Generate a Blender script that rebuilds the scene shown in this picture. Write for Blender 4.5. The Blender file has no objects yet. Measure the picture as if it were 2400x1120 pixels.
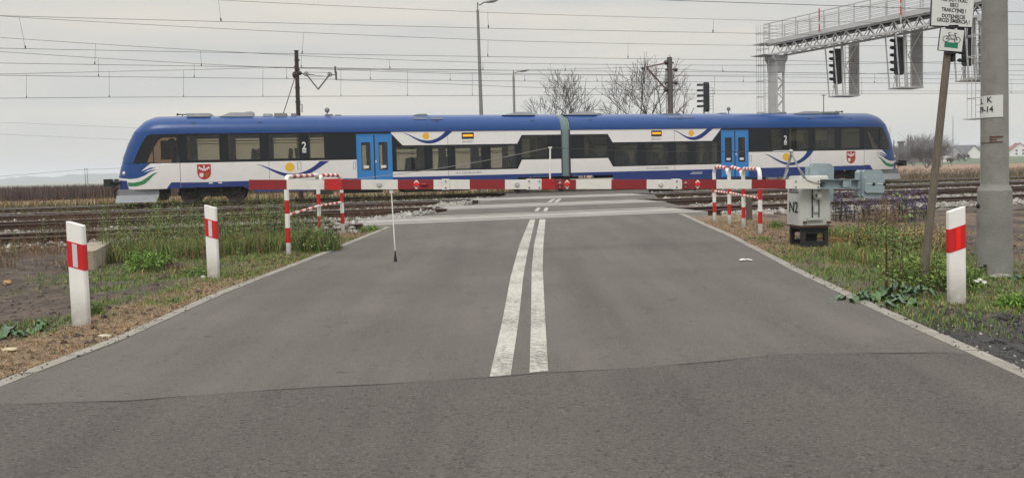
import bpy, math, random
import numpy as np
from mathutils import Vector, Matrix
from mathutils.geometry import delaunay_2d_cdt

# ------------------------------------------------------------------ camera
FPX = 1733.0                                   # focal length in pixels of the 2400 px wide photo
PITCH = math.atan(78 / FPX); ROLL = math.atan(.0242)
CAM = np.array([0, 0, 1.10])
_f = np.array([0, math.cos(PITCH), -math.sin(PITCH)]); _u = np.array([0, math.sin(PITCH), math.cos(PITCH)])
_x = np.array([1., 0, 0])
_R = math.cos(ROLL) * _x - math.sin(ROLL) * _u; _U = math.cos(ROLL) * _u + math.sin(ROLL) * _x
sc = bpy.context.scene
cd = bpy.data.cameras.new('camera'); cam = bpy.data.objects.new('camera', cd)
sc.collection.objects.link(cam); sc.camera = cam
cd.sensor_width = 36; cd.sensor_fit = 'HORIZONTAL'; cd.lens = 36 * FPX / 2400
cd.shift_y = -80 / 2400; cd.clip_start = .05; cd.clip_end = 20000
M4 = Matrix(((_R[0], _U[0], -_f[0], CAM[0]), (_R[1], _U[1], -_f[1], CAM[1]), (_R[2], _U[2], -_f[2], CAM[2]), (0, 0, 0, 1)))
cam.matrix_world = M4

# ------------------------------------------------------------------ sky, sun, exposure
SUN_EL, SUN_AZ = math.radians(52), math.radians(200)   # behind the camera, to its left, veiled by cloud
w = bpy.data.worlds.new("World"); sc.world = w; w.use_nodes = True
nt = w.node_tree; nt.nodes.clear(); N = nt.nodes.new; L = nt.links.new
out = N('ShaderNodeOutputWorld'); bg = N('ShaderNodeBackground'); L(bg.outputs[0], out.inputs[0])
sky = N('ShaderNodeTexSky'); sky.sky_type = 'NISHITA'; sky.sun_disc = False
sky.sun_elevation = SUN_EL; sky.sun_rotation = SUN_AZ
tc = N('ShaderNodeTexCoord'); sep = N('ShaderNodeSeparateXYZ'); L(tc.outputs['Generated'], sep.inputs[0])
grad = N('ShaderNodeValToRGB'); L(sep.outputs['Z'], grad.inputs[0])      # cloud deck: dull near the horizon, three times brighter overhead
cr = grad.color_ramp; cr.elements[0].position = 0.0; cr.elements[0].color = (5.6, 5.6, 5.45, 1)
cr.elements[1].position = 1.0; cr.elements[1].color = (16, 16, 16.3, 1)
for pos, c in ((.08, (6.4, 6.4, 6.2)), (.16, (6.7, 6.55, 6.2)), (.24, (6.4, 6.4, 6.25)), (.36, (8.8, 8.85, 8.9)), (.6, (12.6, 12.6, 12.8))):
    e = cr.elements.new(pos); e.color = (*c, 1)
mp = N('ShaderNodeMapping'); mp.inputs['Scale'].default_value = (1.0, 1.0, 7.0); mp.inputs['Rotation'].default_value = (0, .10, 0)
L(tc.outputs['Generated'], mp.inputs[0])
no = N('ShaderNodeTexNoise'); no.inputs['Scale'].default_value = 1.9; no.inputs['Detail'].default_value = 8; no.inputs['Roughness'].default_value = .5
L(mp.outputs[0], no.inputs['Vector'])
warm = N('ShaderNodeValToRGB'); L(no.outputs['Fac'], warm.inputs[0])
warm.color_ramp.elements[0].position = .32; warm.color_ramp.elements[0].color = (.885, .93, .975, 1)
warm.color_ramp.elements[1].position = .68; warm.color_ramp.elements[1].color = (1.19, 1.13, 1.04, 1)
mul = N('ShaderNodeMix'); mul.data_type = 'RGBA'; mul.blend_type = 'MULTIPLY'; mul.inputs['Factor'].default_value = 1
L(grad.outputs[0], mul.inputs['A']); L(warm.outputs[0], mul.inputs['B'])
mx = N('ShaderNodeMix'); mx.data_type = 'RGBA'; mx.inputs['Factor'].default_value = .97
L(sky.outputs[0], mx.inputs['A']); L(mul.outputs['Result'], mx.inputs['B'])
L(mx.outputs['Result'], bg.inputs[0]); bg.inputs[1].default_value = .1
sd = bpy.data.lights.new('sun', 'SUN'); sd.energy = 1.5; sd.angle = math.radians(22); sd.color = (1, .97, .92)
so = bpy.data.objects.new('sun', sd); sc.collection.objects.link(so)
dv = Vector((math.sin(SUN_AZ) * math.cos(SUN_EL), math.cos(SUN_AZ) * math.cos(SUN_EL), math.sin(SUN_EL)))
so.rotation_euler = (-dv).to_track_quat('-Z', 'Y').to_euler()
sc.view_settings.view_transform = 'Standard'; sc.view_settings.look = 'None'
sc.view_settings.exposure = 0.0; sc.view_settings.gamma = 1.0
sc.cycles.max_bounces = 8; sc.cycles.transparent_max_bounces = 24; sc.cycles.volume_bounces = 1
sc.cycles.use_denoising = True

# ------------------------------------------------------------------ measuring helpers (photo pixel -> world)
def ray(x, y): return _f + (x - 1200) / FPX * _R - (y - 480) / FPX * _U
def pt(x, y, Y0, k=0.0):
    """point where the sight line of a pixel meets the upright plane Y = Y0 + k*X"""
    d = ray(x, y); t = Y0 / (d[1] - k * d[0]); return CAM + t * d
def zroad(Y): return np.where(Y < 17.0, -0.016 * (17.0 - Y), 0.0) - .004
def gp(x, y):
    """point on the road surface"""
    d = ray(x, y); t = (1.10 + .276) / (-(d[2] - .016 * d[1])); P = CAM + t * d
    if P[1] > 17: t = (1.104) / (-d[2]); P = CAM + t * d
    return P
KT = .254; AT = math.atan(KT); CA, SA = math.cos(AT), math.sin(AT)
TD = np.array([CA, SA, 0]); TN = np.array([-SA, CA, 0])
TRK = [18.4, 24.2, 30.5, 38.3]
def TU(x, y, v=-1.43):
    P = pt(x, y, 38.3 + v / CA, KT) - np.array([0, 38.3, 0]); return float(P @ TD), float(P[2])

# ------------------------------------------------------------------ materials
MATS = {}
def mat(name, col=(.5, .5, .5), rough=.6, metal=0, var=0.0, vscale=3.0, col2=None, bump=0.0, bscale=40., attr=None, emit=None, spec=None, dirt=None, coat=0, stretch=None, detail=6, mud=None):
    if name in MATS: return MATS[name]
    m = bpy.data.materials.new(name); m.use_nodes = True; MATS[name] = m
    t = m.node_tree; b = t.nodes['Principled BSDF']; n = t.nodes.new; l = t.links.new
    b.inputs['Roughness'].default_value = rough; b.inputs['Metallic'].default_value = metal
    if spec is not None: b.inputs['Specular IOR Level'].default_value = spec
    if coat: b.inputs['Coat Weight'].default_value = coat; b.inputs['Coat Roughness'].default_value = .06
    b.inputs['Base Color'].default_value = (*col, 1)
    tcn = n('ShaderNodeTexCoord'); vec = tcn.outputs['Object']
    if stretch:
        mpn = n('ShaderNodeMapping'); mpn.inputs['Scale'].default_value = stretch; l(vec, mpn.inputs[0]); vec = mpn.outputs[0]
    src = None
    if attr:
        a = n('ShaderNodeAttribute'); a.attribute_name = attr; src = a.outputs['Color']
    if var or col2 is not None:
        nz = n('ShaderNodeTexNoise'); nz.inputs['Scale'].default_value = vscale; nz.inputs['Detail'].default_value = detail; nz.inputs['Roughness'].default_value = .65
        l(vec, nz.inputs['Vector'])
        rp = n('ShaderNodeValToRGB'); l(nz.outputs['Fac'], rp.inputs[0])
        rp.color_ramp.elements[0].position = .3; rp.color_ramp.elements[1].position = .7
        if attr:
            rp.color_ramp.elements[0].color = (1 - var, 1 - var, 1 - var, 1); rp.color_ramp.elements[1].color = (1 + var, 1 + var, 1 + var, 1)
            mm = n('ShaderNodeMix'); mm.data_type = 'RGBA'; mm.blend_type = 'MULTIPLY'; mm.inputs['Factor'].default_value = 1
            l(src, mm.inputs['A']); l(rp.outputs[0], mm.inputs['B']); src = mm.outputs['Result']
        else:
            c2 = col2 if col2 is not None else tuple(c * (1 + var) for c in col)
            c1 = col if col2 is not None else tuple(c * (1 - var) for c in col)
            rp.color_ramp.elements[0].color = (*c1, 1); rp.color_ramp.elements[1].color = (*c2, 1); src = rp.outputs[0]
    if dirt:                                    # (colour, scale, amount)
        dz = n('ShaderNodeTexNoise'); dz.inputs['Scale'].default_value = dirt[1]; dz.inputs['Detail'].default_value = 8; dz.inputs['Roughness'].default_value = .7
        l(vec, dz.inputs['Vector'])
        dr = n('ShaderNodeMapRange'); dr.inputs['From Min'].default_value = .5; dr.inputs['From Max'].default_value = .72; dr.inputs['To Max'].default_value = dirt[2]
        l(dz.outputs['Fac'], dr.inputs[0])
        dm = n('ShaderNodeMix'); dm.data_type = 'RGBA'; l(dr.outputs[0], dm.inputs['Factor'])
        if src: l(src, dm.inputs['A'])
        else: dm.inputs['A'].default_value = (*col, 1)
        dm.inputs['B'].default_value = (*dirt[0], 1); src = dm.outputs['Result']
    if mud:                                     # (height it reaches, strength, colour, noise scale): road dirt splashed up from below
        sp_ = n('ShaderNodeSeparateXYZ'); l(tcn.outputs['Object'], sp_.inputs[0]); mr = n('ShaderNodeMapRange'); mr.inputs['From Min'].default_value = mud[0]; mr.inputs['From Max'].default_value = 0.0; l(sp_.outputs['Z'], mr.inputs[0])
        mz = n('ShaderNodeTexNoise'); mz.inputs['Scale'].default_value = mud[3]; mz.inputs['Detail'].default_value = 7; mz.inputs['Roughness'].default_value = .75; l(tcn.outputs['Object'], mz.inputs['Vector'])
        ma = n('ShaderNodeMath'); ma.operation = 'MULTIPLY'; l(mr.outputs[0], ma.inputs[0]); l(mz.outputs['Fac'], ma.inputs[1]); mb_ = n('ShaderNodeMath'); mb_.operation = 'MULTIPLY'; mb_.inputs[1].default_value = mud[1] * 2; mb_.use_clamp = True; l(ma.outputs[0], mb_.inputs[0])
        mq = n('ShaderNodeMix'); mq.data_type = 'RGBA'; l(mb_.outputs[0], mq.inputs['Factor'])
        if src: l(src, mq.inputs['A'])
        else: mq.inputs['A'].default_value = (*col, 1)
        mq.inputs['B'].default_value = (*mud[2], 1); src = mq.outputs['Result']
    if src: l(src, b.inputs['Base Color'])
    if bump:
        bz = n('ShaderNodeTexNoise'); bz.inputs['Scale'].default_value = bscale; bz.inputs['Detail'].default_value = 5
        l(vec, bz.inputs['Vector']); bn = n('ShaderNodeBump'); bn.inputs['Strength'].default_value = bump; bn.inputs['Distance'].default_value = .02
        l(bz.outputs['Fac'], bn.inputs['Height']); l(bn.outputs[0], b.inputs['Normal'])
    if emit: b.inputs['Emission Color'].default_value = (*emit[0], 1); b.inputs['Emission Strength'].default_value = emit[1]
    return m
def glass(name, tint, refl=.25):
    m = bpy.data.materials.new(name); m.use_nodes = True; t = m.node_tree; t.nodes.clear(); n = t.nodes.new; l = t.links.new
    o = n('ShaderNodeOutputMaterial'); mixn = n('ShaderNodeMixShader'); tr = n('ShaderNodeBsdfTransparent'); gl = n('ShaderNodeBsdfGlossy')
    tr.inputs[0].default_value = (*tint, 1); gl.inputs['Roughness'].default_value = .03; gl.inputs[0].default_value = (.9, .9, .9, 1)
    fr = n('ShaderNodeFresnel'); fr.inputs[0].default_value = 1.5
    l(fr.outputs[0], mixn.inputs[0]); l(tr.outputs[0], mixn.inputs[1]); l(gl.outputs[0], mixn.inputs[2]); l(mixn.outputs[0], o.inputs[0])
    MATS[name] = m; return m

M = dict(
    tblue=mat('train blue paint', (.010, .056, .20), .28, spec=.35, dirt=((.08, .1, .2), 2.0, .15)),
    tblue2=mat('train lower blue paint', (.003, .028, .17), .38, coat=.0, mud=(1.1, .25, (.10, .09, .08), 1.5), dirt=((.06, .06, .1), 3.0, .35)),
    twhite=mat('train white paint', (.74, .72, .70), .35, coat=.2, mud=(2.0, .32, (.30, .26, .22), 1.2), dirt=((.5, .47, .43), 1.5, .25)),
    tgreen=mat('train green paint', (.03, .19, .06), .35), tblack=mat('train black glazing band', (.007, .008, .010), .10, spec=.3),
    tdoor=mat('train door paint', (.02, .19, .50), .3, coat=.3), seal=mat('black rubber', (.015, .015, .015), .7),
    tyellow=mat('yellow film', (.75, .42, .03), .5), tdark=mat('dark underframe', (.02, .019, .018), .8, var=.4, vscale=5, dirt=((.07, .055, .04), 6., .6)),
    bellow=mat('grey bellows fabric', (.17, .23, .23), .85), roofg=mat('roof unit grey', (.36, .37, .38), .6, var=.1),
    plow=mat('plough plate', (.36, .38, .40), .5, dirt=((.25, .23, .2), 5., .4)), inter=mat('interior panel', (.55, .52, .46), .7),
    seat=mat('seat fabric', (.05, .055, .07), .9), shade=mat('cab blind', (.45, .2, .07), .8, var=.5, vscale=9, col2=(.12, .05, .02)),
    white=mat('weathered white paint', (.74, .73, .69), .5, mud=(.38, .75, (.20, .16, .12), 14.), dirt=((.42, .38, .31), 9., .3)), red=mat('red paint', (.48, .012, .010), .45, dirt=((.25, .05, .03), 8., .2)),
    darkred=mat('dark red reflective film', (.235, .013, .016), .5, dirt=((.13, .02, .02), 4., .3)), refr=mat('red reflector', (.62, .012, .012), .15, coat=.5),
    refw=mat('grey white reflector', (.42, .42, .42), .25, coat=.3), armw=mat('barrier arm white', (.68, .66, .61), .55, dirt=((.38, .33, .27), 5., .3)),
    steelg=mat('grey painted steel', (.27, .33, .35), .5, dirt=((.16, .17, .17), 7., .4)), cab=mat('cabinet grey', (.50, .51, .475), .5, mud=(.9, .3, (.24, .22, .18), 6.), dirt=((.26, .25, .21), 5., .4)),
    blacks=mat('black painted steel', (.016, .018, .02), .6, dirt=((.05, .045, .04), 9., .5)), rust=mat('rusty steel', (.10, .05, .03), .85, var=.4, vscale=30),
    bolt=mat('bolt steel', (.18, .17, .16), .5, metal=.6), galv=mat('galvanised steel', (.42, .43, .43), .5, metal=.3, var=.12, vscale=4),
    gantry=mat('pale grey gantry paint', (.46, .46, .45), .55, dirt=((.25, .22, .19), 3., .4)), gdark=mat('gantry grating', (.05, .05, .05), .8),
    conc=mat('grey concrete', (.225, .222, .20), .9, var=.18, vscale=2.2, bump=.4, bscale=60, dirt=((.11, .11, .10), 3.5, .45)),
    concd=mat('dark concrete mast', (.10, .09, .08), .9, var=.2, vscale=3), sig=mat('signal black', (.012, .015, .018), .55),
    mast=mat('dark brown steel mast', (.028, .016, .014), .7, var=.3), wire=mat('overhead wire', (.035, .032, .03), .6), lampg=mat('lamp post grey', (.21, .21, .20), .8, var=.12, vscale=6),
    wood=mat('weathered wood', (.085, .070, .052), .9, col2=(.19, .16, .12), vscale=10, stretch=(9, 9, .6), bump=.5, bscale=25), green=mat('sign green', (.0, .17, .085), .5),
    signw=mat('sign face white', (.62, .63, .60), .5, dirt=((.45, .45, .41), 5., .3)), ink=mat('black lettering', (.012, .012, .012), .6), greyink=mat('grey lettering', (.16, .16, .17), .6),
    railside=mat('rusty rail side', (.055, .032, .022), .9, var=.4, vscale=6), railtop=mat('worn rail head', (.26, .25, .25), .35, metal=.5, dirt=((.12, .08, .06), 4., .7)),
    railtop2=mat('brown rail head', (.085, .06, .048), .6, metal=.3, dirt=((.2, .18, .17), 2., .5)),
    sleeper=mat('old sleeper', (.13, .11, .09), .95, var=.3, vscale=5, bump=.3),
    slab=mat('crossing slab', (.31, .298, .272), .85, var=.12, vscale=1.3, dirt=((.115, .105, .09), 2.0, .65), stretch=(.6, 2.5, 1), bump=.3, bscale=60),
    kerb=mat('kerb concrete', (.27, .25, .215), .9, var=.2, vscale=4, bump=.5, bscale=50, dirt=((.09, .08, .06), 14., .8)),
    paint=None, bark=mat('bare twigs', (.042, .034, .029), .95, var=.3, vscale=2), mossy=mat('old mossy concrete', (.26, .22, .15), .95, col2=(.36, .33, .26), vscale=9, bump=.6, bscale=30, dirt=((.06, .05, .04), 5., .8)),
)
glass('tinted window', (.70, .68, .61)); glass('tinted window dim', (.48, .475, .40)); glass('dark window', (.42, .41, .38)); glass('cab window', (.45, .36, .28)); glass('windscreen glass', (.15, .15, .15))

# ------------------------------------------------------------------ mesh helpers
ORG = {}
class MB:
    def __init__(s): s.v = []; s.f = []; s.m = []; s.cur = 0
    def add(s, vs, fs, m=None):
        b = len(s.v); s.v += [tuple(map(float, q)) for q in vs]; s.f += [tuple(b + i for i in q) for q in fs]
        s.m += [s.cur if m is None else m] * len(fs); return s
    def box(s, c, d, ax=None, m=None):
        """c centre, d full sizes, ax optional three axes"""
        A = np.eye(3) if ax is None else np.array(ax, float); c = np.array(c, float); h = np.array(d, float) / 2
        vs = [c + A[0] * h[0] * i + A[1] * h[1] * j + A[2] * h[2] * k for i in (-1, 1) for j in (-1, 1) for k in (-1, 1)]
        return s.add(vs, [(0, 1, 3, 2), (4, 6, 7, 5), (0, 4, 5, 1), (2, 3, 7, 6), (0, 2, 6, 4), (1, 5, 7, 3)], m)
    def cbox(s, c, d, ch=.02, ax=None, m=None):
        """box with chamfered vertical edges (about axis 2)"""
        A = np.eye(3) if ax is None else np.array(ax, float); hx, hy, hz = np.array(d) / 2
        poly = [(-hx + ch, -hy), (hx - ch, -hy), (hx, -hy + ch), (hx, hy - ch), (hx - ch, hy), (-hx + ch, hy), (-hx, hy - ch), (-hx, -hy + ch)]
        return s.prism(poly, c, A[0], A[1], A[2] * hz * 2, m, center=True)
    def prism(s, poly, c, e1, e2, ext, m=None, center=False):
        c = np.array(c, float); e1 = np.array(e1, float); e2 = np.array(e2, float); ext = np.array(ext, float); n = len(poly)
        if center: c = c - ext / 2
        a = [c + e1 * x + e2 * y for x, y in poly]; b = [q + ext for q in a]
        return s.add(a + b, [tuple(range(n))[::-1], tuple(range(n, 2 * n))] + [(i, (i + 1) % n, n + (i + 1) % n, n + i) for i in range(n)], m)
    def tube(s, path, rad, sides=8, ms=None, cap=True):
        path = [np.array(q, float) for q in path]; n = len(path)
        rad = [rad] * n if np.isscalar(rad) else list(rad)
        b = len(s.v); prev = None
        for i, q in enumerate(path):
            t = path[min(i + 1, n - 1)] - path[max(i - 1, 0)]; t = t / (np.linalg.norm(t) + 1e-12)
            if prev is None:
                ref = np.array([0, 0, 1.]) if abs(t[2]) < .9 else np.array([1., 0, 0]); e1 = np.cross(t, ref)
            else: e1 = prev - t * (prev @ t)
            e1 /= np.linalg.norm(e1) + 1e-12; e2 = np.cross(t, e1); prev = e1
            for k in range(sides):
                a = 2 * math.pi * k / sides; s.v.append(tuple(q + rad[i] * (math.cos(a) * e1 + math.sin(a) * e2)))
        for i in range(n - 1):
            for k in range(sides):
                k2 = (k + 1) % sides; s.f.append((b + i * sides + k, b + i * sides + k2, b + (i + 1) * sides + k2, b + (i + 1) * sides + k))
                s.m.append(s.cur if ms is None else ms[i])
        if cap and sides > 2:
            s.f.append(tuple(b + k for k in range(sides))[::-1]); s.m.append(s.cur if ms is None else ms[0])
            s.f.append(tuple(b + (n - 1) * sides + k for k in range(sides))); s.m.append(s.cur if ms is None else ms[-1])
        return s
    def bar(s, a, b, w, m=None, d=None):
        a = np.array(a, float); b = np.array(b, float); t = b - a; Ln = np.linalg.norm(t); t /= Ln
        ref = np.array([0, 0, 1.]) if abs(t[2]) < .95 else np.array([0., 1, 0]); e1 = np.cross(t, ref); e1 /= np.linalg.norm(e1); e2 = np.cross(e1, t)
        return s.box((a + b) / 2, (Ln, w, d or w), (t, e1, e2), m)
    def ell(s, c, r, nu=14, nv=8, m=None, ax=None):
        A = np.eye(3) if ax is None else np.array(ax, float); c = np.array(c, float); vs = []; fs = []
        for j in range(nv + 1):
            th = math.pi * j / nv
            for i in range(nu):
                ph = 2 * math.pi * i / nu
                vs.append(c + A[0] * r[0] * math.sin(th) * math.cos(ph) + A[1] * r[1] * math.sin(th) * math.sin(ph) + A[2] * r[2] * math.cos(th))
        for j in range(nv):
            for i in range(nu):
                i2 = (i + 1) % nu; fs.append((j * nu + i, (j + 1) * nu + i, (j + 1) * nu + i2, j * nu + i2))
        return s.add(vs, fs, m)
    def flat(s, poly, m=None): return s.add(poly, [tuple(range(len(poly)))], m)
def org_of(o):
    while o is not None:
        if o.name in ORG: return ORG[o.name]
        o = o.parent
    return np.zeros(3)
def obj(name, mb, mats, parent=None, smooth=False, label=None):
    me = bpy.data.meshes.new(name); o_ = org_of(parent) if parent is not None else np.zeros(3)
    if isinstance(mb, MB): vs, fs, ms = mb.v, mb.f, mb.m
    else: vs, fs, ms = mb
    if any(o_): vs = [(a - o_[0], b - o_[1], c - o_[2]) for a, b, c in vs]
    me.from_pydata(vs, [], fs)
    if not isinstance(mats, (list, tuple)): mats = [mats]
    for m in mats: me.materials.append(M[m] if isinstance(m, str) and m in M else (MATS[m] if isinstance(m, str) else m))
    if len(mats) > 1 and ms is not None: me.polygons.foreach_set('material_index', ms)
    if smooth:
        me.polygons.foreach_set('use_smooth', [True] * len(me.polygons))
        try: me.set_sharp_from_angle(angle=math.radians(38))
        except Exception: pass
    me.update()
    o = bpy.data.objects.new(name, me); sc.collection.objects.link(o)
    if parent is not None: o.parent = parent
    if label: o['label'] = label
    return o
def thing(name, label, cat, loc, group=None, rz=0, local=False):
    o = bpy.data.objects.new(name, None); sc.collection.objects.link(o); o.location = tuple(map(float, loc)); o.rotation_euler = (0, 0, rz)
    o.empty_display_size = .2
    o['label'] = label; o['category'] = cat
    if group: o['group'] = group
    ORG[o.name] = np.zeros(3) if local else np.array(loc, float); return o
def tag(o, label, cat, group=None):
    o['label'] = label; o['category'] = cat
    if group: o['group'] = group
    return o
def struct(o, kind='structure'): o['kind'] = kind; return o
def npmesh(name, verts, faces, m, cols=None, parent=None, k=3):
    """fast mesh: verts (n,3), faces (m,k), cols (n,3) per vertex"""
    me = bpy.data.meshes.new(name); nv, nf = len(verts), len(faces)
    me.vertices.add(nv); me.vertices.foreach_set('co', np.asarray(verts, np.float32).ravel())
    me.loops.add(nf * k); me.loops.foreach_set('vertex_index', np.asarray(faces, np.int32).ravel())
    me.polygons.add(nf); me.polygons.foreach_set('loop_start', np.arange(0, nf * k, k, dtype=np.int32))
    me.polygons.foreach_set('loop_total', np.full(nf, k, np.int32)); me.update(calc_edges=True)
    if cols is not None:
        a = me.color_attributes.new('Col', 'FLOAT_COLOR', 'POINT'); c4 = np.ones((nv, 4), np.float32); c4[:, :3] = cols; a.data.foreach_set('color', c4.ravel())
    me.materials.append(m); o = bpy.data.objects.new(name, me); sc.collection.objects.link(o)
    if parent is not None: o.parent = parent
    return o
def text(name, s, size, loc, right, up, m, parent, sx=1.0, align='CENTER', bold=0.0, depth=.001):
    cu = bpy.data.curves.new('t', 'FONT'); cu.body = s; cu.size = size; cu.align_x = align; cu.align_y = 'CENTER'; cu.offset = bold; cu.extrude = depth; cu.resolution_u = 3
    to = bpy.data.objects.new('t', cu); sc.collection.objects.link(to)
    me = bpy.data.meshes.new_from_object(to.evaluated_get(bpy.context.evaluated_depsgraph_get()))
    bpy.data.objects.remove(to); bpy.data.curves.remove(cu)
    right = np.array(right, float); up = np.array(up, float); nrm = np.cross(right, up); loc = np.array(loc, float) - org_of(parent)
    co = np.zeros(len(me.vertices) * 3); me.vertices.foreach_get('co', co); co = co.reshape(-1, 3)
    co = loc + co[:, :1] * sx * right + co[:, 1:2] * up + co[:, 2:] * nrm
    me.vertices.foreach_set('co', co.ravel()); me.materials.clear(); me.materials.append(M[m]); me.update()
    o = bpy.data.objects.new(name, me); sc.collection.objects.link(o); o.parent = parent; return o
def copy_tree(o, parent=None):
    c = o.copy(); sc.collection.objects.link(c)
    if parent is not None: c.parent = parent
    for ch in list(o.children): copy_tree(ch, c)
    return c
rng = np.random.default_rng(7); random.seed(7)
exec_parts = []

# ------------------------------------------------------------------ surface materials with structure
def asphalt(name, base, speck, pit, blotch, pl=.60, ps=38, pa=.75, fl=.5):
    m = bpy.data.materials.new(name); m.use_nodes = True; MATS[name] = m; t = m.node_tree; b = t.nodes['Principled BSDF']; n = t.nodes.new; l = t.links.new
    b.inputs['Roughness'].default_value = .88; b.inputs['Specular IOR Level'].default_value = .35
    tcn = n('ShaderNodeTexCoord'); vec = tcn.outputs['Object']
    def noise(sc_, det, lo, hi, st=None, rough=.6):
        v = vec
        if st: q = n('ShaderNodeMapping'); q.inputs['Scale'].default_value = st; l(v, q.inputs[0]); v = q.outputs[0]
        z = n('ShaderNodeTexNoise'); z.inputs['Scale'].default_value = sc_; z.inputs['Detail'].default_value = det; z.inputs['Roughness'].default_value = rough; l(v, z.inputs['Vector'])
        r = n('ShaderNodeMapRange'); r.inputs['From Min'].default_value = lo; r.inputs['From Max'].default_value = hi; l(z.outputs['Fac'], r.inputs[0]); return r.outputs[0], z.outputs['Fac']
    def mixc(f, a, c):
        q = n('ShaderNodeMix'); q.data_type = 'RGBA'; l(f, q.inputs['Factor'])
        if isinstance(a, tuple): q.inputs['A'].default_value = (*a, 1)
        else: l(a, q.inputs['A'])
        q.inputs['B'].default_value = (*c, 1); return q.outputs['Result']
    f1, _ = noise(.55, 6, .35, .68); col = mixc(f1, base, blotch)
    f2, _ = noise(.9, 4, .45, .75, (3.2, .22, 1)); g = n('ShaderNodeMath'); g.operation = 'MULTIPLY'; g.inputs[1].default_value = .45; l(f2, g.inputs[0])
    col = mixc(g.outputs[0], col, tuple(c * .72 for c in base))
    sx_ = n('ShaderNodeSeparateXYZ'); l(vec, sx_.inputs[0]); wv = n('ShaderNodeMath'); wv.operation = 'MULTIPLY_ADD'; wv.inputs[1].default_value = 4.19; wv.inputs[2].default_value = -3.14; l(sx_.outputs['X'], wv.inputs[0])
    cs = n('ShaderNodeMath'); cs.operation = 'COSINE'; l(wv.outputs[0], cs.inputs[0]); f8, _ = noise(1.1, 4, .3, .7, (2.5, .18, 1)); c8 = n('ShaderNodeMath'); c8.operation = 'MULTIPLY'; c8.use_clamp = True; l(cs.outputs[0], c8.inputs[0]); l(f8, c8.inputs[1])
    c9_ = n('ShaderNodeMath'); c9_.operation = 'MULTIPLY'; c9_.inputs[1].default_value = .45; l(c8.outputs[0], c9_.inputs[0]); col = mixc(c9_.outputs[0], col, tuple(c * .66 for c in base))     # polished wheel tracks
    f6, _ = noise(2.2, 5, .56, .70, (1.5, .5, 1)); g6 = n('ShaderNodeMath'); g6.operation = 'MULTIPLY'; g6.inputs[1].default_value = .35; l(f6, g6.inputs[0]); col = mixc(g6.outputs[0], col, tuple(c * .55 for c in base))
    f3, h3 = noise(75, 3, .52, .66); g3 = n('ShaderNodeMath'); g3.operation = 'MULTIPLY'; g3.inputs[1].default_value = .6; l(f3, g3.inputs[0]); col = mixc(g3.outputs[0], col, speck)
    f4, _ = noise(ps, 4, pl, pl + .10, (.55, 1, 1), .7); g4 = n('ShaderNodeMath'); g4.operation = 'MULTIPLY'; g4.inputs[1].default_value = pa; l(f4, g4.inputs[0]); col = mixc(g4.outputs[0], col, pit)
    f5, _ = noise(9, 3.5, .675, .70, (.6, 1.3, 1), .6); g5 = n('ShaderNodeMath'); g5.operation = 'MULTIPLY'; g5.inputs[1].default_value = fl; l(f5, g5.inputs[0]); col = mixc(g5.outputs[0], col, pit)
    l(col, b.inputs['Base Color'])
    bn = n('ShaderNodeBump'); bn.inputs['Strength'].default_value = .55; bn.inputs['Distance'].default_value = .006; l(h3, bn.inputs['Height']); l(bn.outputs[0], b.inputs['Normal'])
    return m
asphalt('old asphalt', (.096, .085, .075), (.175, .158, .14), (.026, .023, .021), (.128, .114, .101))
asphalt('new asphalt', (.078, .069, .061), (.16, .146, .132), (.010, .009, .008), (.100, .089, .078), .545, 60, .7, .25)
def wornpaint():
    m = bpy.data.materials.new('worn road paint'); m.use_nodes = True; M['paint'] = m; t = m.node_tree; b = t.nodes['Principled BSDF']; n = t.nodes.new; l = t.links.new
    b.inputs['Roughness'].default_value = .7; tcn = n('ShaderNodeTexCoord')
    z = n('ShaderNodeTexNoise'); z.inputs['Scale'].default_value = 28; z.inputs['Detail'].default_value = 6; z.inputs['Roughness'].default_value = .75; l(tcn.outputs['Object'], z.inputs['Vector'])
    z2 = n('ShaderNodeTexNoise'); z2.inputs['Scale'].default_value = 1.5; z2.inputs['Detail'].default_value = 3; l(tcn.outputs['Object'], z2.inputs['Vector'])
    ad = n('ShaderNodeMath'); ad.operation = 'MULTIPLY_ADD'; ad.inputs[1].default_value = .45; l(z2.outputs['Fac'], ad.inputs[0]); l(z.outputs['Fac'], ad.inputs[2])
    r = n('ShaderNodeValToRGB'); l(ad.outputs[0], r.inputs[0]); r.color_ramp.elements[0].position = .66; r.color_ramp.elements[0].color = (.46, .44, .39, 1)
    r.color_ramp.elements[1].position = .88; r.color_ramp.elements[1].color = (.16, .145, .13, 1); l(r.outputs[0], b.inputs['Base Color'])
wornpaint()
M['ground'] = mat('soil and grass ground', (.1, .1, .1), .95, attr='Col', var=.45, vscale=14, bump=.9, bscale=24, detail=10)
M['blade'] = mat('grass blades', (.1, .1, .1), .8, attr='Col', spec=.2)
M['stone'] = mat('ballast stone', (.3, .3, .3), .9, attr='Col', var=.2, vscale=20)
for q in ('blade',):                                     # thin leaves let some light through
    t = M[q].node_tree; b = t.nodes['Principled BSDF']; b.inputs['Transmission Weight'].default_value = 0

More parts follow.
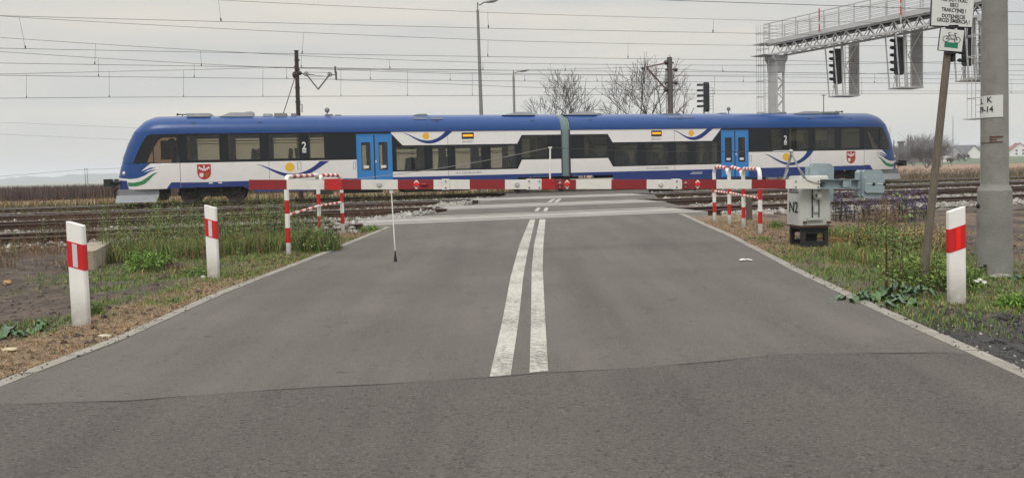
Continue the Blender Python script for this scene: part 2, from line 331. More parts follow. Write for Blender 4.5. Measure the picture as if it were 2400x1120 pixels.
# ------------------------------------------------------------------ road edges measured on the photograph
LE = sorted([tuple(gp(*q)[:2]) for q in ((0, 905), (270, 805), (520, 690), (750, 600), (917, 532))], key=lambda q: q[1])
RE = sorted([tuple(gp(*q)[:2]) for q in ((2400, 885), (2165, 780), (1970, 690), (1850, 630), (1700, 550), (1590, 502))], key=lambda q: q[1])
def edge(E, Y, first, last):
    xs = [first(E)] + [e[0] for e in E] + [last(E)]; ys = [-12] + [e[1] for e in E] + [60]
    return np.interp(Y, ys, xs)
def ext(E, a, b, Y): return E[a][0] + (E[b][0] - E[a][0]) * (Y - E[a][1]) / (E[b][1] - E[a][1])
def xl(Y): return edge(LE, Y, lambda E: ext(E, 0, 2, -12), lambda E: E[-1][0] + .13 * (60 - E[-1][1]))
def xr(Y): return edge(RE, Y, lambda E: ext(E, 0, 2, -12), lambda E: E[-1][0] + .13 * (60 - E[-1][1]))
_G = np.random.default_rng(3).random((64, 64))
def vnoise(x, y):
    xi = np.floor(x).astype(int); yi = np.floor(y).astype(int); fx = x - xi; fy = y - yi; fx = fx * fx * (3 - 2 * fx); fy = fy * fy * (3 - 2 * fy)
    g = lambda a, b: _G[a % 64, b % 64]
    return (g(xi, yi) * (1 - fx) + g(xi + 1, yi) * fx) * (1 - fy) + (g(xi, yi + 1) * (1 - fx) + g(xi + 1, yi + 1) * fx) * fy
def fbm(x, y, o=4):
    s = 0; a = .5; t = 0
    for i in range(o): s = s + a * vnoise(x + 17 * i, y + 31 * i); t += a; x = x * 2.03; y = y * 2.03; a *= .55
    return s / t
def ss(x, a, b): t = np.clip((x - a) / (b - a), 0, 1); return t * t * (3 - 2 * t)
def gz(X, Y):
    X = np.asarray(X, float); Y = np.asarray(Y, float); s = Y - KT * X
    dedge = np.maximum(xl(Y) - X, X - xr(Y))                 # >0 outside the road
    bank = ss(s, 15.6, 16.6) * (1 - ss(s, 40.2, 43))
    verge = zroad(np.minimum(Y, 17)) - .012 - .10 * ss(dedge, .4, 3.5) + (fbm(X * 1.7, Y * 1.7) - .5) * .13 * ss(dedge, .1, .8) + (fbm(X * 9, Y * 9, 3) - .5) * .05 * ss(dedge, .08, .3)
    bal = -.185 + (fbm(X * 5, Y * 5, 3) - .5) * .05
    z = verge * (1 - bank) + bal * bank
    far = -.45 + (fbm(X * .08, Y * .08) - .5) * .25
    z = np.where(s > 40.2, z * (1 - ss(s, 40.2, 46)) + far * ss(s, 40.2, 46), z)
    D = np.hypot(X, Y); z = z + np.where(X > 0, ss(X / np.maximum(Y, 1), .3, .45) * np.clip(D - 240, 0, 420) * .0105, 0)
    inside = ss(-dedge, -.10, .02) * (Y < 46)
    return z * (1 - inside) + (np.where(Y < 17, zroad(Y), -.06) - .07) * inside
def blob(X, Y, L_):
    s = np.zeros_like(X)
    for px, py, r in L_:
        P = gp(px, py); s = np.maximum(s, np.exp(-(((X - P[0]) / r) ** 2 + ((Y - P[1]) / (r * 1.15)) ** 2)))
    return s
GREENL = [(330, 625, .9), (440, 645, .35), (640, 610, .7), (540, 640, .6), (260, 672, .22), (740, 600, .5), (390, 700, .22), (225, 735, .14), (870, 542, .22), (360, 655, .3), (470, 640, .25), (160, 755, .12), (40, 770, .3), (820, 560, .25), (250, 700, .2), (410, 675, .25), (560, 600, 1.), (700, 575, .9)]
GREENR = [(1960, 598, .8), (1880, 605, .4), (2000, 640, .6), (2200, 650, .9), (2130, 720, .35), (2230, 745, .35), (2390, 718, .3), (2330, 690, .5), (1828, 533, .14), (1692, 512, .18), (2080, 580, 1.), (2060, 690, .45), (1780, 560, .2), (2390, 640, .5), (2170, 600, 1.), (2170, 745, .3), (2280, 700, .4)]
DARKR = [(2300, 800, .9), (2400, 850, .9), (2200, 790, .4), (2400, 790, .8), (2330, 850, .5)]
SOILR = [(1990, 620, .4), (2040, 650, .35), (2340, 720, .5), (1930, 660, .25), (2000, 610, .5)]
def zones(X, Y):
    """green, dry, dark-gravel weights on the verges"""
    dl = xl(Y) - X; dr = X - xr(Y); n1 = fbm(X * 2.2 + 5, Y * 2.2); n2 = fbm(X * 5 + 9, Y * 5 + 3)
    g = np.where(dl > 0, blob(X, Y, GREENL), np.where(dr > 0, blob(X, Y, GREENR), 0))
    g = np.clip(g * 1.25 + (n2 - .5) * 1.1, 0, 1) * (g > .04)
    dry = np.where(dl > 0, 1 - ss(dl, .55, 1.25 + (n1 - .5)), 0)
    dry = np.maximum(dry, np.where(dr > 0, (1 - ss(dr, .9, 2.4)) * ss(Y, 8.5, 10.5), 0)); dry = np.maximum(dry, np.where(dr > 0, .45 * ss(n1, .45, .6), 0))
    dry = np.clip(dry * (.35 + 1.3 * n2), 0, 1)
    dk = np.where(dr > 0, np.clip(blob(X, Y, DARKR) * 1.6 + (n2 - .5) * .6, 0, 1), 0) * (blob(X, Y, DARKR) > .1)
    return g, dry * (1 - dk), dk
def mixv(c, col, f): return c * (1 - f[..., None]) + np.array(col) * f[..., None]
def groundcol(X, Y):
    s = Y - KT * X; g, dry, dk = zones(X, Y); n1 = fbm(X * .9, Y * .9); n3 = fbm(X * 6, Y * 6, 3); D = np.hypot(X, Y)
    c = np.zeros(X.shape + (3,)) + np.array([.050, .036, .028]); c = mixv(c, (.095, .070, .052), ss(n3, .4, .7))
    c = mixv(c, (.20, .14, .082), dry * .85); c = mixv(c, (.10, .12, .045), g * .7); c = mixv(c, (.040, .037, .035), dk)
    trk = ss(s, 16.0, 16.6) * (1 - ss(s, 40, 41)); bc = np.zeros_like(c) + np.array([.085, .062, .045])
    bc = mixv(bc, (.24, .225, .20), ss(n3, .42, .6) * np.where(X > 3, .75, .35)); c = mixv(c, (1, 1, 1), 0 * trk) * (1 - trk[..., None]) + bc * trk[..., None]
    left = X < .1 * Y
    fl = np.zeros_like(c) + np.array([.085, .085, .035]); fl = mixv(fl, (.21, .15, .075), ss(D, 44, 62)); fl = mixv(fl, (.085, .06, .052), ss(D, 74, 84)); fl = mixv(fl, (.22, .22, .18), ss(D, 330, 420))
    fr = np.zeros_like(c) + np.array([.12, .095, .05]); fr = mixv(fr, (.235, .15, .095), ss(D, 95, 120)); fr = mixv(fr, (.085, .115, .06), ss(D, 262, 285)); fr = mixv(fr, (.12, .12, .10), ss(D, 560, 640))
    fc = np.where(left[..., None], fl, fr) * (.8 + .4 * n1[..., None]); b = ss(s, 40, 44); return c * (1 - b[..., None]) + fc * b[..., None]
def axis(lo, fa, fb, hi, st, gr=1.13):
    a = list(np.arange(fa, fb, st)); d = st; v = fb
    while v < hi: a.append(v); d *= gr; v += d
    a.append(hi); d = st; v = fa - st; pre = []
    while v > lo: pre.append(v); d *= gr; v -= d
    pre.append(lo); return np.array(pre[::-1] + a)
gxs = axis(-3000, -10, 11, 3000, .10, 1.10); gys = np.concatenate([axis(-40, 2.6, 17.5, 18, .10)[:-1], np.arange(17.5, 46, .3), axis(46, 46, 47, 3600, .6, 1.09)[1:]])
GX, GY = np.meshgrid(gxs, gys); GZ = gz(GX, GY); ny, nx = GX.shape
idx = np.arange(nx * ny).reshape(ny, nx)
F4 = np.stack([idx[:-1, :-1], idx[:-1, 1:], idx[1:, 1:], idx[1:, :-1]], -1).reshape(-1, 4)
g_ = npmesh('ground', np.stack([GX, GY, GZ], -1).reshape(-1, 3), F4, M['ground'], groundcol(GX, GY).reshape(-1, 3), k=4); struct(g_)
g_.data.polygons.foreach_set('use_smooth', [True] * len(g_.data.polygons))

# ------------------------------------------------------------------ road, seam, markings, kerbs
SEAM = [tuple(gp(*q)[:2]) for q in ((-260, 955), (0, 948), (290, 940), (620, 915), (900, 900), (1150, 884), (1285, 874), (1500, 862), (1700, 845), (1850, 829), (2230, 827), (2500, 832), (2800, 850))]
SEAM = [q for i, q in enumerate(SEAM)]
def seamY(X): return np.interp(X, [q[0] for q in SEAM], [q[1] for q in SEAM])
def roadsheet(name, yb, yt, m, dz=0, nxs=60, nys=90, extra=0.0):
    c = np.linspace(0, 1, nxs); rr = np.linspace(0, 1, nys); C_, R_ = np.meshgrid(c, rr)
    Yb = yb(c); Yt = yt(c); Y = Yb[None] * (1 - R_) + Yt[None] * R_; X = (xl(Y) - extra) * (1 - C_) + (xr(Y) + extra) * C_
    Z = zroad(Y) + dz; i = np.arange(nxs * nys).reshape(nys, nxs); f = np.stack([i[:-1, :-1], i[:-1, 1:], i[1:, 1:], i[1:, :-1]], -1).reshape(-1, 4)
    o = npmesh(name, np.stack([X, Y, Z], -1).reshape(-1, 3), f, m, k=4); struct(o); return o
cx = lambda c, Y0: xl(np.full_like(c, Y0)) * (1 - c) + xr(np.full_like(c, Y0)) * c
ROAD_END = 17.12
roadsheet('road', lambda c: seamY(cx(c, 4.8)) - .02, lambda c: ROAD_END + KT * cx(c, 17.3), MATS['old asphalt'])
roadsheet('road_apron', lambda c: np.full_like(c, -11.5), lambda c: seamY(cx(c, 4.8)), MATS['new asphalt'], .003)
sm = MB(); sx_ = np.linspace(SEAM[1][0] - .1, SEAM[-3][0], 60)
wv = [(x, float(seamY(x)) - .004 + .006 * math.sin(x * 9), .004 + .003 * math.sin(x * 5 + 1)) for x in sx_]
for a, b in zip(wv[:-1], wv[1:]):
    sm.flat([(a[0], a[1] - a[2], zroad(a[1]) + .0068), (b[0], b[1] - b[2], zroad(b[1]) + .0068), (b[0], b[1] + b[2], zroad(b[1]) + .0068), (a[0], a[1] + a[2], zroad(a[1]) + .0068)])
M['tar'] = mat('joint sealing tar', (.055, .05, .046), .8, dirt=((.11, .11, .11), 1.3, .9)); struct(obj('road_joint_strip', sm, 'tar'))
def strip(name, Lp, Rp, m, dz=.0035, sub=6):
    def dens(P):
        P = [gp(*q) for q in P]; out = []
        t = np.linspace(0, len(P) - 1, (len(P) - 1) * sub + 1)
        A = np.array(P); return np.stack([np.interp(t, range(len(P)), A[:, k]) for k in range(3)], -1)
    a, b = dens(Lp), dens(Rp); mb = MB(); n = len(a)
    vs = [(q[0], q[1], float(zroad(q[1])) + dz) for q in list(a) + list(b)]; mb.add(vs, [(i, n + i, n + i + 1, i + 1) for i in range(n - 1)])
    return struct(obj(name, mb, m))
strip('road_marking', [(1147.7, 883), (1178, 749), (1197, 648), (1218, 573), (1242.5, 514)], [(1197, 880), (1216, 749), (1226.6, 648), (1237, 589), (1254.7, 514)], 'paint')
strip('road_marking', [(1241, 874), (1244.6, 749), (1246, 631), (1252, 573), (1265, 514)], [(1285, 870), (1278, 749), (1272, 631), (1273.6, 573), (1278.6, 514)], 'paint')
for q in (((1251.7, 495.7), (1259, 487)), ((1272.7, 495.7), (1277.7, 487)), ((1281, 475.7), (1295, 466.5)), ((1296.7, 475.7), (1308, 466.5))):
    strip('road_marking', [q[0], q[1]], [(q[0][0] + 9.5, q[0][1]), (q[1][0] + 8.5, q[1][1])], 'paint', dz=.009)
# flush concrete kerbs
def kerb(E, side, y0, y1):
    mb = MB(); Ys = np.arange(y0, y1, 1.0)
    for i, a in enumerate(Ys):
        b = min(a + .985, y1); ea, eb = float(E(a)), float(E(b)); wd = .115; j = random.uniform(-.006, .006); z0, z1 = float(zroad(a)) + .006 + j * .4, float(zroad(b)) + .006 + j * .4
        A = [(ea + j, a), (eb + j, b), (eb + j + side * wd, b), (ea + j + side * wd, a)]; zz = [z0, z1, z1, z0]
        vs = [(x, y, z) for (x, y), z in zip(A, zz)] + [(x, y, z - .15) for (x, y), z in zip(A, zz)]
        mb.add(vs, [(0, 1, 2, 3), (7, 6, 5, 4), (0, 4, 5, 1), (1, 5, 6, 2), (2, 6, 7, 3), (3, 7, 4, 0)])
    return struct(obj('road_kerb', mb, 'kerb'))
kerb(xl, -1, -2, LE[-1][1]); kerb(xr, 1, -2, RE[-1][1])

# crossing deck: asphalt between the tracks, concrete slabs round the rails
def tpt(s, t, z=0): return np.array([0, s, 0]) + TD * t + np.array([0, 0, z])    # s: Y where the line meets X = 0, t: metres along it
EXT = [(-3.7, 5.6), (-2.3, 6.1), (-1.6, 6.6), (-.6, 7.6)]
for k in range(4):
    mb = MB(); s0 = TRK[k]; t0, t1 = EXT[k]; L_ = 1.2; n = int((t1 - t0) / L_)
    for i in range(n):
        a = t0 + i * L_ + .006; b = t0 + (i + 1) * L_ - .006
        for lo, hi in ((-1.26, -.80), (-.66, .66), (.80, 1.26)):
            c = tpt(s0, (a + b) / 2, -.006 - .075 + random.uniform(-.002, .002)) + TN * (lo + hi) / 2
            mb.box(c, (b - a, hi - lo, .15), (TD, TN, (0, 0, 1)))
    struct(obj('crossing_slabs', mb, 'slab'))
gaps = [(TRK[0] + 1.31, TRK[1] - 1.31, (-2.6, 5.0), (-1.7, 5.1)), (TRK[1] + 1.31, TRK[2] - 1.31, (-1.45, 5.5), (-.4, 6.1)), (TRK[2] + 1.31, TRK[3] - 1.31, (-.9, 6.4), (.3, 7.4))]
for a, b, (l0, r0), (l1, r1) in gaps:
    mb = MB(); n = 8
    for i in range(n):
        f0, f1 = i / n, (i + 1) / n
        q = [tpt(a + (b - a) * f0, l0 + (l1 - l0) * f0, -.005), tpt(a + (b - a) * f0, r0 + (r1 - r0) * f0, -.005), tpt(a + (b - a) * f1, r1 * f1 + r0 * (1 - f1), -.005), tpt(a + (b - a) * f1, l1 * f1 + l0 * (1 - f1), -.005)]
        mb.flat(q)
    mb2 = MB(); vs = [np.array(v) - np.array([0, 0, .07]) for v in mb.v]; struct(obj('crossing_road', mb, 'old asphalt'))
# rails and sleepers
prof = [(-.075, -.172), (.075, -.172), (.075, -.160), (.012, -.135), (.012, -.045), (.036, -.035), (.036, -.008), (.028, 0), (-.028, 0), (-.036, -.008), (-.036, -.035), (-.012, -.045), (-.012, -.135), (-.075, -.160)]
tlab = ['brown rusty railway track nearest the road barrier', 'second railway track counted from the barrier', 'third railway track from the barrier with worn shiny rail heads', 'railway track that the blue and white train runs on']
sl_rng = [(-14.5, 17), (-19, 23), (-24, 29), (-30, 30)]
slm = MB().cbox((0, 0, 0), (.26, 2.5, .15), .02, (TD, TN, (0, 0, 1)))
for k in range(4):
    s0 = TRK[k]; root = thing('railway_track', tlab[k], 'railway track', tpt(s0, 0, -.2), 'railway tracks across the road')
    for sgn in (-1, 1):
        mb = MB(); c = tpt(s0, -75) + TN * (.7535 * sgn)
        mb.prism(prof, c, TN, (0, 0, 1), TD * 160); 
        mb.m = [1 if False else 0] * len(mb.f)
        for fi, f in enumerate(mb.f):
            zz = [mb.v[i][2] for i in f]
            if len(f) == 4 and min(zz) > -.012: mb.m[fi] = 1
        obj('rail', mb, ['railside', 'railtop' if k >= 2 else 'railtop2'], root)
    t = sl_rng[k][0]; i = 0
    while t < sl_rng[k][1]:
        if not (EXT[k][0] - .1 < t < EXT[k][1] + .1):
            o = obj('sleeper', slm, 'sleeper', None) if (k == 0 and i == 0) else slo.copy()
            if k == 0 and i == 0: slo = o; SLMESH = o.data
            else: sc.collection.objects.link(o)
            o.parent = root; P = tpt(s0, t + random.uniform(-.02, .02), -.172 - .075) - ORG[root.name]; o.location = tuple(P); i += 1
        t += .65

# ------------------------------------------------------------------ the railcar
UC = TU(1326, 350)[0]                                    # middle of the bellows, along the train
TROOT = np.array([0, 38.3, 0]) + TD * UC
train = thing('railcar', 'blue and white two-section diesel railcar with black window band crossing the road behind the barrier', 'train', TROOT, rz=AT, local=True)
HW = 1.43
def U_(x, y=350): return TU(x, y)[0] - UC
def UP(x, y): a, b = TU(x, y); return (a - UC, b)
ZS, ZB, ZR, ZT = .44, .96, 3.13, 4.03
RP = [(1.43, 3.13), (1.425, 3.25), (1.40, 3.38), (1.34, 3.52), (1.25, 3.64), (1.12, 3.75), (.95, 3.85), (.74, 3.925), (.5, 3.975), (.25, 4.0), (0, 4.01)]
def poly_in(p, poly):
    x, y = p; c = False; n = len(poly)
    for i in range(n):
        x1, y1 = poly[i]; x2, y2 = poly[i - 1]
        if (y1 > y) != (y2 > y) and x < (x2 - x1) * (y - y1) / (y2 - y1) + x1: c = not c
    return c
def side_wall(outer, holes, blacks, v, blue_z, flip):
    """wall sheet with real window openings, split along its colour edges; returns an MB (materials: white, blue, black)"""
    vs = []; es = []
    def loop(P):
        b = len(vs); vs.extend(Vector(q) for q in P); es.extend((b + i, b + (i + 1) % len(P)) for i in range(len(P)))
    loop(outer)
    for h in holes: loop(h)
    for q in blacks: loop(q)
    u0, u1 = min(q[0] for q in outer), max(q[0] for q in outer)
    b = len(vs); vs.extend([Vector((u0, blue_z)), Vector((u1, blue_z))]); es.append((b, b + 1))
    V, E_, F_, *_r = delaunay_2d_cdt(vs, es, [], 0, 1e-4); mb = MB()
    pts = [(q[0], v, q[1]) for q in V]; fs = []; ms = []
    for f in F_:
        c = (sum(V[i][0] for i in f) / 3, sum(V[i][1] for i in f) / 3)
        if not poly_in(c, outer) or any(poly_in(c, h) for h in holes): continue
        m = 2 if any(poly_in(c, q) for q in blacks) else (1 if c[1] < blue_z else 0)
        fs.append(tuple(f) if not flip else tuple(f)[::-1]); ms.append(m)
    mb.v = pts; mb.f = fs; mb.m = ms; return mb
def rect(a, b, c, d): return [(a, c), (b, c), (b, d), (a, d)]
WHH = (1.93, 3.06); WHL = (1.27, 2.40); WHG = (1.76, 2.85)
LEFTCAR = dict(j=U_(418.7), e=U_(1315), s=-1,
    high=[(U_(437.5), U_(515)), (U_(535), U_(610)), (U_(631), U_(702.5)), (U_(723.7), U_(761))],
    low=[(U_(928), U_(994)), (U_(1012.5), U_(1049)), (U_(1066), U_(1129)), (U_(1149), U_(1209))],
    gang=(U_(1222.5), U_(1282.5)), door=(U_(836.5), U_(917.5)), d0=U_(914), d1=U_(944), b1=U_(1212.5), b2=U_(1223), disp=(U_(1083), U_(1111)),
    hatch=(971, 1003, 1010, 1040), bogie=(U_(435), U_(543)), panels=[U_(631, 400), U_(1050), U_(1220, 390)])
RIGHTCAR = dict(j=U_(2026), e=U_(1337), s=1,
    high=[(U_(1971), U_(2016)), (U_(1910), U_(1957.5)), (U_(1849), U_(1896)), (U_(1807.5), U_(1834))],
    low=[(U_(1630), U_(1682)), (U_(1584), U_(1612)), (U_(1512.5), U_(1566)), (U_(1440), U_(1494))],
    gang=(U_(1369), U_(1424)), door=(U_(1691), U_(1753)), d0=U_(1692.5), d1=U_(1669), b1=U_(1436), b2=U_(1425), disp=(U_(1527), U_(1551)),
    hatch=(1572, 1602, 1605, 1632), bogie=(U_(1933), U_(2014)), panels=[U_(1899, 390), U_(1581), U_(1438, 390)])
def arc_pts(Pc, r, a0, a1, n): return [(Pc[0] + r * math.cos(a0 + (a1 - a0) * i / n), Pc[1] + r * math.sin(a0 + (a1 - a0) * i / n)) for i in range(n + 1)]
def decal(name, polys, v, mats, parent, ms=None):
    """thin raised film on the near wall; polys in (u, z)"""
    mb = MB()
    for i, P in enumerate(polys):
        n = len(P); vs = [(u, v, z) for u, z in P] + [(u, v + .003, z) for u, z in P]
        mb.add(vs, [tuple(range(n)), tuple(range(n, 2 * n))[::-1]] + [(k, n + k, n + (k + 1) % n, (k + 1) % n) for k in range(n)], (ms[i] if ms else 0))
    return obj(name, mb, mats, parent)
def fit_quad(pts_, n=20):
    t = np.linspace(0, 1, n); P = np.array(pts_, float); k = np.linspace(0, 1, len(P))
    # Catmull-like smoothing by cubic interpolation through chord fractions
    d = np.concatenate([[0], np.cumsum(np.hypot(*np.diff(P, axis=0).T))]); d /= d[-1]
    co = [np.polyfit(d, P[:, i], min(4, len(P) - 1)) for i in (0, 1)]; return [(float(np.polyval(co[0], x)), float(np.polyval(co[1], x))) for x in t]
for car in (LEFTCAR, RIGHTCAR):
    s = car['s']; j, e = car['j'], car['e']; lo_, hi_ = min(j, e), max(j, e)
    sect = bpy.data.objects.new('train_section', None)
    body_holes = [rect(min(a, b), max(a, b), *WHH) for a, b in car['high']] + [rect(min(a, b), max(a, b), *WHL) for a, b in car['low']] + [rect(min(*car['gang']), max(*car['gang']), *WHG)]
    da, db = min(car['door']), max(car['door'])
    door_hole = rect(da, db, .52, 2.99)
    d_out = car['door'][0] if s < 0 else car['door'][1]; 
    dfar = da if s < 0 else db                             # door edge towards the cab
    # black glazing band: high part from the cab joint, low part, gangway part
    blk = [[(j, 1.83), (dfar, 1.83), (dfar, 1.22 if False else 1.83), (car['door'][1] if s < 0 else car['door'][0], 1.83)],]
    dn = db if s < 0 else da                               # door edge towards the middle
    P1 = [(j, 1.83), (dfar, 1.83), (dfar, 3.125), (j, 3.125)]
    P2 = [(dfar, 2.995), (dfar, 3.125), (dn, 3.125), (dn, 2.995)]
    P3 = [(dn, 1.22), (car['b1'], 1.22), (car['b2'], 1.67), (e, 1.67), (e, 2.90), (car['b2'], 2.90), (car['b1'], 2.47), (car['d1'], 2.47), (car['d0'] if abs(car['d0'] - dn) > .05 else dn, 3.125), (dn, 3.125)]
    blacks = [P1, P2, P3]
    # wheel cut-out at the cab bogie and in the middle
    bo = car['bogie']; cab_side = j
    c1 = bo[1] + .55 if s < 0 else bo[0] - .55
    mid_in = -s * 0 + (e - s * 0)                         # e is at the bellows
    m1 = e + s * 2.3 if s > 0 else e - 2.3
    if s < 0: outer = [(j, .72), (c1 - .15, .72), (c1 + .45, ZS), (m1, ZS), (m1 + .02, .80), (e, .80), (e, ZR), (j, ZR)]
    else: outer = [(e, .80), (m1 - .02, .80), (m1, ZS), (c1 - .45, ZS), (c1 + .15, .72), (j, .72), (j, ZR), (e, ZR)]
    for v, fl in ((-HW, False), (HW, True)):
        wall = side_wall(outer, body_holes + [door_hole], blacks, v, ZB, fl)
        obj('side_wall', wall, ['twhite', 'tblue2', 'tblack'], train)
    # roof shell
    prf = RP + [(-a, b) for a, b in RP[-2::-1]]
    mb = MB(); n = len(prf); us = np.linspace(lo_, hi_, 40)
    vs = [(u, -a, b) for u in us for a, b in prf]
    mb.add(vs, [(i * n + k, i * n + k + 1, (i + 1) * n + k + 1, (i + 1) * n + k) for i in range(len(us) - 1) for k in range(n - 1)])
    obj('roof', mb, 'tblue', train, smooth=True)
    gut = MB(); gut.box(((lo_ + hi_) / 2, -HW - .008, ZR + .01), (hi_ - lo_, .03, .035)); gut.box(((lo_ + hi_) / 2, HW + .008, ZR + .01), (hi_ - lo_, .03, .035)); obj('gutter', gut, 'tblue2', train)
    # floor, ceiling, end bulkheads, inner partitions
    fl = MB(); hi_edge = dfar
    fl.box(((j + dfar) / 2, 0, 1.14), (abs(dfar - j), 2.8, .06)); fl.box(((dfar + e) / 2, 0, .60), (abs(dfar - e), 2.8, .08))
    fl.box(((lo_ + hi_) / 2, 0, 3.20), (hi_ - lo_, 2.74, .03)); fl.box((j + s * .0 - s * .03, 0, 2.1), (.05, 2.76, 2.1)); fl.box((e + s * .9, .5, 2.0), (.05, 1.2, 2.2))
    fl.box((dfar - s * -.15, .75, 2.1), (.05, 1.2, 1.8))
    obj('interior', fl, 'inter', train)
    # seats seen through the glass
    rows = [('h', j - s * (2.0 + .82 * k)) for k in range(7)] + [('l', dfar - s * (2.3 + .86 * k)) for k in range(int((abs(e - dfar) - 3.0) / .86))]
    for ri, (b, uu) in enumerate(rows):
        if b == 'h' and abs(uu - j) > abs(dfar - j) - .8: continue
        z0 = 1.17 if b == 'h' else .64; f_ = 1 if ri % 2 else -1
        for vv in ((-.98, -.5, .98) if b == 'h' else (-.98, -.5, .5, .98)):
            st = MB(); st.cbox((uu, vv, z0 + .42), (.45, .44, .12), .05, (np.array((1, 0, 0)), np.array((0, 1, 0)), np.array((0, 0, 1))))
            pr = [(-.2, 0), (-.22, .5), (-.16, .66), (-.12, .84), (.12, .84), (.16, .66), (.22, .5), (.2, 0)]
            st.prism(pr, (uu + f_ * .2 - .05, vv, z0 + .42), (0, 1, 0), (.11 * f_, 0, 1), (.11, 0, 0)); obj('seat', st, 'seat', train)
    # windows
    for kk, (a, b, zz, hop) in enumerate([(min(x), max(x), WHH, True) for x in car['high']] + [(min(x), max(x), WHL, True) for x in car['low']] + [(min(car['gang']), max(car['gang']), WHG, True)]):
        for v in (-HW, HW):
            wm = MB(); wm.box(((a + b) / 2, v * .992, sum(zz) / 2), (b - a + .06, .006, zz[1] - zz[0] + .06)); wo = obj('window', wm, 'tinted window' if s < 0 and kk < 8 else 'tinted window dim', train)
            fr = MB(); zh = zz[1] - .27
            fr.box(((a + b) / 2, v * .997, zh), (b - a, .02, .035))
            for q in (a + .012, b - .012): fr.box((q, v * .997, sum(zz) / 2), (.024, .02, zz[1] - zz[0]))
            for q in (zz[0] + .012, zz[1] - .012): fr.box(((a + b) / 2, v * .9975, q), (b - a, .018, .024))
            obj('window_frame', fr, 'seal', wo)
    # doors: two leaves each side
    mid = (da + db) / 2
    for v in (-HW, HW):
        fr = MB(); sg = 1 if v > 0 else -1
        for q in (da - .0, db + .0): fr.box((q, v + sg * .004, 1.76), (.05, .03, 2.50))
        fr.box((mid, v + sg * .004, 3.0), (db - da + .05, .03, .05)); obj('door_frame', fr, 'tdoor', train)
        for li, (a, b) in enumerate(((da + .03, mid - .03), (mid + .03, db - .03))):
            W_ = b - a; wa, wb = a + W_ * .24, b - W_ * .16 if False else b - W_ * .22
            dm = MB(); y = v - sg * .015
            dm.box(((a + wa) / 2, y, 1.75), (wa - a, .045, 2.42)); dm.box(((wb + b) / 2, y, 1.75), (b - wb, .045, 2.42))
            dm.box(((wa + wb) / 2, y, .93), (wb - wa, .045, .78)); dm.box(((wa + wb) / 2, y, 2.80), (wb - wa, .045, .32)); do = obj('door', dm, 'tdoor', train)
            gm = MB(); gm.box(((wa + wb) / 2, y, 1.98), (wb - wa, .012, 1.34)); obj('door_window', gm, 'dark window' if s > 0 else 'tinted window', do)
            fm = MB()
            for q in (wa + .012, wb - .012): fm.box((q, y + sg * .008, 1.98), (.03, .04, 1.32))
            for q in (1.335, 2.625): fm.box(((wa + wb) / 2, y + sg * .008, q), (wb - wa, .04, .03))
            obj('window_seal', fm, 'seal', do)
            if v < 0: dmm = decal('sticker', [rect((wa + wb) / 2 - .12, (wa + wb) / 2 + .12, 1.42, 1.54)], y - .028, 'twhite', do)
        cm = MB(); cm.box((mid, v - sg * .015, 1.75), (.05, .05, 2.42)); obj('door_seal', cm, 'seal', train)
        if v < 0: hm = MB().ell((mid + .06, v - .02, 1.72), (.035, .02, .06), 8, 6); obj('door_button', hm, 'twhite', train)
    # destination display and lettering
    a, b = min(car['disp']), max(car['disp']); dsp = MB().box(((a + b) / 2, -HW - .006, 2.90), (b - a, .02, .30)); do = obj('destination_display', dsp, 'seal', train)
    M.setdefault('led', mat('amber led', (.8, .35, .02), .6, emit=((1, .42, .02), 1.6)))
    M.setdefault('ledd', mat('amber led dim', (.5, .2, .01), .6, emit=((1, .33, .01), .7)))
    decal('led_panel', [rect(a + .05, b - .05, 2.85, 2.96)], -HW - .019, 'ledd', do)
    text('destination_text', 'OLSZTYN', .10, ((a + b) / 2, -HW - .021, 2.905), (1, 0, 0), (0, 0, 1), 'led', do, sx=1.0)
    text('number_lettering', 'SA133-011', .17, ((a + b) / 2, -HW - .004, 2.60), (1, 0, 0), (0, 0, 1), 'greyink', train, sx=.75)
    text('number_lettering', '95 51 2 620 054-5 PL-PREG', .13, (U_(1099, 405) if s < 0 else U_(1541, 395), -HW - .004, 1.085), (1, 0, 0), (0, 0, 1), 'greyink', train, sx=.85)
    x2 = U_(713) if s < 0 else U_(1841)
    text('class_number', '2', .50, (x2, -HW - .004, 2.50), (1, 0, 0), (0, 0, 1), 'twhite', train, sx=.85, bold=.008)
    decal('class_mark', [rect(x2 - .09, x2 + .09, 2.20, 2.24), rect(x2 - .09, x2 + .09, 2.27, 2.31)], -HW - .003, 'twhite', train)
    for q in car['panels']: pm = MB().box((q, -HW - .001, 1.40 if abs(q - car['panels'][0]) < .01 else 1.7), (.015, .006, .84 if abs(q - car['panels'][0]) < .01 else 0.0)); None
    pj = decal('panel_joint', [rect(car['panels'][0] - .008, car['panels'][0] + .008, .97, 1.82), rect(car['panels'][1] - .008, car['panels'][1] + .008, 2.48, 3.1), rect(car['panels'][1] - .008, car['panels'][1] + .008, .97, 1.21), rect(j - .02 * s - .01, j - .02 * s + .014, .74, 1.82)], -HW - .002, 'greyink', train)
    # roof vents slots and hatches
    def roofpt(u, h):                                        # h height on the curved roof, near side
        for (a1, b1), (a2, b2) in zip(RP[:-1], RP[1:]):
            if b1 <= h <= b2:
                f = (h - b1) / (b2 - b1); aa = a1 + (a2 - a1) * f; t = np.array([0, -(a2 - a1), b2 - b1]); t /= np.linalg.norm(t); return np.array([u, -aa, h]), t
    h4 = car['hatch']
    for a, b in ((h4[0], h4[1]), (h4[2], h4[3])):
        ua, ub = U_(a, 275), U_(b, 275); P, t = roofpt(0, 3.78); nn = np.cross((1, 0, 0), t); hm = MB()
        hm.box((P[0] + (ua + ub) / 2, P[1], P[2]), (ub - ua, .30, .03), ((1, 0, 0), t, nn)); obj('roof_hatch', hm, 'roofg' if False else M.setdefault('hatch', mat('blue grey hatch', (.05, .08, .16), .4)), train)
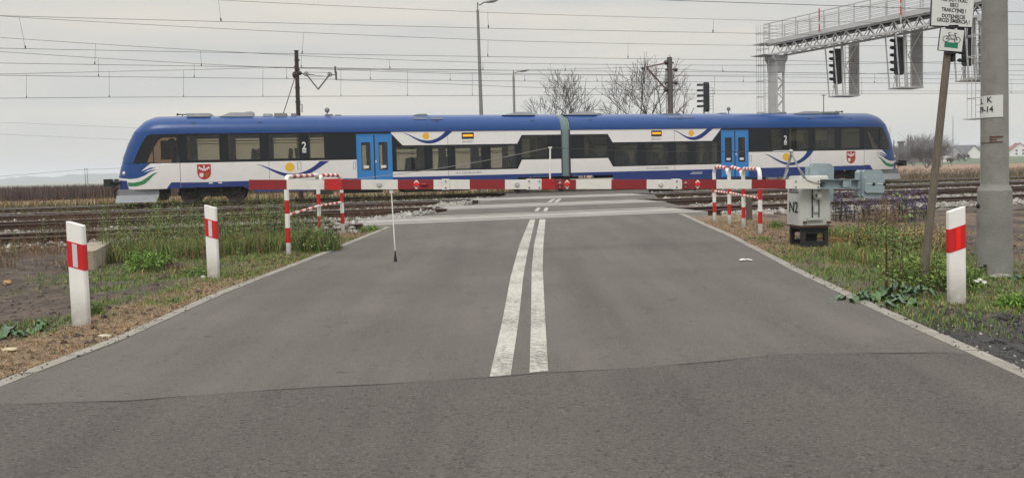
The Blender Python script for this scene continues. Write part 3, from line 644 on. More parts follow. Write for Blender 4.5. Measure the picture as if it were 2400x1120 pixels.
# bellows between the sections
be, bf = U_(1315), U_(1337)
prof_b = [(1.30, .80)] + [(a * .955, b - .03) for a, b in RP]; prof_b = prof_b + [(-a, b) for a, b in prof_b[-2::-1]]
mb = MB(); n = len(prof_b); us = np.linspace(be, bf, 9)
for i, u in enumerate(us):
    k_ = 1 - .02 * (i % 2)
    for a, b in prof_b: mb.v.append((u, -a * k_, .8 + (b - .8) * k_))
for i in range(len(us) - 1):
    for k in range(n - 1): mb.f.append((i * n + k, i * n + k + 1, (i + 1) * n + k + 1, (i + 1) * n + k)); mb.m.append(0)
obj('bellows', mb, 'bellow', train, smooth=True)
mb = MB()
for u in (be + .02, bf - .02): mb.box((u, -1.36, 2.0), (.05, .1, 2.3)); mb.box((u, 1.36, 2.0), (.05, .1, 2.3))
mb.box(((be + bf) / 2, 0, .66), (1.3, 2.2, .22)); obj('bellows_frame', mb, 'seal', train)

# cabs
def vtop(x, y): P = pt(x, y, 38.3, KT) - np.array([0, 38.3, 0]); return (float(P @ TD) - UC, float(P[2]))
silh = [vtop(*q) for q in ((286, 448), (284, 430), (285, 415), (289, 395), (296, 368), (306, 340), (320, 312), (343, 288), (368, 275), (398, 268.8), (423, 266.6))]
uj = LEFTCAR['j']
SZ = np.array([q[1] for q in silh]); SL = np.array([uj - q[0] for q in silh]); o_ = np.argsort(SZ); SZ = SZ[o_]; SL = np.clip(SL[o_], .02, 9)
def NL(z): return np.interp(z, SZ, SL)
W_blue_top = [UP(*q) for q in ((283, 386), (310, 385.5), (350, 385.5), (338, 392), (328, 402), (344, 394), (362, 391), (350, 395), (336, 405), (326, 411), (346, 400), (368, 396), (350, 404), (334, 414), (318, 419), (300, 420.5), (283, 419))]
P_blue1 = [UP(*q) for q in ((270, 384), (352, 384), (340, 393), (330, 402), (352, 393), (365, 393), (346, 399), (336, 405), (354, 399), (369, 397.5), (352, 403), (338, 412), (322, 418), (304, 420), (270, 418))]
P_green = [UP(*q) for q in ((296, 428), (312, 428.5), (330, 425), (346, 415), (360, 406), (371, 404), (360, 411), (350, 422), (338, 432), (320, 437), (298, 437.5))]
P_blue2 = [UP(*q) for q in ((270, 423), (294, 424), (297, 437), (301, 449), (270, 450))]
P_win = [UP(*q) for q in ((310, 383.5), (318, 362), (330, 338), (340, 322), (346, 317.5), (354, 315.5), (419, 314), (419, 382.5))]
P_front = [UP(*q) for q in ((372, 448), (388, 446.5), (401, 427.5), (425, 427), (425, 460), (372, 460))]
ZG = np.concatenate([np.linspace(.70, 3.13, 90), ]); prof_n = [(HW, z) for z in ZG[:-1]] + [(a, b) for a, b in zip(np.interp(np.linspace(3.13, 4.01, 26), [q[1] for q in RP], [q[0] for q in RP]), np.linspace(3.13, 4.01, 26))]
NTc = 84
def make_cab(s):
    """s = -1 left end, +1 right end (mirror image)"""
    j = LEFTCAR['j'] if s < 0 else RIGHTCAR['j']; cols = {k: MB() for k in ('shell', 'win', 'screen')}
    z0_, z1_ = .70, 4.01; T90 = math.pi / 2; wz = lambda z: float(np.interp(z, [q[1] for q in RP], [q[0] for q in RP])) if z > 3.13 else HW
    def tz(u, z):
        z = min(max(z, z0_), z1_); f = min(max((uj - u) / float(NL(z)), 0.0), 1.0); return (math.asin(min(1.0, f ** (1 / .62))), z)
    def dens(P, st=.04):
        o = []
        for (a1, b1), (a2, b2) in zip(P, P[1:] + P[:1]):
            n_ = max(1, int(math.hypot(a2 - a1, b2 - b1) / st)); o += [(a1 + (a2 - a1) * i / n_, b1 + (b2 - b1) * i / n_) for i in range(n_)]
        return o
    polys = [('win', 0, P_win), ('b', 1, P_blue1), ('b', 4, P_blue2), ('g', 2, P_green), ('f', 4, P_front)]
    PT = [(k_, m_, [tz(*q) for q in dens(P)]) for k_, m_, P in polys]
    ts_c = math.acos((.80 / HW) ** (1 / .55)); ts_b = math.acos((1.05 / HW) ** (1 / .55))
    vs = []; es = []
    for zz in np.concatenate([np.linspace(z0_, 3.13, 40), np.linspace(3.17, z1_, 22)]):
        for tt_ in np.linspace(0, T90, 44): vs.append((float(tt_), float(zz)))
    def ln(P, close=False):
        b0 = len(vs); vs.extend(P); n_ = len(P); es.extend((b0 + i, b0 + (i + 1) % n_) for i in range(n_ if close else n_ - 1))
    for k_, m_, P in PT:
        Q = [q for i, q in enumerate(P) if math.hypot(q[0] - P[i - 1][0], q[1] - P[i - 1][1]) > 1e-4]; ln(Q, True)
    ln([(0, z0_), (T90, z0_), (T90, z1_), (0, z1_)], True); ln([(0, 3.13), (T90, 3.13)]); ln([(0, 1.83), (T90, 1.83)])
    ln([(ts_c, 1.95), (T90, 1.95)]); ln([(ts_c, 1.95), (ts_c, 3.02)]); ln([(ts_c, 3.02), (T90, 3.02)]); ln([(ts_b, 1.25), (ts_b, 1.83)]); ln([(ts_b, 1.25), (T90, 1.25)])
    V, E_, F_, *_r = delaunay_2d_cdt([Vector(q) for q in vs], es, [], 0, 1e-5)
    for side in (-1, 1):
        X3 = []
        for q in V:
            t_ = min(max(q[0], 0.0), T90); z = min(max(q[1], z0_), z1_); X3.append((j + s * float(NL(z)) * math.sin(t_) ** .62, side * wz(z) * max(math.cos(t_), 0.0) ** .55, z))
        for f in F_:
            c = (sum(V[i][0] for i in f) / 3, sum(V[i][1] for i in f) / 3)
            key, m = 'shell', 0
            inn = lambda k: poly_in(c, PT[k][2])
            if c[1] > 3.13: m = 1
            elif inn(0): key = 'win'
            elif c[0] > ts_c and 1.95 < c[1] < 3.02: key = 'screen'
            elif c[1] > 1.83: m = 1
            elif inn(1) or inn(2): m = 1 if c[1] > 1.2 else 4
            elif inn(3): m = 2
            elif inn(4): m = 4
            elif c[0] > ts_b and c[1] > 1.25: m = 1
            q = [X3[i] for i in f]
            if side * s > 0: q = q[::-1]
            cols[key].add(q, [(0, 1, 2)], m)
    def weld(mb):
        d = {}; nv = []; mp_ = []
        for q in mb.v:
            kk = (round(q[0], 4), round(q[1], 4), round(q[2], 4))
            if kk not in d: d[kk] = len(nv); nv.append(q)
            mp_.append(d[kk])
        mb2 = MB(); mb2.v = nv
        for f, m in zip(mb.f, mb.m):
            g = []
            for i in f:
                if mp_[i] not in g: g.append(mp_[i])
            if len(g) > 2: mb2.f.append(tuple(g)); mb2.m.append(m)
        return mb2
    cb = obj('cab', weld(cols['shell']), ['twhite', 'tblue', 'tgreen', 'tblack', 'tblue2'], train, smooth=True)
    for sd_ in (-1, 1):
        h = MB()
        for f, m in zip(cols['win'].f, cols['win'].m):
            if cols['win'].v[f[0]][1] * sd_ > 0: h.add([cols['win'].v[i] for i in f], [(0, 1, 2)], m)
        obj('cab_side_window', weld(h), 'cab window', cb, smooth=True)
    ws = obj('windscreen', weld(cols['screen']), 'windscreen glass', cb, smooth=True)
    # things inside the cab and window frame pillars
    im = MB(); im.box((j + s * .7, 0, 1.22), (2.2, 2.3, .06)); im.box((j + s * 1.55, 0, 1.62), (.6, 2.0, .55)); im.box((j + s * .08, 0, 2.5), (.06, 2.5, 1.7)); im.box((j + s * .75, .95, 2.5), (.9, .02, .9), None, 1)
    im.box((j + s * .35, -.6, 2.0), (.14, .5, 1.1)); im.ell((j + s * .42, -.6, 2.75), (.18, .16, .24)); obj('cab_interior', im, ['seat', 'shade'], cb)
    pm = MB()
    for q, wd in ((.04, .07), (1.05, .05)): pm.box((j + s * q, -HW * .985, 2.45), (wd, .02, 1.2))
    obj('window_pillar', pm, 'seal', cb)
    # apron, plough, buffers, coupler, lamps, mirror
    am = MB(); ap = []
    for zz, Lx, wv_ in ((.72, .95, 1.32), (.45, 1.0, 1.3)):
        ap.append([(j + s * (Ln_), -wv_ * w_, zz) for Ln_, w_ in ((.9, 1), (float(NL(.75)) - .25, .93), (float(NL(.75)) - .03, .6), (float(NL(.75)) + .02, 0), (float(NL(.75)) - .03, -.6), (float(NL(.75)) - .25, -.93), (.9, -1))])
    n = 7; am.add(ap[0] + ap[1], [(k, k + 1, n + k + 1, n + k) for k in range(n - 1)]); obj('apron', am, M.setdefault('aprong', mat('dark grey apron', (.20, .21, .22), .6)), cb)
    pl = MB(); b2 = [(a + s * .06 * (0 if i in (0, 6) else 1), b * 1.02, c + .0) for i, (a, b, c) in enumerate(ap[1])]; b3 = [(a + s * .12, b * 1.04, .13) for a, b, c in ap[1]]
    pl.add(b2 + b3, [(k, k + 1, n + k + 1, n + k) for k in range(n - 1)]); pl.add([(a, b, c) for a, b, c in ap[1]] + b2, [(k, n + k, n + k + 1, k + 1) for k in range(n - 1)]); obj('snow_plough', pl, 'plow', cb)
    tip = j + s * float(NL(1.0))
    for vv in (-.88, .88):
        bm = MB(); bm.tube([(tip - s * .5, vv, 1.03), (tip + s * .18, vv, 1.03)], .09, 10); bm.cbox((tip + s * .30, vv, 1.03), (.30, .46, .32), .04, ((1, 0, 0), (0, 1, 0), (0, 0, 1))); obj('buffer', bm, 'seal', cb)
    cm = MB(); cm.tube([(tip - s * .4, 0, .95), (tip + s * .3, 0, .95)], .07, 8); cm.box((tip + s * .32, 0, .93), (.1, .12, .35))
    cm.tube([(tip - s * .1, -.4, .85), (tip + s * .2, -.42, .62), (tip + s * .18, -.42, .38), (tip - s * .05, -.4, .30)], .035, 6); obj('coupler', cm, 'tdark', cb)
    for vv in (-.95, .95):
        lm = MB().ell((j + s * (float(NL(1.5)) - .32), vv, 1.42), (.10, .2, .12), 12, 8); obj('headlight', lm, M.setdefault('lampgl', mat('headlight glass', (.6, .6, .6), .1, coat=1)), cb)
        mm_ = MB().box((j + s * (float(NL(1.4)) + .02), vv * 1.2, 1.62), (.18, .06, .05)); 
    wm = MB(); zz = np.linspace(2.1, 3.0, 6); wm.tube([(j + s * (float(NL(z)) + .03), -.35 + .1 * i, z) for i, z in enumerate(zz)], .02, 6); obj('wiper', wm, 'seal', cb)
    return cb
make_cab(-1); make_cab(1)
# emblems on the side: sun over wave, four times
def swoosh(P_top, P_bot, sunc, sr):
    t_ = fit_quad([UP(*q) for q in P_top]); b_ = fit_quad([UP(*q) for q in P_bot]); 
    decal('wave_emblem', [[t_[i], t_[i + 1], b_[i + 1], b_[i]][::-1] for i in range(len(t_) - 1)], -HW - .003, 'tblue2', train)
    c = UP(*sunc); r = abs(UP(sunc[0] + sr, sunc[1])[0] - c[0]); decal('sun_emblem', [arc_pts(c, r, 0, 2 * math.pi - .01, 28)], -HW - .004, 'tyellow', train)
swoosh([(602, 385), (622, 390), (650, 401), (684, 407), (712, 403), (735, 390), (750, 377.5)], [(602, 385.6), (624, 393), (650, 408), (684, 416), (712, 412), (745, 396), (773, 377.5)], (679, 392), 11)
swoosh([(945, 312), (960, 316), (978, 325), (1000, 329.5), (1020, 326), (1035, 317), (1044, 308)], [(945, 312.6), (960, 318), (978, 330), (1000, 336.5), (1022, 334), (1044, 322), (1061, 308)], (998, 319), 8)
swoosh([(1578, 306), (1592, 310), (1606, 319), (1622, 321.5), (1638, 317), (1650, 308), (1658, 302)], [(1578, 306.6), (1592, 312), (1606, 323), (1624, 328.5), (1642, 325), (1658, 313), (1672, 302)], (1620, 312.5), 6.6)
swoosh([(1791, 361), (1806, 364), (1822, 375), (1846, 380.5), (1868, 378), (1884, 366), (1892, 354)], [(1791, 361.6), (1806, 366), (1822, 380), (1848, 386.5), (1872, 384), (1892, 371), (1907, 354)], (1842, 368), 8)
for cx_, s in ((478.5, 1), (1994.5, .62)):
    c = UP(cx_, 403 if s == 1 else 369); w_, h_ = .29, .34; sh = lambda a, b, k=1.0: (c[0] + a * w_ * k, c[1] + b * h_ * k)
    shield = [(-1, 1), (1, 1), (1, -.2), (.85, -.62), (.5, -.9), (0, -1.05), (-.5, -.9), (-.85, -.62), (-1, -.2)]
    eo = decal('coat_of_arms', [[sh(a, b) for a, b in shield][::-1]], -HW - .003, M.setdefault('heraldred', mat('heraldic red', (.38, .02, .02), .45)), train)
    eagle = [[(-.1, .8), (0, .9), (.1, .8), (.08, .3), (0, .1), (-.08, .3)], [(.08, .35), (.75, .75), (.8, .35), (.55, .45), (.5, .2), (.3, .35), (.25, .12), (.08, .15)], [(-.08, .35), (-.08, .15), (-.25, .12), (-.3, .35), (-.5, .2), (-.55, .45), (-.8, .35), (-.75, .75)], [(-.7, -.15), (-.15, -.15), (-.12, -.6), (-.45, -.72), (-.7, -.5)]]
    decal('shield_charge', [[sh(a, b) for a, b in P][::-1] for P in eagle], -HW - .0065, 'twhite', eo)
    decal('shield_charge', [[sh(a, b) for a, b in [(.12, -.15), (.7, -.15), (.65, -.5), (.4, -.7), (.12, -.6)]][::-1]], -HW - .0065, M.setdefault('olive', mat('shield gold', (.25, .12, .02), .5)), eo)
    decal('film_line', [rect(c[0] - .5, c[0] + .5, c[1] - .48, c[1] - .455)], -HW - .003, 'greyink', train)
for x_, y_ in ((390, 393), (2050, 359)):
    c = UP(x_, y_); text('name_lettering', 'Warmia', .16, (c[0], -HW * .985 - .012, c[1]), (1, 0, 0), (0, 0, 1), 'greyink', train, sx=1.1)
for x0, x1, z in ((828, 834, 1.55), (697, 706, 1.6), (1757, 1762, 1.5)):
    a, b = U_(x0, 390), U_(x1, 390); decal('flap_outline', [rect(a, b, z + .16, z + .175), rect(a, b, z - .175, z - .16), rect(a, a + .02, z - .16, z + .16), rect(b - .02, b, z - .16, z + .16)], -HW - .003, 'greyink', train)
for x_ in (490, 512): decal('small_notice', [rect(U_(x_, 440), U_(x_ + 9, 440), .88, .94)], -HW - .003, 'twhite', train)
decal('small_notice', [rect(U_(1622, 413), U_(1646, 413), .80, .825), rect(U_(1618, 416), U_(1646, 416), .74, .765)], -HW - .003, 'twhite', train)
# bogies
def bogie(u1, u2, label=None):
    b_ = MB(); um = (u1 + u2) / 2
    for vv in (-1.0, 1.0):
        b_.prism([(-1.45, .50), (-1.1, .62), (-.5, .45), (.5, .45), (1.1, .62), (1.45, .50), (1.4, .38), (.5, .28), (-.5, .28), (-1.4, .38)], (um, vv - .06, 0), (1, 0, 0), (0, 0, 1), (0, .12, 0))
        for uu in (u1, u2):
            b_.ell((uu, vv * 1.06, .43), (.17, .10, .17), 10, 6); b_.tube([(uu - .32, vv, .42), (uu - .32, vv, .78)], .09, 8); b_.tube([(uu + .32, vv, .42), (uu + .32, vv, .78)], .09, 8)
        b_.tube([(um - .45, vv * 1.08, .40), (um + .5, vv * 1.08, .62)], .045, 6); b_.box((um, vv, .66), (.7, .3, .2)); b_.box((um + .9, vv * 1.1, .60), (.3, .08, .10))
    b_.box((um, 0, .55), (2.0, 1.9, .2)); bo = obj('bogie', b_, 'tdark', train)
    for uu in (u1, u2):
        for vv in (-.7535, .7535):
            wm = MB(); wm.tube([(uu, vv - .065, .42), (uu, vv + .045, .42), (uu, vv + .05 * 1.2, .42)], [.42, .415, .36], 28); wm.tube([(uu, vv - .085 * (1 if vv < 0 else -1), .42), (uu, vv - .06 * (1 if vv < 0 else -1), .42)], .14, 14); obj('wheel', wm, M.setdefault('wheelm', mat('wheel steel', (.10, .085, .075), .55, metal=.4)), bo, smooth=True)
        am = MB().tube([(uu, -.7, .42), (uu, .7, .42)], .08, 8); obj('axle', am, 'tdark', bo)
bogie(*LEFTCAR['bogie']); bogie(U_(1240, 440), U_(1240, 440) + 3.6 if False else U_(1345, 440)); bogie(*RIGHTCAR['bogie'])
for a, b, z in ((-11.1, -9.2, .42), (-8.2, -5.0, .38), (-4.5, -3.2, .45), (3.4, 5.6, .42), (6.2, 9.0, .38), (9.4, 11.6, .45)):
    um_ = MB(); um_.cbox(((a + b) / 2, 0, z + .06), (b - a, 2.5, .46), .06, ((1, 0, 0), (0, 1, 0), (0, 0, 1))); obj('underfloor_box', um_, 'tdark', train)
um_ = MB().tube([(-12.4, -1.1, .42), (-11.5, -1.1, .42)], .19, 14); obj('air_tank', um_, M.setdefault('tankm', mat('tank grey', (.16, .16, .15), .5)), train)
# roof equipment
def rbox(x0, x1, y, h, dep, m, zc=None, name='roof_unit', slope=0, v=-.2):
    a, b = U_(x0, y), U_(x1, y); mb = MB(); z0 = 3.93; h = h * .72; mb.prism([(a, z0), (b, z0), (b - slope * .3, z0 + h), (a + slope, z0 + h)], (0, v - dep / 2, 0), (1, 0, 0), (0, 0, 1), (0, dep, 0)); return obj(name, mb, m, train)
rbox(431, 487, 264, .22, 1.3, 'roofg'); rbox(508, 590, 264, .26, 1.2, 'roofg', slope=.5); rbox(572, 589, 264, .32, 1.1, 'roofg'); rbox(613, 634, 264, .20, .8, 'roofg'); rbox(640, 670, 264, .22, 1.0, M.setdefault('roofd', mat('roof unit dull', (.22, .22, .21), .7))); rbox(680, 693, 264, .22, .7, 'roofd' if 'roofd' in MATS else M['roofd'])
rbox(761, 781, 264, .17, .5, M['roofd']); rbox(786, 801, 264, .13, .5, M['roofd']); rbox(968, 1009, 264, .13, 1.0, M['roofd'], slope=.3); rbox(1183, 1262, 264, .22, 1.4, 'roofg', slope=.8); rbox(1330, 1410, 264, .22, 1.4, 'roofg', slope=.8); rbox(1410, 1424, 264, .14, .8, M['roofd'])
rbox(1560, 1612, 262, .10, 1.0, M['roofd'], slope=.3); rbox(1711, 1724, 260, .14, .6, M['roofd']); rbox(1812, 1845, 260, .10, .6, M['roofd']); rbox(1851, 1866, 260, .17, .7, M['roofd']); rbox(1876, 1944, 260, .20, 1.2, 'roofg', slope=.7); rbox(1946, 1985, 260, .16, 1.2, M['roofd'])
for x_ in (824, 868, 910): rbox(x_ - 2, x_ + 2, 264, .10, .1, M['roofd'])
for x_, s in ((767, 1), (1736, .9)):
    a = U_(x_, 255); mb = MB().tube([(a, -.2, 3.9), (a, -.2, 4.2)], .03, 8); mb.ell((a, -.2, 4.27), (.12 * s, .12 * s, .13 * s), 14, 10); obj('roof_aerial', mb, M['roofd'], train, smooth=True)
for x_ in (416, 2000):
    a = U_(x_, 262); mb = MB(); mb.tube([(a - .2, -.25, 4.08), (a + .2, -.25, 4.08)], .025, 8); mb.ell((a - .2, -.25, 4.08), (.05, .06, .06), 8, 6); mb.ell((a + .2, -.25, 4.08), (.05, .06, .06), 8, 6); mb.tube([(a, -.25, 3.85), (a, -.25, 4.08)], .02, 6); obj('horn', mb, M['seal'], train)
for x_ in (452, 608, 773, 1024, 1250, 1386, 1597, 1901, 1998):
    a = U_(x_, 280); P, t = roofpt(a, 3.62 if x_ not in (773,) else 3.86); nn = np.cross((1, 0, 0), t); hm = MB().box(P, (.2, .05, .02), ((1, 0, 0), t, nn)); obj('roof_slot', hm, 'seal', train)

# ------------------------------------------------------------------ level crossing barrier
BK, BY = .11, 10.45
def bp(x, y, dy=0.0): return pt(x, y, BY + dy, BK)
bt = np.array([1, BK, 0]) / math.hypot(1, BK); bn = np.array([-bt[1], bt[0], 0])
BROOT = bp(1900, 582, .35); BROOT[2] = float(zroad(BROOT[1])) - .05
bar = thing('level_crossing_barrier', 'lowered red and white boom barrier with grey N2 drive cabinet and counterweights', 'barrier', BROOT)
aL, aR = bp(585, 433), bp(1920, 431.5); at_ = (aR - aL) / np.linalg.norm(aR - aL); aup = np.cross(at_, bn); aup = aup if aup[2] > 0 else -aup
def ap_(x, up=0.0, out=0.0):
    """point on the arm: photo column x, metres up from its axis, metres towards the camera"""
    d = ray(x, 432.5); nrm = bn; t = ((aL - CAM) @ nrm) / (d @ nrm); P = CAM + t * d; l_ = (P - aL) @ at_; return aL + at_ * l_ + aup * up - bn * out
HA = .134; DA = .07
segs = [(585, 673, 1), (673, 761, 0), (761, 847, 1), (847, 932.5, 0), (932.5, 1016, 1), (1016, 1100.5, 0), (1100.5, 1183, 1), (1183, 1268, 0), (1268, 1349, 1), (1349, 1431.5, 0), (1431.5, 1514, 1), (1514, 1596.5, 0), (1596.5, 1677, 1), (1677, 1759, 0), (1759, 1839, 1), (1839, 1862, 0)]
mb = MB()
for a, b, m in segs:
    A, B = ap_(a), ap_(b); mb.box((A + B) / 2, (np.linalg.norm(B - A), DA, HA), (at_, bn, aup), m)
obj('barrier_arm', mb, ['armw', 'darkred'], bar)
def plate(x0, x1, m, name, bolts=4, hh=HA + .012, extra=0.0, lab=None):
    A, B = ap_(x0, 0, DA / 2 + .006), ap_(x1, 0, DA / 2 + .006); mb = MB(); mb.box((A + B) / 2, (np.linalg.norm(B - A), .012, hh), (at_, bn, aup)); mb.box((A + B) / 2 + bn * (DA + .012), (np.linalg.norm(B - A), .012, hh), (at_, bn, aup))
    mb.box((A + B) / 2 + bn * (DA / 2 + .006) + aup * (hh / 2 + .002), (np.linalg.norm(B - A), DA + .02, .006), (at_, bn, aup))
    po = obj(name, mb, m, bar); w_ = np.linalg.norm(B - A); bm = MB()
    for sx_ in ((-1, 1) if bolts > 2 else (0,)):
        for sz in (-1, 1): bm.tube([(A + B) / 2 + at_ * sx_ * (w_ / 2 - .03) + aup * sz * (hh / 2 - .028) + bn * .0, (A + B) / 2 + at_ * sx_ * (w_ / 2 - .03) + aup * sz * (hh / 2 - .028) - bn * .02], .011, 8)
    obj('bolts', bm, 'bolt', po); return po
plate(761, 804, 'red', 'splice_plate'); plate(1036, 1053, 'armw', 'splice_plate', 2); plate(1234, 1268, 'armw', 'splice_plate'); plate(1268, 1300, M.setdefault('red3', mat('splice plate red', (.36, .010, .012), .45)), 'splice_plate'); plate(1575, 1592, 'armw', 'splice_plate', 2)
# reflectors and lamps
def disc(x, r, m, kind, rim=None):
    c = ap_(x, 0, DA / 2 + .001); mb = MB(); mb.tube([c, c - bn * .012, c - bn * .018], [r, r, r * .8], 20); o = obj(kind, mb, m, bar)
    if rim:
        q = MB(); c2 = ap_(x, 0, DA / 2 + .0); pr = [(-.030, .0), (-.036, .022), (-.018, .048), (-.008, .062), (.008, .062), (.018, .048), (.036, .022), (.036, -.022), (.018, -.048), (.008, -.062), (-.008, -.062), (-.018, -.048), (-.036, -.022)]
        q.prism(pr, c2, at_, aup, -bn * .006); obj('reflector_mount', q, rim, o)
def lens(x, m, w_=.042):
    c = ap_(x, 0, DA / 2 + .008); mb = MB().ell(c, (w_, .022, .021), 16, 8, ax=(at_, bn, aup)); o = obj('warning_lamp', mb, m, bar, smooth=True)
    q = MB().prism([(-w_ - .006, 0), (-.012, .026), (-.012, .04), (.012, .04), (.012, .026), (w_ + .006, 0), (.012, -.026), (.012, -.04), (-.012, -.04), (-.012, -.026)], ap_(x, 0, DA / 2), at_, aup, -bn * .006); obj('lamp_mount', q, 'refw' if x > 1100 else 'darkred', o)
for x in (976, 1328, 1633): disc(x, .036, 'refr', 'reflector', 'armw')
for x in (889, 1211, 1547): disc(x, .036, 'refw' if x < 1500 else M.setdefault('refp', mat('pale reflector', (.55, .5, .45), .3)), 'reflector')
lens(994, 'darkred', .05); lens(1311, 'darkred'); lens(1605, 'darkred')
# hanging leg
c = ap_(917, -HA / 2, 0); g = gp(920, 607); foot = c * 1.0; mb = MB(); mb.box(c - aup * .02, (.05, .03, .06), (at_, bn, aup)); e_ = np.array([c[0] + .03, c[1] - .02, float(zroad(c[1])) + .15]); mb.tube([c - aup * .02, e_], .0085, 8); o = obj('hanging_leg', mb, 'white', bar)
mb = MB(); mb.tube([e_, e_ - np.array([0, 0, .03]), e_ - np.array([0, 0, .07]), e_ - np.array([0, 0, .1]), e_ - np.array([0, 0, .145])], [.009, .010, .014, .021, .024], 10); obj('rubber_foot', mb, 'seal', o)
# stay post and stay wires
pp = ap_(1289, HA / 2, 0); ptp = bp(1289.5, 346); mb = MB().tube([pp, ptp], .012, 8); mb.box(ptp, (.05, .03, .02)); obj('stay_post', mb, 'white', bar)
apx = bp(1855, 353, .05); w0 = ap_(815, HA / 2, 0)
def sag(a, b, s_, n=10): return [a + (b - a) * t - np.array([0, 0, 4 * s_ * t * (1 - t)]) for t in np.linspace(0, 1, n)]
obj('stay_wire', MB().tube(sag(w0, ptp, .045), .0045, 5), 'bolt', bar); obj('stay_wire', MB().tube(sag(ptp, apx, .04), .0045, 5), 'wire', bar)
# strut frame over the cabinet
s1a, s1b = bp(1838, 419, .0), bp(1856, 356, .05); s2a, s2b = bp(1884, 419, -.02), bp(1853, 356, .03)
obj('strut', MB().bar(s1a, s1b, .035, d=.02), M.setdefault('strutg', mat('strut steel', (.16, .165, .17), .5)), bar); obj('strut', MB().bar(s2a, s2b, .034, d=.02), 'galv', bar)
obj('strut_foot', MB().bar(bp(1837, 420, 0), bp(1846, 398, 0), .06, d=.012), 'steelg', bar); obj('strut_foot', MB().bar(bp(1889, 420, -.03), bp(1874, 398, -.02), .06, d=.012), 'galv', bar)
mb = MB().ell(bp(1854, 355, .03), (.035, .03, .03), 10, 6); mb.tube([bp(1812, 355, .03), bp(1854, 354, .03)], .012, 6); obj('stay_clamp', mb, 'galv', bar)
# cabinet: tapered housing with rounded lid, seams, hub and base
cz = lambda y, dy=.30: bp(1900, y, dy)
def cx_(x, y, dy=.12): return bp(x, y, dy)
z_top, z_bot = cz(412)[2], cz(526)[2]; cl, crr = bp(1876, 500, .12), bp(1950, 500, .12); cc = (cl + crr) / 2; wc = np.linalg.norm(crr - cl); dc = .46
mb = MB(); rings = []
def rrect(hx, hy, r, n=4):
    P = []
    for qx, qy, a0 in ((1, 1, 0), (-1, 1, 90), (-1, -1, 180), (1, -1, 270)):
        for i in range(n + 1): a = math.radians(a0 + 90 * i / n); P.append((qx * (hx - r) + r * math.cos(a), qy * (hy - r) + r * math.sin(a)))
    return P
def loft(mb, secs, c0, e1, e2):
    n = len(secs[0][0]); b = len(mb.v)
    for P, z in secs: mb.v += [tuple(c0 + e1 * x + e2 * y + np.array([0, 0, z - c0[2]])) for x, y in P]
    for i in range(len(secs) - 1):
        for k in range(n): mb.f.append((b + i * n + k, b + i * n + (k + 1) % n, b + (i + 1) * n + (k + 1) % n, b + (i + 1) * n + k)); mb.m.append(mb.cur)
    mb.f.append(tuple(b + k for k in range(n))[::-1]); mb.m.append(mb.cur); mb.f.append(tuple(b + (len(secs) - 1) * n + k for k in range(n))); mb.m.append(mb.cur); return mb
c0 = cc + bn * dc / 2; hxx = wc / 2
loft(mb, [(rrect(hxx * 1.0, dc / 2, .05), z_bot), (rrect(hxx * .985, dc / 2 * .98, .05), (z_bot + z_top) / 2), (rrect(hxx * .94, dc / 2 * .95, .06), z_top - .10), (rrect(hxx * .925, dc / 2 * .95, .07), z_top - .03), (rrect(hxx * .88, dc / 2 * .86, .07), z_top)], c0, bt, bn)
cab_ = obj('drive_cabinet', mb, 'cab', bar, smooth=True)
f0 = lambda x, y, o_=.0: bp(x, y, .12 - .008 - o_)
mb = MB()
for x in (1904, 1919.5): mb.bar(f0(x, 444, .012), f0(x, 514, .004), .012, d=.012)
obj('door_seam', mb, 'seal', cab_)
mb = MB(); c = f0(1913.5, 458, .0); mb.tube([c + bn * .02, c - bn * .05], .062, 10); mb.tube([c - bn * .05, c - bn * .075], .03, 10); obj('crank_hub', mb, 'cab', cab_)
mb = MB(); c = f0(1913.5, 458, .075); mb.tube([c + bn * .005, c - bn * .006], .016, 8); obj('crank_hole', mb, 'seal', cab_)
mb = MB(); mb.box(f0(1911.5, 513, .02), (.24, .03, .035), (bt, bn, (0, 0, 1))); mb.box(f0(1912, 490, .014), (.07, .012, .10), (bt, bn, (0, 0, 1))); obj('latch', mb, 'cab', cab_)
for x in (1887, 1943): obj('hinge_block', MB().box(f0(x, 521, .012), (.06, .02, .03), (bt, bn, (0, 0, 1))), 'rust', cab_)
lf = lambda y, k, o_: np.array([*(c0 - bt * (hxx * k + o_) - bn * .02)[:2], float(bp(1861, y, .3)[2])])
text('number_lettering', 'N2', .235, lf(487, .99, .006), -bn, (0, 0, 1), 'ink', cab_, sx=.95, bold=.002); text('maker_lettering', 'SPAT', .08, lf(443, .965, .007), -bn, (0, 0, 1), 'ink', cab_, sx=1.6, bold=.002); text('maker_lettering', 'KATOWICE', .034, lf(451, .97, .006), -bn, (0, 0, 1), 'ink', cab_, sx=1.7, bold=.001)
mb = MB(); mb.box(c0 + np.array([0, 0, z_bot - c0[2] - .02]), (wc * 1.04, dc * 1.06, .014), (bt, bn, (0, 0, 1))); mb.box(c0 + np.array([0, 0, z_bot - c0[2] - .050]), (wc * .80, dc * .9, .045), (bt, bn, (0, 0, 1)), 1); obj('base_plate', mb, ['rust', 'blacks'], bar)
gzb = float(gz(c0[0], c0[1])) - .03; mb = MB()
for i in (-1, 1):
    for j in (-1, 1):
        q = c0 + bt * i * wc * .36 + bn * j * dc * .36; mb.bar((q[0], q[1], gzb), (q[0], q[1], z_bot - .07), .06)
mb.bar((c0 - bt * .0)[:2].tolist() + [gzb], (c0)[:2].tolist() + [z_bot - .07], .11); 
for j in (-1, 1): q = c0 + bn * j * dc * .37; mb.box((q[0], q[1], gzb + .085), (wc * .66, .02, .09), (bt, bn, (0, 0, 1))); mb.box((q[0], q[1], z_bot - .10), (wc * .68, .03, .06), (bt, bn, (0, 0, 1)))
obj('base_stand', mb, 'blacks', bar)
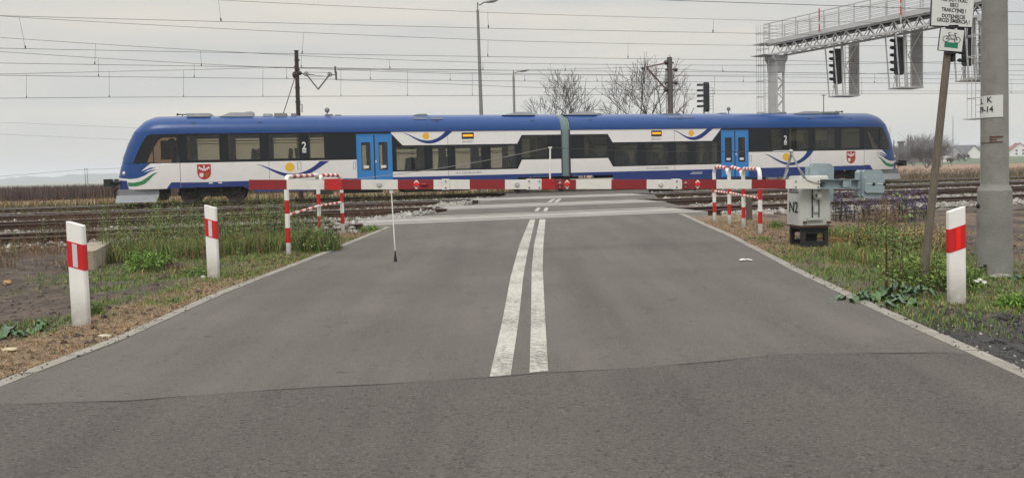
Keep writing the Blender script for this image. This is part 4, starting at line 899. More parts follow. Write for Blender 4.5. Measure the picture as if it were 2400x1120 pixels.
# rear beam, plates and counterweights
plate(1857, 1918, 'armw', 'arm_clamp', 4, HA + .006)
A, B = ap_(1885, 0, -.02), ap_(2014, 0, -.02); Lb = np.linalg.norm(B - A); mb = MB(); mb.box((A + B) / 2 + bn * .035, (Lb, .012, .13), (at_, bn, aup)); 
for sz in (-1, 1): mb.box((A + B) / 2 + aup * sz * .067, (Lb, .09, .010), (at_, bn, aup))
mb.box(ap_(1990, 0, .01), (.012, .06, .12), (at_, bn, aup)); mb.box(ap_(1982, 0, .012), (.10, .012, .10), (at_, bn, aup)); obj('counterweight_beam', mb, 'steelg', bar)
A2, B2 = A + bn * .62, B + bn * .62 - at_ * .45
mb = MB(); mb.box((A2 + B2) / 2, (Lb - .4, .05, .13), (at_, bn, aup)); obj('counterweight_beam', mb, 'steelg', bar)
oct_ = lambda hx, hz, c: [(-hx + c, -hz), (hx - c, -hz), (hx, -hz + c), (hx, hz - c), (hx - c, hz), (-hx + c, hz), (-hx, hz - c), (-hx, -hz + c)]
cw = ap_(2037, 0, 0); mb = MB(); mb.prism(oct_(.17, .21, .035), cw + bn * .10, at_, aup, -bn * .05); mb.prism(oct_(.175, .205, .035), cw + bn * .04, at_, aup, -bn * .05); o = obj('counterweight', mb, 'steelg', bar)
mb = MB(); mb.prism(oct_(.155, .21, .03), cw - bn * .035 + at_ * .01 + aup * .0, at_, aup, -bn * .04); mb.prism(oct_(.152, .118, .02), cw - bn * .08 + at_ * .02 - aup * .01, at_, aup, -bn * .035); obj('counterweight', mb, 'steelg', bar)
for dx in (0, .17):
    mb = MB(); c = cw + at_ * (dx - .02) - bn * .11; mb.tube([c - at_ * .09, c], .011, 8); q = obj('threaded_rod', mb, 'galv', bar); mb = MB().tube([c, c + at_ * .035], .024, 8); obj('nut', mb, 'seal', q)
cw = ap_(1960, 0, 0) + bn * .55; mb = MB(); mb.prism(oct_(.20, .31, .05), cw, at_, aup, -bn * .10); mb.prism(oct_(.19, .30, .05), cw - bn * .11, at_, aup, -bn * .04); obj('counterweight', mb, 'steelg', bar)
c = ap_(1923, -.01, .03); mb = MB()
for i in range(3): mb.tube([c + at_ * (.02 * math.cos(a) + .01 * i) + aup * (.03 * math.sin(a)) - bn * .01 * i for a in np.linspace(0, 5.6, 10)], .006, 5)
mb.tube([ap_(1886, HA / 2 - .01, DA / 2 + .015), ap_(1905, .02, DA / 2 + .03), c - bn * .02], .005, 5); obj('cable_coil', mb, 'seal', bar)

# ------------------------------------------------------------------ tubular railings
def banded(path, r, bands, sides=12):
    """tube whose material switches red/white along its length; bands = list of fractions"""
    P = [np.array(q, float) for q in path]; d = np.concatenate([[0], np.cumsum([np.linalg.norm(b - a) for a, b in zip(P[:-1], P[1:])])]); T = d[-1]
    cuts = sorted(set([round(float(x), 4) for x in d] + [round(b * T, 4) for b, _ in bands])); pts_ = []; ms = []
    def at(x):
        i = min(max(np.searchsorted(d, x) - 1, 0), len(P) - 2); f = (x - d[i]) / max(d[i + 1] - d[i], 1e-9); return P[i] + (P[i + 1] - P[i]) * f
    cuts = [c for i, c in enumerate(cuts) if i == 0 or c - cuts[i - 1] > 1e-3]
    for i, c in enumerate(cuts):
        pts_.append(at(c))
        if i: 
            mid = (cuts[i - 1] + c) / 2 / T; m = 0
            for b, mm in bands:
                if mid >= b: m = mm
            ms.append(m)
    return MB().tube(pts_, r, sides, ms)
def railing(name, label, posts, rail_z, hoop, r=.037):
    """posts: ground points in order; hoop height at each post; low cross rail"""
    root = thing(name, label, 'railing', posts[0])
    for i, P in enumerate(posts):
        top = np.array([P[0], P[1], P[2] + hoop[i] - .12]); base = P - np.array([0, 0, .05])
        obj('post', banded([base, top], r, [(0, 0), (.22, 1), (.42, 0), (.61, 1), (.79, 0)]), ['white', 'red'], root, smooth=True)
    for i in range(len(posts) - 1):
        A, B = posts[i].copy(), posts[i + 1].copy(); d = B - A; d[2] = 0; L_ = np.linalg.norm(d); d /= L_
        off = .05 if i else 0.0; A2 = A + d * off; A2[2] = A[2] + hoop[i]; B2 = B.copy(); B2[2] = B[2] + hoop[i + 1]; up = np.array([0, 0, 1.])
        path = [A2 - up * .14] + [A2 - up * .14 + d * .14 * (1 - math.cos(t)) + up * .14 * math.sin(t) for t in np.linspace(.3, math.pi / 2, 5)] + [B2 - d * .14 + d * .14 * math.sin(t) - up * .14 * (1 - math.cos(t)) for t in np.linspace(0, math.pi / 2 - .3, 5)] + [B2 - up * .14]
        nb = 4; bands = [(0, 0)] + [(.16 + .7 * k / (2 * nb), (k + 1) % 2) for k in range(2 * nb)] + [(.86, 0)]
        obj('top_rail', banded(path, r * .95, bands), ['white', 'red'], root, smooth=True)
        a = A + up * rail_z; b = B + up * rail_z; bands = [(0, 0)] + [(.08 + .84 * k / 8, (k + 1) % 2) for k in range(8)] + [(.92, 0)]
        obj('lower_rail', banded([a + d * r, b - d * r], r * .62, bands), ['white', 'red'], root, smooth=True)
    return root
def gpt(x, y): P = gp(x, y); return np.array([P[0], P[1], float(gz(P[0], P[1]))])
def base(x, y, it=4):
    """sight line against the ground surface"""
    P = gp(x, y); d = ray(x, y)
    for _ in range(12): z = float(gz(P[0], P[1])); t = (z - CAM[2]) / d[2]; P = CAM + t * d
    P[2] = float(gz(P[0], P[1])); return P
pr_ = [base(1782, 549), base(1743, 534), base(1710, 525), base(1675, 504)]
pr_[3] = pr_[2] + (pr_[2] - pr_[1]) * 1.15; pr_[3][2] = float(gz(*pr_[3][:2]))
railing('pedestrian_railing', 'red and white tubular railing with four posts beside the N2 cabinet', pr_, .62, [1.12, 1.13, 1.13, 1.12])
pl_ = [base(677, 596), base(750, 560), base(804, 548)]
railing('pedestrian_railing', 'red and white tubular railing with three posts in the weeds at the left road edge', pl_, .62, [1.21, 1.20, 1.16])

# ------------------------------------------------------------------ delineator posts
def delineator(x, y, H, slope, label, refl, lean=(0, 0), yaw=0.0, W_=.148):
    P = base(x, y); P[2] -= .03; root = thing('delineator_post', label, 'delineator', P, 'delineator posts')
    e1 = np.array([math.cos(yaw), math.sin(yaw), 0]); e2 = np.array([-math.sin(yaw), math.cos(yaw), 0]); n = 5
    sec = [(-W_ / 2, -.012), (-W_ / 2 + .012, -.024), (W_ / 2 - .012, -.024), (W_ / 2, -.012), (W_ / 2, .030), (W_ / 2 - .014, .046), (-W_ / 2 + .014, .046), (-W_ / 2, .030)]
    def slab(z0, z1, s0, s1, grow=0.0, x0=None, x1=None):
        mb = MB(); S = [(a + math.copysign(grow, a), b + math.copysign(grow, b - .01)) for a, b in sec]
        if x0 is not None: S = [(x0, -.024 - grow), (x1, -.024 - grow), (x1, -.018), (x0, -.018)]
        vs = []
        for z, s in ((z0, s0), (z1, s1)):
            for a, b in S: vs.append(P + e1 * (a + lean[0] * z) + e2 * (b + lean[1] * z) + np.array([0, 0, z + s * a]))
        k = len(S); return mb.add(vs, [tuple(range(k))[::-1], tuple(range(k, 2 * k))] + [(i, (i + 1) % k, k + (i + 1) % k, k + i) for i in range(k)])
    obj('post_body', slab(0, H, 0, slope), M.setdefault('plast', mat('white plastic post', (.80, .78, .74), .45, mud=(.38, .75, (.20, .16, .12), 14.), dirt=((.5, .46, .4), 6., .25))), root)
    zb, zt = H * .585, H * .825; bo = obj('reflective_band', slab(zb, zt, slope, slope, .0025), M.setdefault('redfilm', mat('red reflective film', (.55, .012, .014), .4)), root)
    obj('reflector', slab(zb + .012, zt - .012, slope, slope, .006, -.022, .020), refl, bo)
dl = (-.012, 0)
M['refl_w'] = mat('white reflector strip', (.55, .55, .58), .3); M['refl_r'] = mat('bright red reflector strip', (.85, .02, .01), .3)
delineator(190, 760, .955, -.30, 'white delineator post with red band and white reflector, the nearer one on the left verge', 'refl_w', (-.008, 0))
delineator(500.5, 652, .93, -.30, 'white delineator post with red band and white reflector, farther one by the left weeds', 'refl_w', (-.004, 0), W_=.142)
delineator(2243.5, 712, .90, .32, 'white delineator post with all red band beside the concrete pole', 'refl_r', (-.012, 0), W_=.152)

# ------------------------------------------------------------------ concrete pole with number plate
PB = base(2331, 640); PB[2] -= .05; Yp = PB[1]
pole = thing('utility_pole', 'thick round concrete pole with stepped base and white number plate', 'pole', PB)
def wpx(px, Y): return px / FPX * Y * .845
zs = lambda y: float(pt(2328, y, Yp)[2])
zc = [(PB[2], 86), (zs(520), 85), (zs(452), 83), (zs(446), 83), (zs(434), 68), (zs(430), 67), (zs(230), 65), (zs(0), 60), (zs(0) + 3.5, 48)]
mb = MB(); mb.tube([(PB[0] - .012 * (z - PB[2]) * .4, PB[1], z) for z, _ in zc[:4]], [wpx(w_, Yp) / 2 for _, w_ in zc[:4]], 40); mb.tube([(PB[0] - .005 * (z - PB[2]), PB[1], z) for z, _ in zc[3:]], [wpx(w_, Yp) / 2 for _, w_ in zc[3:]], 40); obj('pole_shaft', mb, 'conc', pole, smooth=True)
def onpole(px, py, r): P = pt(px, py, Yp); dx = P[0] - (PB[0] - .005 * (P[2] - PB[2])); dx = max(min(dx, r * .98), -r * .98); return dx
rp_ = wpx(65, Yp) / 2; zc_ = zs(251); mb = MB(); n = 12; a0, a1 = -3.6, -1.55      # the sheet curves round the shaft
cpx = PB[0] - .005 * (zc_ - PB[2]); vs = []
for i in range(n + 1):
    a = a0 + (a1 - a0) * i / n; 
    for z in (zc_ - .125, zc_ + .125): vs.append((cpx + (rp_ + .008) * math.cos(a), PB[1] + (rp_ + .008) * math.sin(a), z))
k = len(vs); vs += [(cpx + (x - cpx) * .97, PB[1] + (y - PB[1]) * .97, z) for x, y, z in vs[:k]]
fs = [(2 * i, 2 * i + 2, 2 * i + 3, 2 * i + 1) for i in range(n)] + [(k + 2 * i, k + 2 * i + 1, k + 2 * i + 3, k + 2 * i + 2) for i in range(n)] + [(2 * i, k + 2 * i, k + 2 * i + 2, 2 * i + 2) for i in range(n)] + [(2 * i + 1, 2 * i + 3, k + 2 * i + 3, k + 2 * i + 1) for i in range(n)] + [(0, 1, k + 1, k), (2 * n, k + 2 * n, k + 2 * n + 1, 2 * n + 1)]
mb.add(vs, fs); npl = obj('number_plate', mb, 'signw', pole)
VA = -math.pi / 2 - math.atan((2328 - 1200) / FPX)       # bearing from the shaft back to the camera's side of the road
def wrapped(s_, z, sz, ang, r):                            # lettering bent round the shaft
    o = text('plate_lettering', s_, sz, (0, 0, 0), (1, 0, 0), (0, 0, 1), 'ink', npl, sx=.85, bold=.001)
    for v in o.data.vertices:
        q = np.array(v.co) + org_of(o); a = ang + q[0] / r; rr = r + .002 - q[1]
        v.co = Vector((cpx + rr * math.cos(a), PB[1] + rr * math.sin(a), z + q[2])) - Vector(org_of(o))
for s_, dx, py, sz in (('L', -1.02, 238, .095), ('K', -.36, 236, .095), ('39-14', -.72, 258, .095)): wrapped(s_, zs(py), sz, VA + dx, rp_ + .009)
def band(z, h, a0, a1, m, name, r=None):
    r = r or rp_; mb = MB(); n = 12; vs = []
    for i in range(n + 1):
        a = a0 + (a1 - a0) * i / n
        for zz, rr in ((z - h / 2, r + .006), (z + h / 2, r + .006), (z - h / 2, r - .01), (z + h / 2, r - .01)): vs.append((cpx + rr * math.cos(a), PB[1] + rr * math.sin(a), zz))
    fs = []
    for i in range(n): b = 4 * i; fs += [(b, b + 4, b + 5, b + 1), (b + 2, b + 3, b + 7, b + 6), (b, b + 2, b + 6, b + 4), (b + 1, b + 5, b + 7, b + 3)]
    fs += [(0, 1, 3, 2), (4 * n, 4 * n + 2, 4 * n + 3, 4 * n + 1)]; mb.add(vs, fs); return obj(name, mb, m, pole)
band(zs(327), .07, VA - 1.3, VA - .35, 'conc', 'clamp_plate'); band(zs(322), .018, VA - .34, VA + .62, 'rust', 'steel_band'); band(zs(328), .014, VA - .34, VA + .15, 'rust', 'steel_band'); band(zs(334), .014, VA - 1.3, VA + .6, 'rust', 'steel_band')
c = pt(2294, 483, Yp - wpx(40, Yp)); mb = MB().ell((c[0], PB[1] - .155, c[2]), (.018, .03, .032), 10, 8); obj('drilled_hole', mb, 'ink', pole)
M['stain'] = mat('tar stain', (.02, .02, .02), .9)
rb_ = wpx(86, Yp) / 2
band(zs(626), .045, VA - .80, VA - .42, 'stain', 'tar_stain', rb_ + .004); band(zs(620), .03, VA - .56, VA - .40, 'stain', 'tar_stain', rb_ + .006)

# ------------------------------------------------------------------ leaning wooden sign post with two signs
SB = base(2163, 662); SB[2] -= .05; Ys = SB[1]; STp = pt(2224, 96, Ys); STp2 = pt(2232, 0, Ys); T_ = SB + (STp - SB) * 1.33
sgn = thing('sign_post', 'leaning weathered wooden post carrying a warning sign and a bicycle route sign', 'sign post', SB)
dS = (T_ - SB) / np.linalg.norm(T_ - SB); mb = MB().tube([SB + (T_ - SB) * t for t in np.linspace(0, 1, 14)], [.039 - .005 * t for t in np.linspace(0, 1, 14)], 12); obj('post', mb, 'wood', sgn, smooth=True)
sr = pt(2254, 72, Ys) - pt(2206, 67, Ys); sr /= np.linalg.norm(sr); sup = pt(2203, 67, Ys) - pt(2198.5, 118, Ys); sup /= np.linalg.norm(sup); sup = sup - sr * (sup @ sr) * .0
fr_ = np.array([0, -1, 0])
def panel(px0, name, m, edge_m, extra=.006):
    P = [pt(x, y, Ys - .07) for x, y in px0]; mb = MB(); k = len(P); mb.add([q for q in P] + [q - fr_ * .012 for q in P], [tuple(range(k))[::-1], tuple(range(k, 2 * k))] + [(i, (i + 1) % k, k + (i + 1) % k, k + i) for i in range(k)], 0); o = obj(name, mb, m, sgn)
    c = sum(P) / 4; Q = [c + (q - c) * 1.03 - fr_ * .006 for q in P]; eb = MB(); eb.add(Q + [q - fr_ * .014 for q in Q], [tuple(range(k))[::-1], tuple(range(k, 2 * k))] + [(i, (i + 1) % k, k + (i + 1) % k, k + i) for i in range(k)]); obj('sign_backing', eb, edge_m, o); return o, P
bs, BP = panel([(2206, 67.5), (2260, 72), (2254, 122), (2200, 117.5)], 'bicycle_sign', 'signw', 'blacks')
ws_, WP = panel([(2188, -75), (2288, -66), (2278, 64), (2183, 60)], 'warning_sign', 'signw', 'blacks')
def onsign(P, u, v, out=.001):                              # u,v 0..1 from the upper left
    a = P[0] + (P[1] - P[0]) * u; b = P[3] + (P[2] - P[3]) * u; return a + (b - a) * v + fr_ * out
mb = MB()
def sline(P, uv, r=.003): return MB().tube([onsign(P, *q, .002) for q in uv], r, 5)
for cu in ((.255, .455), (.745, .475)):
    mb.tube([onsign(BP, cu[0] + .13 * math.cos(a), cu[1] + .135 * math.sin(a), .002) for a in np.linspace(0, 2 * math.pi, 21)], .0026, 5)
for L_ in (((.255, .455), (.37, .27), (.66, .26), (.52, .46), (.37, .27)), ((.52, .46), (.255, .455)), ((.745, .475), (.62, .24)), ((.745, .475), (.52, .46)), ((.37, .27), (.33, .17), (.42, .14)), ((.57, .17), (.70, .18)), ((.62, .24), (.62, .17))):
    mb.tube([onsign(BP, *q, .002) for q in L_], .0026, 5)
obj('bicycle_symbol', mb, 'ink', bs)
mb = MB(); g_uv = [(.22, .60), (.80, .62), (.80, .86), (.22, .84)]; q = [onsign(BP, *a, .002) for a in g_uv]; q2 = [onsign(BP, *a, -.004) for a in g_uv]; mb.add(q + q2, [(0, 1, 2, 3), (7, 6, 5, 4), (0, 4, 5, 1), (1, 5, 6, 2), (2, 6, 7, 3), (3, 7, 4, 0)]); obj('green_bar', mb, 'green', bs)
wr = (WP[1] - WP[0]); wr /= np.linalg.norm(wr); wu = WP[0] - WP[3]; wu /= np.linalg.norm(wu)
for s_, v, sz in (('NIE DOTYKAĆ', .575, .052), ('SIECI', .665, .052), ('TRAKCYJNEJ !', .755, .052), ('DOTKNIĘCIE', .865, .052), ('GROZI ŚMIERCIĄ !', .945, .052)):
    text('sign_lettering', s_, sz, onsign(WP, .53, v - .035, .0015), wr, wu, 'ink', ws_, sx=.78, bold=.0010)
mb = MB()                                                   # red lightning flash above the words
zz = [(.50, .06), (.62, .05), (.52, .24), (.60, .23), (.46, .46), (.51, .29), (.42, .30)]; q = [onsign(WP, *a, .0015) for a in zz]; q2 = [onsign(WP, *a, -.003) for a in zz]; k = len(zz)
mb.add(q + q2, [tuple(range(k)), tuple(range(k, 2 * k))[::-1]] + [(i, k + i, k + (i + 1) % k, (i + 1) % k) for i in range(k)]); obj('lightning_symbol', mb, 'red', ws_)
for c_, d_ in ((pt(2231, 64, Ys - .04), (.10, .06, .03)), (pt(2228, 124, Ys - .03), (.10, .06, .03)), (pt(2233, 136, Ys - .01), (.03, .05, .08))): obj('sign_bracket', MB().box(c_, d_), 'blacks', sgn)

# ------------------------------------------------------------------ signal gantry across the tracks
GA = np.array([16.35, 45.3, 0]); GB = np.array([22.6, 34.3, 0]); gd = (GB - GA) / np.linalg.norm(GB - GA); gn = np.array([gd[1], -gd[0], 0]); gn = gn if gn[0] < 0 else -gn   # gn points to the side the trains come from (left)
GL = float(np.linalg.norm(GB - GA)) - .35; GB = GA + gd * GL; UPV = np.array([0, 0, 1.])
ZBm, ZTm, ZF, ZRl = 7.72, 8.34, 8.66, 9.62
gan = thing('signal_gantry', 'pale grey steel signal bridge with lattice truss and railed walkway above the tracks', 'gantry', (GA[0], GA[1], -.2))
def gpnt(t, side, z): return GA + gd * t + gn * side * .55 + UPV * z
for sd_ in (-1, 1):
    mb = MB(); mb.bar(gpnt(-.3, sd_, ZBm + .05), gpnt(GL + .1, sd_, ZBm + .05), .10); mb.bar(gpnt(-.3, sd_, ZTm), gpnt(GL + .1, sd_, ZTm), .10); n = 18; st_ = GL / n
    for i in range(n):
        mb.bar(gpnt(i * st_, sd_, ZBm + .06), gpnt((i + .5) * st_, sd_, ZTm - .04), .045); mb.bar(gpnt((i + .5) * st_, sd_, ZTm - .04), gpnt((i + 1) * st_, sd_, ZBm + .06), .045)
    obj('truss_side', mb, 'gantry', gan)
    mb = MB(); mb.box((gpnt(0, sd_, 0) + gpnt(GL, sd_, 0)) / 2 + gn * sd_ * .12 + UPV * (ZTm + ZF) / 2, (GL + .6, .03, ZF - ZTm - .06), (gd, gn, UPV)); obj('walkway_fascia', mb, 'gantry', gan)
    mb = MB(); m_ = 13
    for i in range(m_ + 1): mb.bar(gpnt(GL * i / m_, sd_ * 1.2, ZTm), gpnt(GL * i / m_, sd_ * 1.2, ZRl), .05)
    for k, z in enumerate(np.linspace(ZF + .14, ZRl, 5)): mb.bar(gpnt(-.4, sd_ * 1.2, z), gpnt(GL + .1, sd_ * 1.2, z), .05 if k == 4 else .026)
    obj('railing', mb, 'gantry', gan)
mb = MB(); mb.box((gpnt(0, 0, 0) + gpnt(GL, 0, 0)) / 2 + UPV * (ZTm + .10), (GL + .8, 1.25, .05), (gd, gn, UPV)); obj('walkway_deck', mb, 'gdark', gan)
mb = MB(); n = 9
for i in range(n): mb.bar(gpnt(GL * i / n, -1, ZBm + .05), gpnt(GL * (i + 1) / n, 1, ZBm + .05), .05); mb.bar(gpnt(GL * i / n, -1, ZBm + .05), gpnt(GL * i / n, 1, ZBm + .05), .05)
obj('bottom_bracing', mb, 'gantry', gan)
for t0_, lad in ((-.1, 1), (GL + .05, 1)):
    c = gpnt(t0_, 0, 0); mb = MB()
    for a, b in ((-.28, -.30), (-.28, .30), (.28, -.30), (.28, .30)): mb.bar(c + gd * a + gn * b + UPV * -.2, c + gd * a + gn * b + UPV * (ZBm - .9), .11)
    for zz in np.arange(.6, ZBm - 1.2, 1.0):
        for b in (-.30, .30): mb.bar(c + gd * -.28 + gn * b + UPV * zz, c + gd * .28 + gn * b + UPV * (zz + .5), .06); mb.bar(c + gd * .28 + gn * b + UPV * (zz + .5), c + gd * -.28 + gn * b + UPV * (zz + 1.0), .06)
    mb.box(c + gn * .33 + UPV * (ZBm / 2 - .6), (.62, .02, ZBm - .8), (gd, gn, UPV))
    o = obj('column', mb, 'gantry', gan)
    mb = MB(); mb.prism([(-.36, -1.0), (.36, -1.0), (.42, -.45), (.62, -.2), (.62, 0), (-.62, 0), (-.62, -.2), (-.42, -.45)], c - gd * .35 + UPV * ZBm, gn, UPV, gd * .70); obj('column_head', mb, 'gantry', gan)
    lc = c + gn * .95 - gd * .2; mb = MB(); zt_ = ZRl if t0_ < 0 else 7.6; zb_ = .2 if t0_ < 0 else 3.0; R_ = .36
    for b in (-.2, .2): mb.tube([lc + gd * b - gn * .32 + UPV * zb_, lc + gd * b - gn * .32 + UPV * zt_], .02, 5)
    for z in np.arange(zb_, zt_, .33): mb.tube([lc - gd * .2 - gn * .32 + UPV * z, lc + gd * .2 - gn * .32 + UPV * z], .012, 4)
    for a in (-2.1, -1.1, 0, 1.1, 2.1): mb.tube([lc + gn * R_ * math.cos(a) + gd * R_ * math.sin(a) + UPV * max(zb_, 2.4), lc + gn * R_ * math.cos(a) + gd * R_ * math.sin(a) + UPV * zt_], .014, 4)
    for z in np.arange(max(zb_, 2.4), zt_, .95): mb.tube([lc + gn * R_ * math.cos(a) + gd * R_ * math.sin(a) + UPV * z for a in np.linspace(-2.6, 2.6, 13)], .02, 4)
    mb.box(lc + UPV * (ZBm if t0_ < 0 else zb_), (1.0 if t0_ < 0 else .75, .9, .04), (gd, gn, UPV)); obj('ladder_cage', mb, 'gantry', gan)
e1 = gpnt(-.45, 0, 0); mb = MB()
for z in np.linspace(ZF + .14, ZRl, 5): mb.bar(e1 + gn * .66 + UPV * z, e1 - gn * .66 + UPV * z, .03)
mb.box(e1 + gn * .75 + UPV * (ZTm + .1), (.9, .8, .04), (gd, gn, UPV)); obj('end_railing', mb, 'gantry', gan)
for t in (3.6, 8.4):
    mb = banded([gpnt(t, 1.45, ZTm - .3), gpnt(t, 1.45, ZRl + .15)], .035, [(0, 0), (.25, 1), (.5, 0), (.6, 1)], 6); obj('marker_rod', mb, ['gantry', 'red'], gan)
def hang_signal(xpx, y0, y1, D_, lab, side=1):
    """signal cage hung from the walkway; the head faces the trains coming from the left"""
    P = pt(xpx, y1, D_); b = P.copy(); root = thing('hanging_signal', lab, 'railway signal', (P[0], P[1], ZBm + .2), 'signals hanging from the gantry')
    zb_ = P[2]; hz_ = ZBm + .15; a = -TD                      # a points the way the lamps look
    w_ = TN
    mb = MB(); mb.box((b[0], b[1], zb_) + a * -.35, (1.45, .85, .06), (TD, TN, UPV)); obj('cage_floor', mb, 'gantry', root)
    mb = MB()
    for sx_, tw in ((.38, -.36), (.38, .36)): mb.bar(b + a * .35 + w_ * tw + UPV * 0, b + a * .62 + w_ * tw + UPV * (hz_ - zb_), .055)
    for tw in (-.3, .3): mb.bar(b + a * -.05 + w_ * tw, b + a * .10 + w_ * tw + UPV * (hz_ - zb_ + .8), .06)
    mb.bar(b + a * -.15 - w_ * .36, b + a * -.02 - w_ * .3 + UPV * (hz_ - zb_), .04); mb.bar(b + a * -1.0 - w_ * .40, b + a * -.15 - w_ * .36 + UPV * 1.7, .03); mb.bar(b + a * -.15 - w_ * .36 + UPV * 1.6, b + a * -1.0 - w_ * .40 + UPV * (hz_ - zb_), .03)
    obj('cage_frame', mb, 'gantry', root)
    mb = MB(); mb.box(b + a * -1.02 + UPV * ((hz_ - zb_ + .1) / 2), (.05, .80, hz_ - zb_ + .1), (TD, TN, UPV))
    for z in np.linspace(.3, hz_ - zb_ - .2, 5): mb.bar(b + a * -.96 - w_ * .4 + UPV * z, b + a * -.96 + w_ * .4 + UPV * z, .03)
    obj('background_board', mb, M.setdefault('board', mat('dull grey board', (.40, .39, .375), .7, dirt=((.16, .15, .14), 3., .5))), root)
    mb = MB()
    for q in (-.16, .16): mb.bar(b + a * -.55 + w_ * q, b + a * -.55 + w_ * q + UPV * (hz_ - zb_), .025)
    for z in np.arange(.2, hz_ - zb_, .28): mb.bar(b + a * -.55 + w_ * -.16 + UPV * z, b + a * -.55 + w_ * .16 + UPV * z, .018)
    obj('cage_ladder', mb, 'gantry', root)
    hc = b + a * .22 + UPV * ((hz_ - zb_) * .56); Hh = (hz_ - zb_) * .66; mb = MB(); mb.prism([(-.2, -Hh / 2 + .1), (-.1, -Hh / 2), (.1, -Hh / 2), (.2, -Hh / 2 + .1), (.2, Hh / 2 - .1), (.1, Hh / 2), (-.1, Hh / 2), (-.2, Hh / 2 - .1)], hc, TN, UPV, a * -.30); hd = obj('signal_head', mb, 'sig', root)
    for k in range(5):
        z = (k - 2) * Hh / 5.2; c = hc + UPV * z; mb = MB(); n = 9; vs = []
        for i in range(n):
            an = math.radians(-10 + 200 * i / (n - 1)); q = w_ * math.cos(an) * .13 + UPV * math.sin(an) * .13; vs += [c + q, c + q + a * (.34 if 0 < math.sin(an) else .2)]
        for i in range(n):
            an = math.radians(-10 + 200 * i / (n - 1)); q = w_ * math.cos(an) * .118 + UPV * math.sin(an) * .118; vs += [c + q, c + q + a * (.34 if 0 < math.sin(an) else .2)]
        fs = [(2 * i, 2 * i + 1, 2 * i + 3, 2 * i + 2) for i in range(n - 1)] + [(2 * n + 2 * i, 2 * n + 2 * i + 2, 2 * n + 2 * i + 3, 2 * n + 2 * i + 1) for i in range(n - 1)] + [(2 * i + 1, 2 * n + 2 * i + 1, 2 * n + 2 * i + 3, 2 * i + 3) for i in range(n - 1)]
        mb.add(vs, fs); obj('visor', mb, 'sig', hd); mb = MB().tube([c, c + a * .02], .10, 12); obj('signal_lens', mb, M.setdefault('lensd', mat('unlit lens', (.03, .03, .04), .1)), hd)
    mb = MB(); mb.bar(hc - UPV * Hh / 2, b + a * .2, .07); mb.bar(hc - UPV * (Hh / 2 + .1) + a * .05, b + a * .45, .04); mb.box(hc - UPV * (Hh / 2 + .12) + a * .1, (.03, .16, .16), (TD, TN, UPV)); obj('signal_foot', mb, 'gantry', root)
    return root
hang_signal(1966, 110, 226, 42.0, 'leftmost hanging signal of the gantry, with five black visors')
hang_signal(2110, 70, 207, 38.6, 'middle hanging signal of the gantry, left of the bicycle sign')
hang_signal(2270, 60, 189, 35.6, 'rightmost hanging signal of the gantry, behind the bicycle sign and concrete pole')

# ------------------------------------------------------------------ masts, lamps, lineside signal
def base_behind(x, y, D_, z=-.3): P = pt(x, y, D_); return np.array([P[0], P[1], z])
D1 = 46.5; q = base_behind(698, 262, D1); tp = pt(694.5, 121, D1)
m1 = thing('catenary_mast', 'dark brown steel mast with pulley tensioner and stay wire at the left', 'mast', q)
qq = lambda x, y, o_=0: pt(x, y, D1 + o_)
mb = MB().tube([q + (tp - q) * t for t in (0, .3, .6, .985)] + [tp], [.16, .15, .135, .125, .115], 8); mb.tube([tp, tp + UPV * .05], [.16, .16], 8)
for y in (140, 162, 205, 238): mb.tube([qq(695.5 + (y - 121) * .022, y), qq(695.6 + (y - 121) * .022, y + 3)], .17, 8)
obj('mast_shaft', mb, 'mast', m1)
for f_ in (MB().bar(qq(689, 158), qq(694, 152), .05), MB().ell(qq(693, 176), (.22, .2, .24), 8, 6), MB().ell(qq(702, 172), (.16, .15, .14), 8, 6), MB().bar(qq(688, 180), qq(694, 170), .12), MB().tube([qq(703, 170), qq(713, 175)], .04, 6), MB().tube([qq(697, 222), qq(691, 227), qq(698, 227)], .03, 5), MB().tube([qq(703, 245), qq(708, 245), qq(708, 264)], .03, 5)): obj('mast_fitting', f_, 'mast', m1)
gr = M.setdefault('tens', mat('tensioner grey', (.075, .08, .07), .6))
for x, y in ((717.5, 174), (773, 175)):
    c = qq(x, y); mb = MB(); mb.tube([c + np.array([math.cos(a), 0, math.sin(a)]) * .125 for a in np.linspace(0, 2 * math.pi, 17)], .028, 6, cap=False); mb.ell(c, (.05, .06, .05), 8, 6)
    for k in range(4): a = k * math.pi / 4; mb.bar(c - np.array([math.cos(a), 0, math.sin(a)]) * .12, c + np.array([math.cos(a), 0, math.sin(a)]) * .12, .02)
    obj('pulley', mb, gr, m1)
mb = MB(); mb.bar(qq(717.5, 174), qq(746, 210), .07); mb.bar(qq(773, 175), qq(745.5, 210), .07); obj('tensioner_arm', mb, gr, m1)
mb = MB(); mb.bar(qq(785.5, 156), qq(786, 172), .09); mb.bar(qq(787.5, 168), qq(788, 188), .10); mb.bar(qq(776, 176), qq(786, 176), .05); obj('yoke_plate', mb, gr, m1)
mb = MB()
for a, b in (((717, 169.5), (773, 170.5)), ((720, 179.5), (770, 179.5)), ((722, 175), (766, 180))): mb.tube([qq(*a), qq(*b)], .012, 4)
mb.bar(qq(722, 175), qq(736, 176), .05); obj('tensioner_rope', mb, 'wire', m1)
ga = qq(692, 180); gb = np.array([qq(657, 262)[0] - 1.6, D1 - .5, -.3]); obj('stay_wire', MB().tube([ga, gb], .025, 6), 'wire', m1)
D2 = 47; q = base_behind(1572, 262, D2); tp = pt(1569, 135, D2); q2 = lambda x, y, o_=0: pt(x, y, D2 + o_)
m2 = thing('catenary_mast', 'grey concrete mast with rusty bracket and insulators in front of the bare trees', 'mast', q)
mb = MB().tube([q, tp], [.20, .165], 10); obj('mast_shaft', mb, 'concd', m2, smooth=True)
ins = M.setdefault('insul', mat('brown insulator', (.035, .018, .018), .4))
